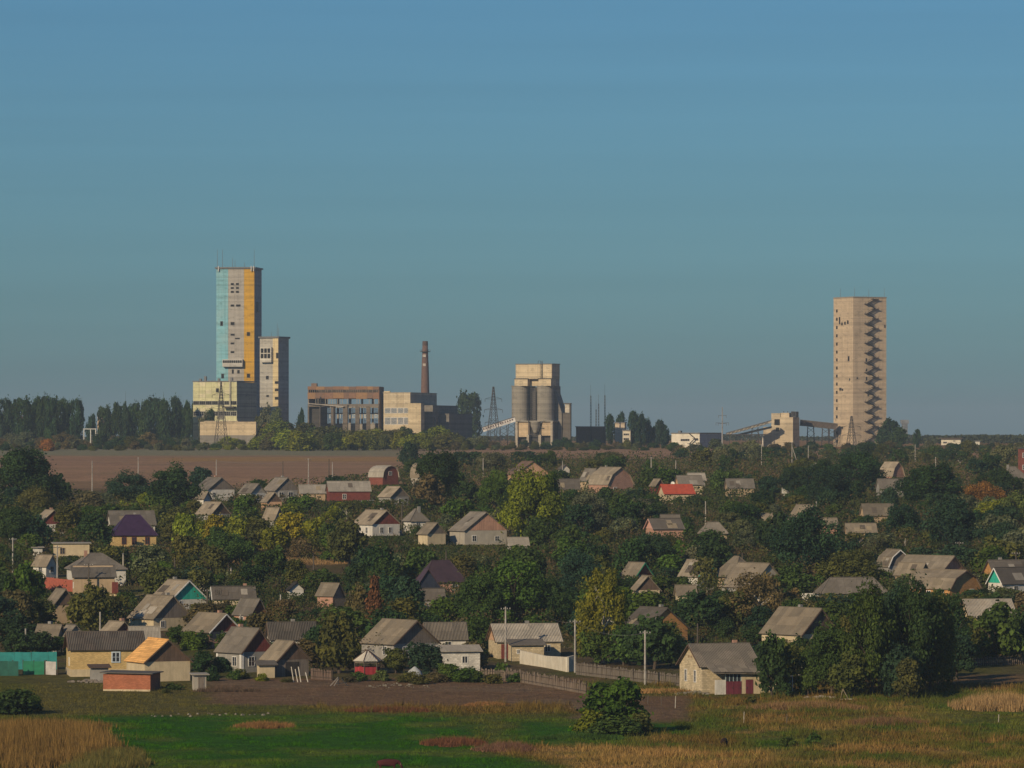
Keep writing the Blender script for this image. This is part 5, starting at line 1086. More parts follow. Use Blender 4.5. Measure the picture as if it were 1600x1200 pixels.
for e in [  # px, base row, width px, height px: the trees the photograph singles out
    (28, 792, 118, 92, 'broad', 'dg', 'huge dark spreading tree at the edge of the ploughed field'), (84, 792, 56, 52, 'round', 'dg'), (200, 792, 78, 54, 'round', 'bt'), (272, 802, 88, 74, 'round', 'dg'), (314, 765, 44, 38, 'round', 'bt'),
    (15, 862, 80, 72, 'round', 'dg'), (55, 862, 60, 55, 'round', 'bt'), (110, 842, 60, 52, 'round', 'og'), (150, 862, 60, 60, 'round', 'dg'), (140, 800, 60, 40, 'shrub', 'br'), (170, 800, 40, 34, 'shrub', 'gr'),
    (640, 731, 38, 39, 'round', 'bt', 'dark round tree alone on the field strip'), (692, 792, 88, 88, 'broad', 'dg', 'big dark tree before the field with a pale arched roof beside it'), (668, 800, 60, 58, 'round', 'br'), (735, 800, 60, 48, 'round', 'dg'),
    (832, 852, 104, 116, 'broad', 'yg', 'bright yellow-green spreading tree, the brightest in the village'), (775, 806, 56, 68, 'round', 'gg'), (858, 838, 70, 96, 'round', 'gg'), (905, 840, 60, 52, 'round', 'bt'), (858, 735, 46, 30, 'round', 'mg'), (775, 735, 36, 26, 'round', 'og'),
    (800, 990, 120, 122, 'broad', 'gg', 'massive fresh green tree behind the cream farmhouse'), (752, 992, 84, 98, 'round', 'mg'), (856, 990, 72, 92, 'round', 'dg'),
    (944, 1036, 96, 156, 'weeping', 'by', 'tall weeping birch with yellowing strands and a white trunk'), (975, 1040, 70, 62, 'round', 'mg'), (930, 1038, 60, 56, 'round', 'mg'), (1022, 1046, 84, 84, 'round', 'dg'), (1048, 1040, 50, 66, 'round', 'og'),
    (637, 978, 62, 74, 'round', 'bt'), (590, 925, 62, 78, 'broad', 'dg'), (586, 988, 46, 84, 'cone', 'rb', 'rusty brown conical tree in the middle of the gardens'), (545, 885, 72, 74, 'round', 'og'), (560, 985, 44, 70, 'round', 'br'), (650, 905, 50, 40, 'round', 'og'),
    (292, 876, 58, 74, 'round', 'yg'), (340, 858, 52, 54, 'round', 'yl'), (372, 866, 50, 58, 'round', 'yg'), (405, 866, 56, 58, 'round', 'og'), (452, 862, 58, 62, 'round', 'yl'), (492, 862, 52, 58, 'round', 'yg'), (520, 866, 44, 52, 'round', 'mg'), (430, 868, 50, 50, 'round', 'yg'), (470, 870, 40, 40, 'shrub', 'br'),
    (1338, 928, 104, 72, 'broad', 'og', 'olive dome-shaped tree over the long mossy hip roof'), (1300, 1085, 92, 112, 'round', 'mg'), (1362, 1088, 104, 166, 'oval', 'mg', 'tallest dark green garden tree beside the burgundy-door house'), (1430, 1084, 96, 168, 'oval', 'dg'), (1480, 1046, 84, 112, 'round', 'dg'), (1402, 1090, 72, 92, 'round', 'bt'), (1330, 1090, 60, 70, 'round', 'og'), (1455, 1080, 92, 140, 'oval', 'og'), (1392, 1078, 84, 150, 'oval', 'bt'), (1420, 1092, 50, 60, 'oval', 'og'), (1325, 1080, 70, 118, 'oval', 'og'), (1262, 1086, 44, 50, 'round', 'mg'), (1224, 1089, 30, 28, 'shrub', 'dg'), (1495, 1062, 60, 70, 'round', 'bt'),
    (1206, 1088, 58, 96, 'round', 'dg', 'dark conifer-like tree hiding the corner of the burgundy-door house'), (1178, 1040, 40, 60, 'round', 'dg') if False else (1246, 1050, 50, 56, 'round', 'dg'), (1100, 990, 74, 72, 'round', 'dg'), (1182, 985, 90, 92, 'sparse', 'br'), (1150, 985, 70, 66, 'round', 'og'), (1104, 930, 46, 62, 'sparse', 'og'), (1200, 970, 60, 80, 'round', 'br'), (1045, 905, 70, 48, 'shrub', 'gg'),
    (1540, 803, 74, 50, 'broad', 'au', 'orange autumn tree, the only one of its colour high on the slope'), (1548, 822, 62, 40, 'round', 'yg'), (1585, 820, 50, 50, 'round', 'pg'), (1335, 768, 92, 62, 'broad', 'dg'), (1300, 796, 80, 66, 'round', 'bt'), (1452, 795, 92, 68, 'broad', 'dg'), (1486, 868, 112, 92, 'broad', 'bt'), (1410, 846, 80, 62, 'round', 'bt'), (1255, 900, 112, 104, 'broad', 'bt'), (1210, 870, 70, 70, 'round', 'dg'), (1560, 780, 70, 50, 'round', 'dg'), (1245, 775, 60, 44, 'round', 'bt'), (1285, 765, 60, 46, 'round', 'dg'),
    (40, 968, 72, 86, 'round', 'gg'), (12, 966, 60, 72, 'round', 'dg'), (140, 990, 80, 78, 'round', 'og'), (190, 968, 46, 42, 'shrub', 'og'), (70, 985, 50, 46, 'round', 'og'), (22, 1012, 80, 50, 'round', 'bt'), (300, 1015, 46, 34, 'shrub', 'gg'),
    (530, 1052, 70, 92, 'round', 'og', 'olive willow-like tree with a pale trunk beside the summerhouse'), (500, 1030, 50, 56, 'round', 'dg'), (618, 1052, 44, 40, 'round', 'og'), (664, 1056, 56, 56, 'round', 'bt'), (702, 1064, 46, 34, 'shrub', 'mg'), (730, 1066, 44, 30, 'shrub', 'gg'), (640, 1066, 40, 22, 'shrub', 'og'), (680, 1066, 40, 20, 'shrub', 'br'), (595, 1064, 34, 20, 'shrub', 'pg'),
    (64, 1024, 62, 36, 'round', 'dg'), (96, 1022, 44, 28, 'round', 'mg'), (30, 1030, 60, 40, 'oval', 'dg'), (118, 1016, 34, 22, 'shrub', 'bt'), (215, 1008, 40, 24, 'shrub', 'mg'), (280, 1008, 50, 30, 'round', 'mg'), (318, 1012, 40, 26, 'round', 'dg'), (1558, 1038, 92, 92, 'round', 'mg'), (1596, 1032, 60, 80, 'round', 'dg'), (1520, 1034, 50, 60, 'round', 'og'), (1440, 1060, 46, 80, 'round', 'bt'),
    (956, 1146, 98, 88, 'broad', 'gg', 'large round yellow-tipped bush alone in the meadow'), (926, 1147, 62, 50, 'shrub', 'yg'), (996, 1147, 50, 44, 'shrub', 'og'), (962, 1149, 80, 40, 'shrub', 'mg'), (375, 1060, 30, 18, 'shrub', 'og'), (410, 1064, 24, 14, 'shrub', 'yg'), (330, 1064, 30, 20, 'shrub', 'dg'), (318, 1052, 46, 34, 'round', 'dg'), (345, 1050, 40, 30, 'shrub', 'bt'), (448, 1066, 22, 9, 'shrub', 'og'), (545, 1066, 26, 14, 'shrub', 'br'), (560, 1064, 30, 18, 'shrub', 'mg'), (655, 1069, 36, 18, 'shrub', 'og'), (745, 1066, 34, 24, 'shrub', 'mg'), (770, 1068, 34, 22, 'shrub', 'og'), (805, 1066, 30, 18, 'shrub', 'mg'), (1068, 1078, 20, 10, 'shrub', 'og'), (500, 1060, 30, 18, 'shrub', 'dg'), (170, 1064, 20, 9, 'shrub', 'og'), (22, 1116, 92, 48, 'shrub', 'dg', 'dark low bush by the meadow above the reed bed'), (48, 1112, 44, 36, 'shrub', 'mg'), (366, 1062, 26, 20, 'shrub', 'mg'), (272, 1078, 30, 14, 'shrub', 'mg'), (258, 1082, 18, 9, 'shrub', 'og'), (785, 1058, 30, 26, 'shrub', 'mg'), (1272, 1164, 30, 22, 'shrub', 'mg'), (1300, 1168, 24, 14, 'shrub', 'og'), (1230, 1166, 30, 18, 'shrub', 'mg'), (1175, 1100, 26, 16, 'shrub', 'og'),
    (735, 690, 56, 80, 'poplar', 'dg', 'stout lone poplar between the boiler house and the silo pylon')]: T_(*e)

def plant_far(px, Y, wpx, top, shape, col, label=None):
    s = sc(Y); return plant(px, Y, wpx * s, (row_of(Y) - top) * s, shape, col, label)
for px, wpx, top in ((6, 20, 624), (20, 18, 621), (35, 22, 620), (49, 16, 628), (57, 18, 622), (68, 18, 617), (80, 18, 616), (94, 20, 617), (107, 18, 619), (120, 20, 622)):
    plant_far(px, 2240 + rnd.uniform(-20, 20), wpx * 1.5, top + rnd.uniform(-3, 5), 'poplar', 'dg' if px % 3 else 'bt')
for px, wpx, top in ((143, 14, 645), (162, 22, 631), (184, 20, 626), (197, 14, 632), (210, 20, 624), (226, 20, 623), (241, 20, 622), (258, 20, 625), (275, 20, 624), (290, 18, 627), (303, 16, 627)):
    plant_far(px, 2235 + rnd.uniform(-20, 20) + (60 if 140 < px < 176 else 0), wpx * 1.45, top + rnd.uniform(-3, 5), 'poplar', 'bt' if px % 2 else 'dg')
for px, wpx, top in ((952.5, 13, 645), (969, 14, 645), (992, 18, 643), (1000, 14, 646), (1010, 12, 652), (1019, 14, 664), (1031, 13, 654), (1040, 12, 664), (1034, 18, 668)):
    plant_far(px, 2300 + rnd.uniform(-12, 12) + (45 if 960 < px < 980 else 0), wpx * 1.5, top, 'poplar', 'bt')
for px, wpx, top, col in ((418, 26, 634, 'gr'), (432, 24, 640, 'gr'), (408, 24, 650, 'og'), (470, 14, 640, 'bt'), (448, 24, 660, 'dg'), (1391, 34, 656, 'bt'), (1405, 24, 668, 'dg'), (1432, 15, 671, 'bt'), (1380, 20, 672, 'dg'), (350, 20, 662, 'gr'), (322, 20, 645, 'gr'), (328, 16, 640, 'dg') ):
    plant_far(px, 2190 + rnd.uniform(-10, 10), wpx * 1.25, top, 'poplar' if wpx < 20 else 'round', col)
# the scrub belt in front of the works
def belt_top(px): return float(np.interp(px, [0, 150, 300, 330, 395, 410, 520, 600, 700, 720, 780, 810, 850, 900, 960, 1040, 1060, 1130, 1180, 1300, 1400, 1500, 1600], [674, 675, 676, 680, 681, 655, 658, 661, 666, 670, 680, 686, 684, 680, 682, 688, 694, 690, 690, 692, 688, 688, 688]))
belt_cols = lambda px: rnd.choice(('gr', 'gr', 'br', 'og', 'dg') if px < 320 else ('og', 'yg', 'br', 'mg', 'og', 'yg') if px < 700 else ('og', 'br', 'mg', 'gr', 'dg', 'bt', 'og'))
for row, (Y0, Y1) in enumerate(((2130, 2180), (2060, 2110), (1985, 2040))):
    px = -10 + row * 9
    while px < 1612:
        Y = rnd.uniform(Y0, Y1); s = sc(Y); top = belt_top(px) + rnd.uniform(0, 9) + (0, 5, 11)[row]; base = row_of(Y)
        hp = base - top
        if hp > 5: plant(px, Y, max(hp * 1.25, 17) * s * rnd.uniform(.9, 1.25), hp * s, 'shrub' if rnd.random() < .7 else 'round', belt_cols(px))
        px += rnd.uniform(14, 25)
for row in range(5):
    px = 1035 + row * 11 + rnd.uniform(0, 20)
    while px < 1612:
        Y = 1960 - row * 75 + rnd.uniform(-25, 25); hp = rnd.uniform(9, 20)
        plant(px, Y, hp * 1.5 * sc(Y), hp * sc(Y), 'shrub' if rnd.random() < .65 else 'round', rnd.choice(('og', 'br', 'dg', 'og', 'mg', 'gr', 'bt'))); px += rnd.uniform(22, 40)
plant_far(74, 1975, 26, 681, 'shrub', 'au', 'rust-red bush at the foot of the poplar row')

# gardens: fill the ground between the houses, keeping what the photograph shows of each house clear
lo = lambda px: float(np.interp(px, [0, 90, 110, 330, 350, 480, 560, 760, 770, 1060, 1070, 1190, 1200, 1450, 1470, 1600], [1008, 1008, 985, 985, 1030, 1048, 1040, 1046, 1000, 1036, 1010, 1010, 1078, 1078, 1032, 1028]))
hi = lambda px: float(np.interp(px, [0, 100, 140, 330, 420, 600, 650, 800, 860, 1050, 1100, 1600], [770, 775, 785, 775, 765, 745, 720, 716, 716, 716, 712, 706]))
sky_top = lambda px: float(np.interp(px, [0, 140, 330, 600, 660, 760, 1050, 1100, 1250, 1400, 1600], [760, 765, 755, 738, 708, 706, 705, 698, 696, 690, 690]))
CLEAR = [(300, 470, 868, 884), (470, 640, 880, 892), (400, 560, 889, 912), (1490, 1570, 862, 876), (170, 240, 918, 945), (60, 120, 898, 936)]
zone = lambda px, py: ('og', 'mg', 'og', 'yg', 'gg') if px < 560 and 800 < py < 880 else ('dg', 'bt', 'mg', 'dg', 'bt', 'og', 'gr') if px > 1180 and py < 900 else ('dg', 'mg', 'og', 'bt', 'gg', 'gr', 'dg', 'mg') if py < 960 else ('mg', 'og', 'dg', 'gg', 'bt', 'br')
n = 0; tries = 0
while n < 760 and tries < 60000:
    tries += 1
    px = rnd.uniform(-15, 1615); py = rnd.uniform(706, 1078)
    if not hi(px) <= py <= lo(px): continue
    if any(x0 < px < x1 and y0 < py < y1 for x0, x1, y0, y1 in CLEAR): continue
    Y = Y_at(py); s = sc(Y)
    if rnd.random() > min(1, (.085 / s) ** .25 * 1.0 + .12): continue
    h = rnd.choice((2.0, 2.6, 3.4, 4.4, 5.2, 6.0, 6.8)) * rnd.uniform(.85, 1.15); w = h * rnd.uniform(.95, 1.35)
    for x0, x1, yt, yb, base in BOXES:                     # nearer than that house: stay below what shows of it
        if py > base - 1 and x0 - w / s * .45 < px < x1 + w / s * .45: h = min(h, (py - yb) * s)
    h = min(h, (py - sky_top(px)) * s)
    if h < 1.1: continue
    w = min(w, h * 1.6); X = X_at(px, Y)
    if any((X - x) ** 2 + (Y - y) ** 2 < (r_ * .72 + w * .2) ** 2 for x, y, r_ in FOOT): continue
    if any((X - x) ** 2 + ((Y - y) * .6) ** 2 < (.36 * (w + ww)) ** 2 * .42 for x, y, ww in PXY): continue
    shape = 'shrub' if h < 2.7 else rnd.choice(('round', 'oval', 'broad', 'oval', 'sparse' if rnd.random() < .5 else 'broad'))
    plant(px, Y, w, h, shape, rnd.choice(zone(px, py))); n += 1

# label every plant by colour, kind and the buildings it stands among
def near_lm(px, py, k=3):
    return sorted(LANDMARKS, key=lambda l: abs(l[0] - px) + 1.3 * abs(l[1] - py))[:k]
ORD = ['first', 'second', 'third', 'fourth', 'fifth', 'sixth', 'seventh', 'eighth', 'ninth', 'tenth', 'eleventh', 'twelfth', 'thirteenth', 'fourteenth', 'fifteenth', 'sixteenth', 'seventeenth', 'eighteenth', 'nineteenth', 'twentieth']
buckets = {}
for p in PLANTS:
    r, shape, col, px, py, Y, w, h, label = p
    r['group'] = 'scrub belt below the works' if 1900 < Y < 2185 else 'poplars among the works' if Y >= 2185 else 'garden bushes' if shape == 'shrub' else 'garden trees among the houses'
    if label: r['label'] = label; continue
    l1, l2, l3 = near_lm(px, py)
    dx = px - l1[0]; dy = py - l1[1]
    rel = 'below the' if dy > 6 and abs(dx) < 60 else 'behind the' if dy < -6 and abs(dx) < 60 else 'beside the'
    size = 'tall' if h > 6.5 else 'small' if h < 2.6 else 'mid-sized'
    buckets.setdefault((size, WORD[col], KINDW[shape], rel, l1[2], l2[2]), []).append((abs(px - l2[0]) + abs(py - l2[1]) * .01, r))
merged = {}
for (size, cw, kw, rel, a, b2), lst in buckets.items():
    lst.sort(key=lambda t: t[0])
    for i, (_, r) in enumerate(lst):
        base = f'{size} {cw} {kw} {rel} {a}'
        merged.setdefault(base, []).append((b2, i, len(lst), r))
for base, lst in merged.items():
    if len(lst) == 1: lst[0][3]['label'] = base; continue
    for b2, i, n_, r in lst:
        t = base + f', towards the {b2}' if n_ == 1 else f'{ORD[min(i, 19)]} {base} counted from the {b2}'
        for cut in ('mid-sized ', 'small ', 'tall ', ' counted'):
            if len(t.replace('-', ' ').split()) > 16: t = t.replace(cut, '', 1)
        if len(t.replace('-', ' ').split()) > 16 and n_ == 1: t = t.replace('towards the', 'near')
        if len(t.split()) > 16: t = t.split(', towards')[0].split(' counted')[0].split(' from the')[0]
        r['label'] = t

_seen = {}
for p in PLANTS:
    l = p[0]['label']; _seen.setdefault(l, []).append(p)
for l, ps in _seen.items():
    if len(ps) > 1:
        ps.sort(key=lambda p: -p[7])
        for i, p in enumerate(ps): p[0]['label'] = (('tallest ', 'second tallest ', 'third tallest ', 'fourth tallest ', 'fifth tallest ', 'sixth tallest ')[min(i, 5)] + l.replace('tall ', '').replace('small ', ''))
for p in PLANTS:
    l = p[0]['label']
    for cut in (' counted', 'mid-sized ', 'spreading ', 'round ', 'oval '):
        if len(l.split()) > 16: l = l.replace(cut, '', 1)
    p[0]['label'] = l
# ------------------------------------------------------------------ poles, fences and small things
WHITE_POST = M('concrete', (.40, .375, .34)); DARKPOLE = M('plain', (.10, .085, .07))
def pole(px, top, base, label, mat=WHITE_POST, arms=1, brace=None, rad=.15, Y=None, h=None):
    Y = Y or Y_at(base); zb = float(gz(Y)); h = h or (Z_at(top, Y) - zb); r = empty('utility_pole', (X_at(px, Y), Y, zb), rnd.uniform(-.5, .5)); tag(r, label, 'pole', 'utility poles in the village')
    MB().bar((0, 0, -.5), (0, 0, h), rad, rad * .7, 8).build('shaft', mat, r)
    for k in range(arms):
        z = h - .35 - k * .7; q = MB().box(-.75, .75, -.05, .05, z - .05, z + .05).build('crossarm', STEEL, r)
        for x in (-.65, -.25, .25, .65): MB().bar((x, 0, z + .05), (x, 0, z + .22), .05, .03, 5).build('insulator', M('plain', C['white']), q)
    if brace: MB().bar((brace, .2, -.5), (0, .1, h * .85), rad * .85, rad * .6, 6).build('brace', mat, r)
    return r
POLES = [(898.5, 968, 1051, 'pale concrete pole at the end of the white yard wall', WHITE_POST, 1), (1008, 985, 1071, 'pale concrete pole beside the upper board fence near the meadow bush', WHITE_POST, 1), (790, 948, 1034, 'pale concrete pole before the door of the cream farmhouse', WHITE_POST, 1),
    (837.5, 943, 985, 'short paired pale pole behind the roof of the cream farmhouse', WHITE_POST, 1), (834.5, 922, 985, 'taller paired pole behind the roof of the cream farmhouse', DARKPOLE, 1), (547, 925, 985, 'thin dark pole beside the rusty brown conical tree', DARKPOLE, 0), (438.5, 929, 976, 'pale pole above the white-ended house', WHITE_POST, 0), (156.5, 956, 1000, 'pale pole beside the small red gable', WHITE_POST, 0), (40, 982, 1020, 'white post among bushes beside the twin tan roof', WHITE_POST, 0),
    (20, 840, 896, 'grey pole with a crossarm beside the tiny white gable', WHITE_POST, 1), (89.5, 852, 918, 'tall pole rising beside the red fence', WHITE_POST, 1), (273, 872, 912, 'thin pole above the teal-gabled cottage', DARKPOLE, 0), (324, 920, 958, 'dark slim pole beside the largest teal gable', DARKPOLE, 1), (376, 960, 990, 'pale pole beside the red-gabled house', WHITE_POST, 0), (138.5, 880, 930, 'slim dark pole before the grey hipped house', DARKPOLE, 1),
    (490, 868, 905, 'thin dark pole on the dry grass strip', DARKPOLE, 0), (697, 860, 896, 'thin pole above the plum roof', DARKPOLE, 0), (628, 788, 832, 'slim pole between the white street cottage and the white porch house', DARKPOLE, 0), (1102.5, 783, 825, 'pale pole among the yellow bushes above the hidden grey hip', WHITE_POST, 0), (1275.5, 783, 815, 'thin white pole before the tan roof', WHITE_POST, 0), (1499, 846, 885, 'dark slim pole above the rear mansard house', DARKPOLE, 1), (1587.5, 862, 908, 'dark pole with a crossarm before the orange-ended grey house', DARKPOLE, 1), (1592, 889, 926, 'pale concrete post beside the small teal gable house', WHITE_POST, 0), (1491.5, 912, 940, 'short white post below the front mansard house', WHITE_POST, 1), (1090, 974, 1012, 'slim pole behind the burgundy-door house', DARKPOLE, 0), (1234, 984, 1012, 'thin dark pole before the brown-gabled farmhouse', DARKPOLE, 0), (881, 872, 905, 'slim dark pole behind the massive fresh green tree', DARKPOLE, 0), (1126, 872, 893, 'thin dark pole beside the second teal gable', DARKPOLE, 0), (1160, 864, 893, 'thin dark pole over the stepped tan roof', DARKPOLE, 0),
    (144, 720, 768, 'white pole standing alone in the ploughed field', WHITE_POST, 0), (216, 714, 745, 'thin pole in the field behind the dark round tree', WHITE_POST, 0), (338, 718, 748, 'pole above the white-walled cottage', WHITE_POST, 0), (482, 716, 757, 'grey pole in the field above the low pale shed', WHITE_POST, 1), (519.5, 722, 754, 'white pole in the field behind the long brick house', WHITE_POST, 0), (514, 717, 754, 'dark pole in the field behind the long brick house', DARKPOLE, 0), (442, 720, 750, 'faint dark pole in the field above the two-window cottage', DARKPOLE, 0), (739.5, 718, 742, 'dark post at the field strip beyond the big dark tree', DARKPOLE, 0), (755, 716, 748, 'pale post at the field strip beyond the big dark tree', WHITE_POST, 0), (879, 720, 748, 'pale post beside the small white hut at the field strip', WHITE_POST, 0), (1017.5, 714, 748, 'pale post above the dark-red hut', WHITE_POST, 1), (1056, 719, 752, 'pale post above the red-roofed house', WHITE_POST, 0), (1190, 694, 728, 'grey lamp-like post below the transfer house conveyor', WHITE_POST, 1), (1430, 694, 722, 'pale post beyond the rose brick attic house', WHITE_POST, 0), (1462, 714, 740, 'white post in the field strip towards the white far building', WHITE_POST, 0), (1263, 696, 724, 'slim post above the grey tent roof', WHITE_POST, 0), (1281, 716, 745, 'dark slim post before the grey tent roof', DARKPOLE, 0), (73, 722, 742, 'dark post in the field beside the huge dark spreading tree', DARKPOLE, 0)]
for p in POLES: pole(p[0], p[1], p[2], p[3], p[4], p[5])
pole(1237.5, 690, 736, 'pole with a slanting brace below the transfer house', WHITE_POST, 1, brace=2.4)
for px, top, base, lb in ((605, 949.5, 990, 'white metal flue pipe behind the ridge of the grey barn house'), (192.5, 866, 905, 'white flue pipe beside the grey hipped house'), (361, 889, 930, 'white flue pipe above the long teal-ended house'), (664, 872, 905, 'white flue pipe beside the plum roof')):
    Y = Y_at(base); zb = float(gz(Y)); r = empty('flue_pipe', (X_at(px, Y), Y, zb)); tag(r, lb, 'flue pipe', 'white flue pipes'); h = Z_at(top, Y) - zb
    MB().bar((0, 0, 0), (0, 0, h), .13, .13, 8).build('pipe', M('plain', C['slate_pale']), r); MB().bar((0, 0, h), (0, 0, h + .25), .2, .05, 8).build('cowl', STEELG, r)
# tall concrete transmission pole
Y = 2000; zb = float(gz(Y)); r = empty('transmission_pole', (X_at(1128.6, Y), Y, zb)); tag(r, 'tall concrete transmission pole with three pairs of arms beside the white office', 'pole'); LANDMARKS.append((1128, 700, 'tall concrete pole')); h = Z_at(636, Y) - zb
MB().bar((0, 0, -1), (0, 0, h), .38, .17, 8).build('shaft', M('concrete', (.34, .33, .32)), r)
for z, w in ((h * .80, 1.6), (h * .63, 2.6), (h * .62, 1.7)):
    q = MB(); q.bar((-w, 0, z + .2), (0, 0, z), .09); q.bar((w, 0, z + .2), (0, 0, z), .09); q = q.build('crossarm', STEEL, r)
    for x in (-w, w): MB().bar((x, 0, z + .2), (x, 0, z - .9), .08, .08, 5).build('insulator', STEELG, q)

def fence(label, p0, p1, h0, h1, mat, bw=.24, gap=.05, lean=.04, thick=.03, posts=1.9, postm=None, rail=True, name='board_fence', cat='fence', bname='board', hv=.12):
    Ya, Yb = Y_at(p0[1]), Y_at(p1[1]); a = np.array((X_at(p0[0], Ya), Ya)); c = np.array((X_at(p1[0], Yb), Yb)); L = np.linalg.norm(c - a); d = (c - a) / L; ang = math.atan2(d[1], d[0])
    z0 = float(gz(Ya)); r = empty(name, (a[0], a[1], z0), ang); tag(r, label, cat); nb = int(L / (bw + gap)); me = MB().box(0, bw, -thick, 0, 0, 1).mesh(bname, mat)
    zt = lambda t: float(ground_z(np.array([a[0] + d[0] * t]), np.array([a[1] + d[1] * t]))[0]) - z0
    for k in range(nb):
        t = k * (bw + gap); o = link(bname, me, r, (t, rnd.uniform(-.02, .02), zt(t) - .1)); o.scale = (1, 1, (h0 + (h1 - h0) * t / L) * rnd.uniform(1 - hv, 1 + hv * .6) + .1); o.rotation_euler = (rnd.uniform(-lean, lean), rnd.uniform(-lean, lean), 0)
    if posts:
        n_ = int(L / posts) + 1
        for k in range(n_): t = min(L, k * posts); o = MB().box(-.06, .06, 0.01, .13, -.3, (h0 + (h1 - h0) * t / L) + .12).build('post', postm or M('plain', (.07, .055, .045)), r); o.location = (t, 0, zt(t))
    if rail:
        for f in (.25, .8):
            MB().bar((0, -.05, zt(0) + h0 * f), (L, -.05, zt(L) + h1 * f), .045).build('rail', postm or M('plain', (.07, .055, .045)), r)
    return r
GW = M('plain', (.21, .165, .13), (.11, .09, .07)); fence('weathered grey board fence nearest the ploughed plot with leaning posts', (790, 1062), (916, 1084), 1.5, 1.45, GW, lean=.07, hv=.22)
fence('dark weathered board fence running from the white yard wall to the burgundy-door house', (900, 1054), (1066, 1073), 1.6, 1.45, M('plain', (.17, .145, .12), (.10, .085, .07)), .22)
fence('short dark plank fence before the brown plank shed', (486, 1061), (519, 1063), 1.35, 1.2, M('plain', (.15, .105, .085)), .2)
fence('grey picket fence half hidden by bushes beside the white block shed', (752, 1061), (792, 1064), 1.4, 1.3, GW, .16, .1)
fence('grey paling fence along the far clearing beyond the dark tree', (1478, 1042), (1602, 1038), 1.1, 1.1, GW, .14, .16, posts=3)
fence('red metal fence panels beside the tall pole', (70, 921), (118, 925), 2.0, 1.9, M('metal', (.36, .10, .065), (.24, .08, .06)), 1.2, .02, .01, hv=.02, rail=False, name='metal_fence', bname='panel')
fence('white ribbed fence at the edge of the trees beside the fresh green tree', (0, 968), (20, 969), 1.6, 1.6, M('metal', (.55, .55, .54)), .5, .03, .01, rail=False, name='metal_fence', bname='panel')
fence('white ribbed fence beside the tan plastered shed', (62, 962), (80, 965), 1.7, 1.7, M('metal', (.55, .55, .52)), .5, .03, .01, rail=False, name='metal_fence', bname='panel')
fence('green metal gate panels in front of the teal fence', (36, 1054), (71, 1054), 1.75, 1.7, M('metal', (.02, .20, .11)), 1.35, .03, .01, hv=.02, rail=False, name='metal_gate', cat='gate', bname='panel', posts=1.4)
fence('pale grey gate panels beside the yellow brick house', (71.5, 1054), (94, 1055), 1.75, 1.7, M('metal', (.45, .43, .42)), .85, .02, .01, hv=.02, rail=False, name='metal_gate', cat='gate', bname='panel')
fence('long teal metal fence running up to the yellow brick house', (-4, 1046), (97, 1046), 2.3, 2.3, M('metal', (.025, .24, .24)), 1.1, .02, .005, hv=.02, rail=False, name='metal_fence', bname='panel', posts=2.2)  # teal dimmed, the shadow on the fence is in its colour
fence('dark green metal gate leaf at the picture edge beside the green gate', (-3, 1056), (35, 1056), 1.9, 1.9, M('metal', (.02, .11, .085)), 1.3, .02, .01, hv=.02, rail=False, name='metal_gate', cat='gate', bname='panel')
fence('green sheet fence beside the white porch house', (640, 832), (660, 832), 1.3, 1.3, M('metal', (.02, .24, .13)), .9, .02, .01, hv=.02, rail=False, name='metal_fence', bname='panel')
fence('pale concrete fence before the white street cottage', (600, 836), (641, 835), .9, .9, M('concrete', (.45, .43, .42)), 1.9, .03, .005, hv=.02, rail=False, name='concrete_fence', bname='panel')
fence('white fence beside the long mossy hip roof', (1252, 944), (1284, 944), 1.7, 1.7, M('plain', C['white']), .9, .03, .005, hv=.02, rail=False, name='white_fence', bname='panel')
fence('white fence below the long brick house', (556, 788), (592, 787), .9, .9, M('plain', (.5, .5, .5)), 1.2, .03, .005, hv=.02, rail=False, name='white_fence', bname='panel')

def wall_run(label, pts, h, mat, th=.25, name='yard_wall', parts=()):
    Ys = [Y_at(p[1]) for p in pts]; P = [(X_at(p[0], y), y) for p, y in zip(pts, Ys)]; z0 = float(gz(Ys[0])); r = empty(name, (P[0][0], P[0][1], z0)); tag(r, label, 'wall')
    for i in range(len(P) - 1):
        (xa, ya), (xb, yb) = P[i], P[i + 1]; L = math.hypot(xb - xa, yb - ya); dx, dy = (xb - xa) / L, (yb - ya) / L; m = MB(); nxv, nyv = -dy * th, dx * th
        za, zb = float(gz(ya)) - z0, float(gz(yb)) - z0; ox, oy = P[0]
        a0, b0 = (xa - ox, ya - oy), (xb - ox, yb - oy); ha, hb = (h[i], h[i + 1])
        v = [(*a0, za - .6), (*b0, zb - .6), (b0[0] + nxv, b0[1] + nyv, zb - .6), (a0[0] + nxv, a0[1] + nyv, za - .6), (*a0, za + ha), (*b0, zb + hb), (b0[0] + nxv, b0[1] + nyv, zb + hb), (a0[0] + nxv, a0[1] + nyv, za + ha)]
        m.v = v; m.f = [(0, 3, 2, 1), (4, 5, 6, 7), (0, 1, 5, 4), (1, 2, 6, 5), (2, 3, 7, 6), (3, 0, 4, 7)]; m.build('wall_section', mat, r)
    return r
wall_run('long whitewashed yard wall stepping down before the cream farmhouse', [(812, 1037), (851, 1043), (886, 1050), (898, 1049)], [1.8, 1.55, 1.95, 2.1], M('plain', (.60, .56, .47), (.42, .36, .28)))
wall_run('curved cream yard wall with yellow patches below the grey hipped house', [(160, 938), (166, 944), (190, 948), (212, 946), (226, 942)], [1.9, 1.8, 1.7, 1.5, 1.4], M('plain', (.62, .53, .34), (.62, .46, .09)))
wall_run('low whitewashed wall before the broad rose-gabled house', [(686, 849), (720, 851), (760, 850)], [.9, .9, .9], M('plain', (.55, .52, .45)))

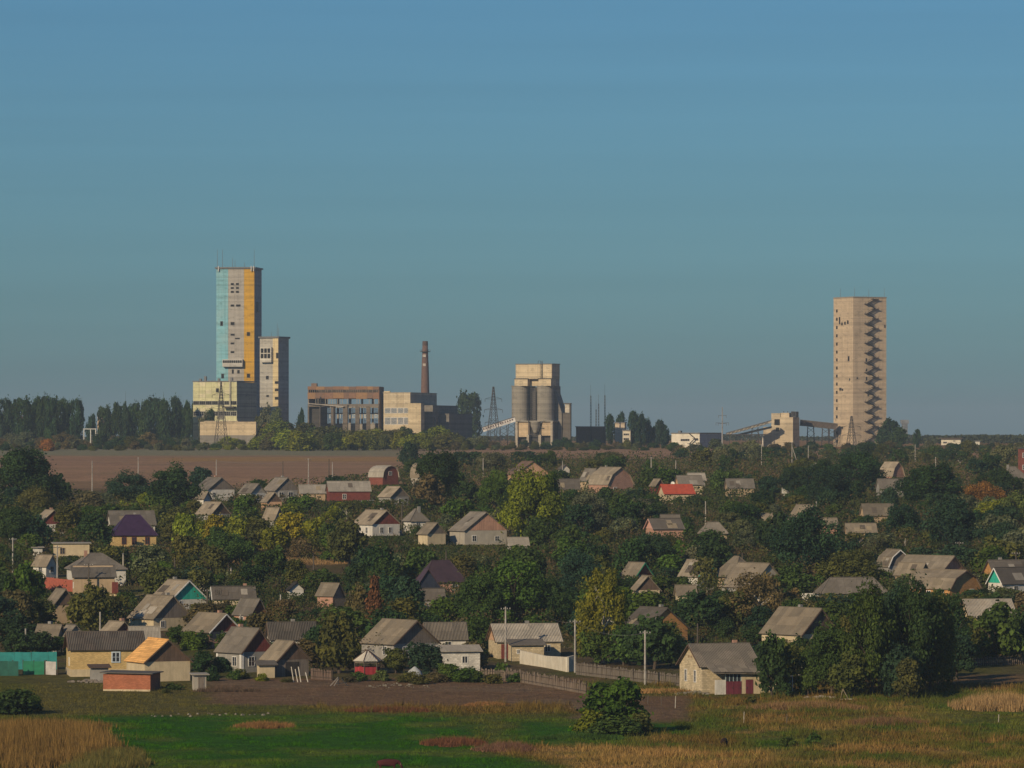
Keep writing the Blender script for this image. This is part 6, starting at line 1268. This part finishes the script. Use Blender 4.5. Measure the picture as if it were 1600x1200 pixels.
# summerhouse
Y = Y_at(1053); zb = float(gz(Y)); r = empty('summerhouse', (X_at(574, Y), Y, zb), .3); tag(r, 'six-sided summerhouse with a white ribbed pyramid roof and dark red walls', 'summerhouse'); LANDMARKS.append((574, 1053, 'summerhouse'))
def hexp(rr, k): return (rr * math.cos(k * math.pi / 3), rr * math.sin(k * math.pi / 3))
for k in range(6):
    a, b_ = hexp(1.95, k), hexp(1.95, k + 1); m = MB(); m.quad((*a, 1.75), (*b_, 1.75), (*hexp(.04, k + 1), 3.1), (*hexp(.04, k), 3.1), ((0, 0), (2, 0), (1, 2), (1, 2))); m.quad((*a, 1.69), (*hexp(.04, k), 3.04), (*hexp(.04, k + 1), 3.04), (*b_, 1.69), ((0, 0), (2, 0), (1, 2), (1, 2))); rp = m.build('roof_panel', M('slate', (.66, .63, .56)), r)
    MB().bar((*a, 1.77), (*hexp(.05, k), 3.13), .07).build('hip_batten', M('plain', (.12, .08, .07)), r)
    a, b_ = hexp(1.7, k), hexp(1.7, k + 1); m = MB(); m.quad((*a, -.4), (*b_, -.4), (*b_, .95), (*a, .95)); m.quad((a[0] * .97, a[1] * .97, -.4), (a[0] * .97, a[1] * .97, .95), (b_[0] * .97, b_[1] * .97, .95), (b_[0] * .97, b_[1] * .97, -.4)); m.build('wall_panel', M('wood', (.32, .035, .045)), r)
    m = MB(); m.quad((*a, 1.45), (*b_, 1.45), (*b_, 1.75), (*a, 1.75)); m.build('fascia', M('plain', (.16, .14, .12)), r)
    MB().bar((*a, -.3), (*a, 1.75), .06).build('post', M('plain', (.14, .11, .1)), r)
m = MB(); m.poly([(*hexp(1.6, k), .96) for k in range(6)]); m.build('floor_shadow_board', M('plain', (.12, .1, .09)), r) if False else None

# satellite dishes
for px, py, base, rr, lb in ((1426, 898.5, 912, .72, 'large white satellite dish below the side tan roof'), (605.2, 776, 790, .45, 'white satellite dish on the dish cottage corner'), (1051, 755.5, 772, .5, 'white satellite dish above the red-roofed house'), (1225, 1041, 1076, .28, 'white round lamp by the dark conifer-like tree')):
    Y = Y_at(base) - .3; zb = float(gz(Y)); z = Z_at(py, Y) - zb; r = empty('satellite_dish', (X_at(px, Y), Y, zb)); tag(r, lb, 'satellite dish' if rr > .3 else 'lamp', None); 
    if rr < .3: r.name = 'garden_lamp'
    m = MB(); n_ = 18; prev = None; m.v.append((0, .12, 0))
    for i, q in enumerate((.5, 1.0)):
        for k in range(n_): m.v.append((rr * q * math.cos(k * 6.2832 / n_), .12 - .16 * q * q, rr * q * math.sin(k * 6.2832 / n_)))
    for k in range(n_): m.f.append((0, 1 + k, 1 + (k + 1) % n_)); m.f.append((1 + k, 1 + n_ + k, 1 + n_ + (k + 1) % n_, 1 + (k + 1) % n_))
    o = m.build('dish', M('plain', (.8, .8, .76)), r, True); o.location = (0, 0, z); o.rotation_euler = (-.25, 0, -.3)
    MB().bar((0, .2, 0), (0, .15, z), .05).build('mount_post', STEELG, r); MB().bar((0, .1, z - rr * .6), (-.1, -rr * .8, z), .03).build('feed_arm', STEEL, r)

# overhead wires
def wire(label, a, b_, mat=STEELG):
    n_ = 14; m = MB(); P = []
    for i in range(n_ + 1):
        f = i / n_; p = [a[k] + (b_[k] - a[k]) * f for k in range(3)]; p[2] -= 4 * f * (1 - f) * .9; P.append(p)
    for p, q in zip(P[:-1], P[1:]): m.bar(p, q, .016, n=3)
    tag(m.build('overhead_wire', mat), label, 'wire', 'overhead wires')
def ptop(px, top, base, dz=-.3): Y = Y_at(base); return (X_at(px, Y), Y, Z_at(top, Y) + dz)
wire('wire sagging between the farmhouse door pole and the paired poles', ptop(790, 948, 1034), ptop(837.5, 943, 985)); wire('wire from the paired poles to the pole at the yard wall end', ptop(837.5, 943, 985), ptop(898.5, 968, 1051)); wire('wire from the yard wall pole to the pole beside the upper board fence', ptop(898.5, 968, 1051), ptop(1008, 985, 1071))
wire('low wire from the cream farmhouse roof corner to the yard wall pole', ptop(874, 1000, 1030, 0), ptop(898.5, 1004, 1051, 0))

# things lying about the yards
def pile(label, px, py, rx, ry, n_, mat, smin, smax, name='rubble', cat='rubble'):
    Yc_ = Y_at(py); m = MB(); rg = random.Random(int(px * py))
    for k in range(n_):
        a = rg.uniform(0, 6.28); q = rg.uniform(0, 1) ** .6; x = X_at(px, Yc_) + math.cos(a) * q * rx; y = Yc_ + math.sin(a) * q * ry; s = rg.uniform(smin, smax); z = float(ground_z(np.array([x]), np.array([y]))[0]) + max(0, (1 - q)) * .3 * rx * .4
        p = np.array((x, y, z)); kk = len(m.v)
        for dx, dy, dz in ((-1, -1, -.6), (1, -.8, -.6), (.9, 1, -.6), (-.8, .9, -.6), (-.6, -.7, .6), (.7, -.5, .5), (.5, .6, .7), (-.7, .5, .5)): m.v.append(tuple(p + np.array((dx * rg.uniform(.7, 1.2), dy * rg.uniform(.7, 1.2), dz * rg.uniform(.6, 1.1))) * s))
        m.f += [tuple(kk + i for i in q_) for q_ in ((0, 3, 2, 1), (4, 5, 6, 7), (0, 1, 5, 4), (1, 2, 6, 5), (2, 3, 7, 6), (3, 0, 4, 7))]
    tag(m.build(name, mat), label, cat, None, 'stuff')
STN = M('plain', (.22, .20, .16), (.13, .12, .1))
pile('broken pale rubble at the foot of the burgundy-door house', 1084, 1084, 2.6, 1.6, 60, STN, .08, .25); pile('scattered pale rubble before the bushes by the summerhouse', 622, 1073, 4.5, 2.5, 45, STN, .05, .16)
pile('heap of rubble beside the cream hut', 645, 846, 2.4, 2, 40, STN, .1, .28); pile('scrap heap at the foot of the tall garden trees', 1282, 1090, 2.2, 1.4, 40, M('plain', (.34, .28, .22)), .1, .3); pile('scrap and stones beside the makeshift shack', 138, 1066, 2.6, 1.8, 40, M('plain', (.22, .19, .16)), .1, .3)
sme = None
for k in range(18):
    px = 236 + k * 11 + rnd.uniform(-5, 5); py = 1119.5 + rnd.uniform(-2, 2) - (px - 236) * .012; Y = Y_at(py)
    if sme is None:
        m = MB(); m.v = [(-1, -.8, -.5), (1, -1, -.5), (.9, .9, -.5), (-.8, 1, -.5), (-.6, -.5, .6), (.6, -.6, .5), (.5, .6, .7), (-.6, .4, .5)]; m.f = [(0, 3, 2, 1), (4, 5, 6, 7), (0, 1, 5, 4), (1, 2, 6, 5), (2, 3, 7, 6), (3, 0, 4, 7)]; sme = m.mesh('stone', STN)
    X = X_at(px, Y); o = link('stone', sme, None, (X, Y, float(ground_z(np.array([X]), np.array([Y]))[0]) + .06)); s = rnd.uniform(.08, .2); o.scale = (s * 1.3, s, s); o.rotation_euler = (0, 0, rnd.uniform(0, 6)); tag(o, 'pale stone in the line along the top of the green meadow', 'stone', 'stones along the meadow edge')
# a trestle of boards, a lost beam, a tarpaulin-covered heap
def prop(name, label, cat, px, py, rz=0): Y = Y_at(py); X = X_at(px, Y); r = empty(name, (X, Y, float(ground_z(np.array([X]), np.array([Y]))[0])), rz); tag(r, label, cat); return r
r = prop('sawhorse', 'wooden trestle with a long pale beam below the tall garden trees', 'sawhorse', 1321, 1094); MB().box(-1.0, 1.0, -.08, .08, 0, .14).build('beam', M('plain', (.6, .56, .48)), r)
for x0, x1 in ((-.6, -.3), (.4, -.3)): MB().bar((x0, .3, 0), (x1, .3, 1.3), .05).build('leg', M('plain', (.3, .24, .18)), r)
r = prop('covered_heap', 'conical heap under a pale grey sheet among the bushes beside the white block shed', 'heap', 648, 1063); m = lathe([(1.35, -.2), (1.2, .4), (.75, 1.2), (.12, 1.75)], 11)
for i, v in enumerate(m.v): m.v[i] = (v[0] * rnd.uniform(.88, 1.1), v[1] * rnd.uniform(.88, 1.1), v[2])
m.build('sheet', M('plain', (.40, .42, .42)), r, True)
for i in range(4): MB().bar((1.25 * math.cos(i * 1.5), 1.25 * math.sin(i * 1.5), .0), (1.3 * math.cos(i * 1.5 + 1.4), 1.3 * math.sin(i * 1.5 + 1.4), .12), .07).build('weight_log', M('plain', C['wood']), r)
r = prop('plank_stack', 'leaning pale planks before the dark doors of the brown plank shed', 'planks', 470, 1066)
for k, (x, l) in enumerate(((-.9, 1.9), (-.4, 1.6), (.0, 1.9), (.9, 1.2))): MB().bar((x, 0, 0), (x - .35, .9, l), .06).build('plank', M('plain', (.62, .58, .5)), r)
r = prop('woodpile_frame', 'dark collapsed timber frame beside the willow-like tree', 'timber', 531, 1072)
for a, b_ in (((-1.2, 0, 0), (-.2, .4, 1.1)), ((-.7, -.3, 0), (-.1, .3, 1.0)), ((.2, .3, .9), (1.0, 0, 0)), ((-.5, .5, .3), (.9, .5, .4)), ((-.2, .2, 0), (-.2, .2, 1.2))): MB().bar(a, b_, .07).build('timber', M('plain', (.3, .27, .24) if a[0] < -.5 else (.05, .05, .055)), r)
r = prop('blue_hut', 'little blue hut with white posts in the shade of the tall garden trees', 'hut', 1230, 1083); MB().box(-.6, .5, 0, 1.2, -.2, 1.9).build('wall', M('metal', (.035, .10, .16)), r); MB().box(-.8, .7, -.2, 1.4, 1.9, 2.0).build('roof', M('plain', (.45, .44, .42)), r)  # wall blue darkened to carry the shade of the trees
for x in (-.75, .65): MB().box(x - .05, x + .05, -.2, -.1, -.1, 1.9).build('post', M('plain', C['white']), r)
for px, py, h in ((1055, 1107, 1.4), (1162, 1131, 1.4), (1012, 1100, 1.1), (1033, 1103, 1.1), (1229, 1133, 1.2), (1560, 1128, .9)):
    r = prop('stake', f'{"pale" if px in (1055, 1162, 1560) else "dark"} fence stake in the dry grass {"below the burgundy-door house" if px == 1055 else "in mid meadow" if px == 1162 else "by the far reeds" if px == 1560 else "nearest the meadow bush" if px == 1012 else "second from the meadow bush" if px == 1033 else "below the dark conifer-like tree"}', 'stake', px, py); MB().bar((0, 0, -.2), (.05, 0, h), .06, .045, 5).build('shaft', M('plain', (.45, .42, .36) if px in (1055, 1162, 1560) else (.12, .1, .08)), r)

# cattle
def cow(px, Y, rz, k, label, col):
    X = X_at(px, Y); z = float(ground_z(np.array([X]), np.array([Y]))[0]); r = empty('cow', (X, Y, z), rz); r.scale = (k, k, k); tag(r, label, 'cow')
    J = [((-.78, 0, 1.06), (.27, .30)), ((-.35, 0, 1.0), (.34, .37)), ((.15, 0, .97), (.36, .40)), ((.6, 0, 1.04), (.27, .34)), ((.92, 0, 1.08), (.16, .22)), ((1.16, 0, .86), (.11, .14)), ((1.3, 0, .6), (.11, .12)), ((1.42, 0, .38), (.07, .08))]
    E = [(i, i + 1) for i in range(7)]; V = [j[0] for j in J]; RR = [j[1] for j in J]
    def chain(root, pts):
        p = root
        for q, rr_ in pts: V.append(q); RR.append(rr_); E.append((p, len(V) - 1)); p = len(V) - 1
    for s_ in (-1, 1):
        chain(0, [((-.74, .17 * s_, .82), (.14, .12)), ((-.62, .17 * s_, .62), (.085, .085)), ((-.82, .17 * s_, .42), (.06, .06)), ((-.78, .17 * s_, .05), (.05, .05)), ((-.72, .17 * s_, .0), (.06, .05))])
        chain(3, [((.58, .16 * s_, .74), (.12, .11)), ((.6, .16 * s_, .42), (.065, .065)), ((.57, .16 * s_, .06), (.05, .05)), ((.62, .16 * s_, .0), (.06, .05))])
        chain(6, [((1.22, .2 * s_, .72), (.04, .05))])
    chain(0, [((-1.0, 0, 1.12), (.03, .03)), ((-1.04, 0, .7), (.025, .025)), ((-1.04, 0, .45), (.04, .04))])
    me = bpy.data.meshes.new('body'); me.from_pydata(V, E, []); o = link('body', me, r); me.materials.append(M('plain', col))
    sk = o.modifiers.new('skin', 'SKIN'); 
    for i, rr_ in enumerate(RR): me.skin_vertices[0].data[i].radius = rr_; me.skin_vertices[0].data[i].use_root = i == 0
    ss = o.modifiers.new('subd', 'SUBSURF'); ss.levels = 2; ss.render_levels = 2
    for s_ in (-1, 1): MB().bar((1.16, .1 * s_, .8), (1.2, .22 * s_, .98), .025, .01, 5).build('horn', M('plain', (.4, .36, .3)), r)
cow(606, 451, 0.1, 1.0, 'red-brown cow cut by the lower picture edge in the green meadow', (.075, .016, .018)); cow(1131, Y_at(1168), 1.2, .72, 'dark brown calf standing in the grass below the meadow bush', (.055, .03, .025))
wire('wire from the grey crossarm pole to the tall pole at the red fence', ptop(20, 840, 896), ptop(89.5, 852, 918)); wire('wire from the tall pole at the red fence to the slim dark pole', ptop(89.5, 852, 918), ptop(138.5, 880, 930))
for k, (a, b_) in enumerate((((144, 720, 768), (338, 718, 748)), ((338, 718, 748), (482, 716, 757)), ((482, 716, 757), (519.5, 722, 754)))): wire(('wire from the lone field pole to the pole above the white-walled cottage', 'wire from the pole above the white-walled cottage to the grey field pole', 'short wire between the two field poles behind the long brick house')[k], ptop(*a), ptop(*b_))

# ------------------------------------------------------------------ grass, reeds and weeds (uncountable)
def blades(name, label, X, Y, h, w, col, lean=.35, per=3, seed=1, cat='grass'):
    rg = np.random.RandomState(seed); n = len(X); X = np.repeat(X, per); Y = np.repeat(Y, per); h = np.repeat(h, per) * rg.uniform(.6, 1.25, n * per); col = np.repeat(col, per, 0) * rg.uniform(.72, 1.3, (n * per, 1))
    N = n * per; X = X + rg.normal(0, .13, N); Y = Y + rg.normal(0, .13, N); Z = ground_z(X, Y) - .03; a = rg.uniform(0, 6.283, N); dx, dy = np.cos(a) * w * .5, np.sin(a) * w * .5
    lx, ly = rg.normal(0, lean, N) * h, rg.normal(0, lean, N) * h
    P = np.stack([np.stack([X - dx, Y - dy, Z], 1), np.stack([X + dx, Y + dy, Z], 1), np.stack([X + lx, Y + ly, Z + h], 1)], 1).reshape(-1, 3)
    me = bpy.data.meshes.new(name); me.vertices.add(3 * N); me.vertices.foreach_set('co', P.astype(np.float32).ravel()); me.loops.add(3 * N); me.loops.foreach_set('vertex_index', np.arange(3 * N, dtype=np.int32)); me.polygons.add(N); me.polygons.foreach_set('loop_start', np.arange(0, 3 * N, 3, dtype=np.int32)); me.update(calc_edges=True)
    at = me.attributes.new('gcol', 'FLOAT_COLOR', 'POINT'); c4 = np.ones((3 * N, 4), np.float32); c4[:, :3] = np.repeat(col, 3, 0); at.data.foreach_set('color', c4.ravel()); me.materials.append(BLADE)
    tag(link(name, me), label, cat, None, 'stuff')

rg = np.random.RandomState(77)
def scatter(n, y0=446, y1=612):
    Y = rg.uniform(y0, y1, n); X = rg.uniform(-.112, .112, n) * Y; return X, Y
X, Y = scatter(170000); gcx, green, soil, rust, tan, left = ground_cover(X, Y); px = 800 + X * FPX / Y; py = row_of(Y)
ok = (py > 1064) & ~((px > 1096) & (px < 1190) & (py < 1092))
keep = ok & (green > .5) & (soil < .4); n_ = keep.sum()
blades('meadow_grass', 'short bright green meadow grass', X[keep], Y[keep], rg.uniform(.06, .18, n_) * (.5 + 2.2 * sm(fbm(X[keep] / 2.2, Y[keep] / 3, 91), .45, .75)), .07, gcx[keep] * np.array((1.05, 1.1, .9)) * (.6 + .8 * fbm(X[keep] / 1.5, Y[keep] / 2, 92)[:, None]), .5, 3, 2)
rsel = rust * .75 > rg.uniform(0.15, 1, len(X)); keep = ok & (green <= .5) & (soil < .45) & ~rsel; n_ = keep.sum()
blades('rough_grass', 'rough olive and tan grass round the meadow', X[keep], Y[keep], rg.uniform(.1, .45, n_) * (.5 + .5 * (px[keep] > 900)) * (.5 + 1.6 * sm(fbm(X[keep] / 1.8, Y[keep] / 1.8, 94), .4, .72)), .07, gcx[keep] * (.75 + .6 * rg.uniform(0, 1, (n_, 1)) * np.array((1, .9, .5))), .4, 3, 3)
keep = ok & rsel & (soil < .45) & (green < .5); n_ = keep.sum()
blades('dry_weeds', 'rust-brown dry weeds across the far side of the meadow', X[keep], Y[keep], rg.uniform(.15, .6, n_) * (.5 + 1.3 * sm(fbm(X[keep] / 1.6, Y[keep] / 1.6, 93), .4, .7)), .08, gcx[keep] * (.8 + .8 * rg.uniform(0, 1, (n_, 1)) ** 2 * np.array((1, .9, .6))), .35, 4, 4)
keep = ok & (soil >= .45) & (rg.uniform(0, 1, len(X)) < .10); n_ = keep.sum()
blades('sparse_stubble', 'sparse stubble on the bare soil plot', X[keep], Y[keep], rg.uniform(.08, .25, n_), .06, np.array((.13, .095, .055)) * np.ones((n_, 1)), .5, 3, 5)

def patch(name, label, cx, cy, rx, ry, n_, hmin, hmax, cols, w=.08, lean=.2, seed=9, per=2, flat=None):
    Yc_ = Y_at(cy); a = rg.uniform(0, 6.283, n_); q = rg.uniform(0, 1, n_) ** .5; X = X_at(cx, Yc_) + np.cos(a) * q * rx; Y = Yc_ + np.sin(a) * q * ry
    okp = q + rg.normal(0, .09, n_) < .25 + 1.25 * fbm(X / (rx * .3), Y / (ry * .3), seed + 50); X, Y, q = X[okp], Y[okp], q[okp]; n_ = len(X)
    f = rg.uniform(0, 1, (n_, 1)); c = np.array(cols[0]) * (1 - f) + np.array(cols[1]) * f; nb = fbm(X / 1.8, Y / 2.5, seed)[:, None]; c = c * (.65 + .75 * nb)
    h = rg.uniform(hmin, hmax, n_) * (1.08 - .55 * q ** 2) * (.75 + .5 * nb[:, 0])
    blades(name, label, X, Y, h, w, c, lean, per, seed)
G1, G2 = (.25, .15, .046), (.10, .07, .025)
patch('reed_bed', 'tall golden-brown reed bed filling the near corner', 26, 1168, 12.5, 40, 46000, .9, 1.9, (G1, G2), .085, .16, 20, 2)
patch('reed_edge', 'shorter greenish reeds along the shaded flank of the reed bed', 165, 1196, 4.2, 22, 12000, .6, 1.2, ((.16, .125, .035), (.06, .075, .025)), .08, .2, 21, 2)
patch('tall_dry_grass', 'tall pale straw grass at the far clearing edge', 1562, 1107, 6.2, 5.5, 6500, .9, 1.9, ((.40, .26, .12), (.22, .15, .07)), .08, .14, 22, 2)
patch('straw_heap', 'tangled heap of orange-brown dry grass in the green meadow', 412, 1137, 3.6, 3.0, 3500, .35, .8, ((.28, .15, .06), (.20, .11, .045)), .08, .45, 23, 2)
patch('straw_heap', 'long rusty weed strip in the green meadow', 712, 1163, 3.6, 4.5, 4200, .35, .9, ((.17, .07, .035), (.10, .05, .03)), .08, .35, 24, 2)
patch('straw_heap', 'pale seeding weeds at the end of the rusty weed strip', 790, 1172, 3.4, 4, 2600, .4, .9, ((.20, .11, .07), (.13, .07, .05)), .08, .3, 25, 2)
patch('straw_heap', 'orange dry grass mound on the bare soil plot', 757, 1102, 2.8, 2.4, 2200, .2, .5, ((.30, .15, .06), (.22, .12, .05)), .08, .5, 26, 2)
patch('straw_heap', 'reddish weed tufts along the lower edge of the bare plot', 610, 1112, 5.5, 2.0, 3000, .3, .75, ((.18, .07, .035), (.11, .06, .03)), .08, .35, 27, 2)
patch('straw_heap', 'tan mown mound between the pole and the burgundy-door house', 1035, 1082, 4.2, 2.0, 2600, .3, .65, ((.38, .22, .09), (.28, .17, .07)), .08, .5, 28, 2)
patch('tall_dry_grass', 'brown standing grass below the tall garden trees', 1262, 1108, 7.0, 4, 5000, .5, 1.0, ((.26, .155, .07), (.14, .09, .045)), .08, .2, 29, 2)
patch('tall_dry_grass', 'rust-brown weeds in mid clearing below the tall garden trees', 1390, 1132, 4.8, 5, 3200, .4, .95, ((.20, .11, .055), (.11, .075, .04)), .08, .2, 30, 2)
patch('tall_dry_grass', 'dark green rank weeds behind the meadow bush', 905, 1154, 5, 2.5, 3500, .3, .7, ((.05, .10, .02), (.035, .07, .018)), .08, .3, 31, 2)
patch('dry_strip_grass', 'tan dry grass strip between the gardens', 425, 880, 14, 6, 5000, .4, .9, ((.32, .20, .10), (.22, .15, .07)), .11, .25, 32, 2)
patch('weed_bank', 'purple-brown weeds in front of the white-trimmed cottage', 355, 1080, 4.5, 2.0, 2200, .3, .8, ((.13, .085, .065), (.09, .07, .045)), .07, .3, 33, 2)

# undergrowth covering the gardens between houses and the trees
Yg = rg.uniform(640, 1750, 70000) ; Xg = rg.uniform(-.112, .112, 70000) * Yg; pxg = 800 + Xg * FPX / Yg; pyg = row_of(Yg)
okg = (pyg < np.array([lo(p) for p in pxg])) & (pyg > np.array([hi(p) for p in pxg]) + 2)
for fx, fy, fr in FOOT: okg &= ((Xg - fx) ** 2 + (Yg - fy) ** 2) > (fr * .8) ** 2
for x0, x1, y0, y1 in CLEAR: okg &= ~((pxg > x0) & (pxg < x1) & (pyg > y0) & (pyg < y1))
Xg, Yg = Xg[okg], Yg[okg]; n_ = len(Xg); pal = np.array([(.05, .065, .022), (.085, .075, .035), (.04, .055, .02), (.12, .09, .05)])
blades('garden_undergrowth', 'low mixed undergrowth between the gardens', Xg, Yg, rg.uniform(.3, 1.1, n_), .3, pal[rg.randint(0, 4, n_)], .3, 3, 40, 'undergrowth')

# hedges, vines and weeds grown together between the plots: one uncountable mass
def thicket(n_, seed):
    r2 = np.random.RandomState(seed); px = r2.uniform(-20, 1620, n_); py = r2.uniform(708, 1076, n_)
    ok = (py > np.interp(px, np.arange(-20, 1621, 10), [hi(p) for p in range(-20, 1621, 10)]) + 1) & (py < np.interp(px, np.arange(-20, 1621, 10), [lo(p) for p in range(-20, 1621, 10)]))
    px, py = px[ok], py[ok]; rows = HORIZON + (CZ - _TZ) * FPX / _TY; Y = np.interp(-py, -rows, _TY); X = (px - 800) * Y / FPX; s = Y / FPX
    H = .35 + 3.6 * sm(fbm(X / 4.5, Y / 9, 61), .36, .74) + .6 * fbm(X / 1.3, Y / 1.3, 62)
    for x0, x1, yt, yb, base in BOXES:
        m = (py > base - 1) & (px > x0 - 7) & (px < x1 + 7); H = np.where(m, np.minimum(H, (py - yb) * s), H)
    for fx, fy, fr in FOOT: H = np.where((X - fx) ** 2 + (Y - fy) ** 2 < (fr * .8) ** 2, 0, H)
    for x0, x1, y0, y1 in CLEAR: H = np.where((px > x0) & (px < x1) & (py > y0) & (py < y1), 0, H)
    H = np.minimum(H, (py - np.interp(px, np.arange(-20, 1621, 10), [sky_top(p) for p in range(-20, 1621, 10)])) * s)
    k = H > .4; X, Y, H = X[k], Y[k], H[k]; z = gz(Y) + H * r2.uniform(.12, 1, len(X)) ** .55
    kind = fbm(X / 7, Y / 14, 63) + r2.normal(0, .05, len(X))
    for i, (a, b_, col, lb) in enumerate(((-1, .43, (.036, .060, .024), 'dark green thicket of hedges and vines between the plots'), (.43, .52, (.062, .082, .026), 'mid green thicket of hedges and vines between the plots'), (.52, .62, (.075, .082, .034), 'olive weeds grown over the gaps between the plots'), (.62, 9, (.10, .078, .05), 'brown withered weeds between the plots'))):
        m = (kind > a) & (kind <= b_); c = m.sum(); s_ = sc(Y[m]) * 2.4
        me = leaves_mesh('thicket', np.stack([X[m], Y[m], z[m]], 1), r2.normal(size=(c, 3)) + np.array((0, -.2, .6)), np.clip(s_, .2, .45) * r2.uniform(.6, 1.4, c), r2.uniform(0, 1, c) * .6 + .4 * fbm(X[m] / 1.6, Y[m] / 1.6, 64), r2)
        o = link('thicket', me); o.color = (*col, 1); tag(o, lb, 'undergrowth', None, 'stuff')
thicket(330000, 8)

# distant wooded horizon
def far_wood(label, Y, x0, x1, n_, hmin, hmax, col, seed):
    rg2 = np.random.RandomState(seed); X = rg2.uniform(x0, x1, n_); Yv = Y + rg2.uniform(-120, 120, n_); hh = (hmin + (hmax - hmin) * fbm(X / 45, X * 0, seed)) ; z = gz(Yv) + rg2.uniform(0, 1, n_) ** .6 * hh
    me = leaves_mesh('far_wood', np.stack([X, Yv, z], 1), rg2.normal(size=(n_, 3)) + np.array((0, -.4, .5)), rg2.uniform(.8, 1.9, n_), rg2.uniform(0, 1, n_), rg2)
    o = link('far_wood', me); o.color = (*col, 1); tag(o, label, 'wood', None, 'stuff')
far_wood('far wooded skyline behind the works', 3300, -370, 370, 12000, 1, 5, (.05, .065, .05), 5)
far_wood('low wooded skyline beyond the lone tower', 2650, 200, 310, 3500, 1, 6.5, (.045, .06, .045), 6)

# ------------------------------------------------------------------ the hazy air
hb = MB().box(-9500, 9500, -600, 14300, -3.0, 132.0)
hm = bpy.data.materials.new('air'); hm.use_nodes = True; hn = hm.node_tree; hn.nodes.clear(); ho = hn.nodes.new('ShaderNodeOutputMaterial'); pv = hn.nodes.new('ShaderNodeVolumePrincipled')
pv.inputs['Color'].default_value = (*HAZE_COLOR, 1); pv.inputs['Density'].default_value = HAZE_DENSITY; pv.inputs['Anisotropy'].default_value = 0.0
hn.links.new(pv.outputs[0], ho.inputs['Volume'])
o = hb.build('haze', hm); o['kind'] = 'stuff'; o['label'] = 'thin blue haze over the valley'
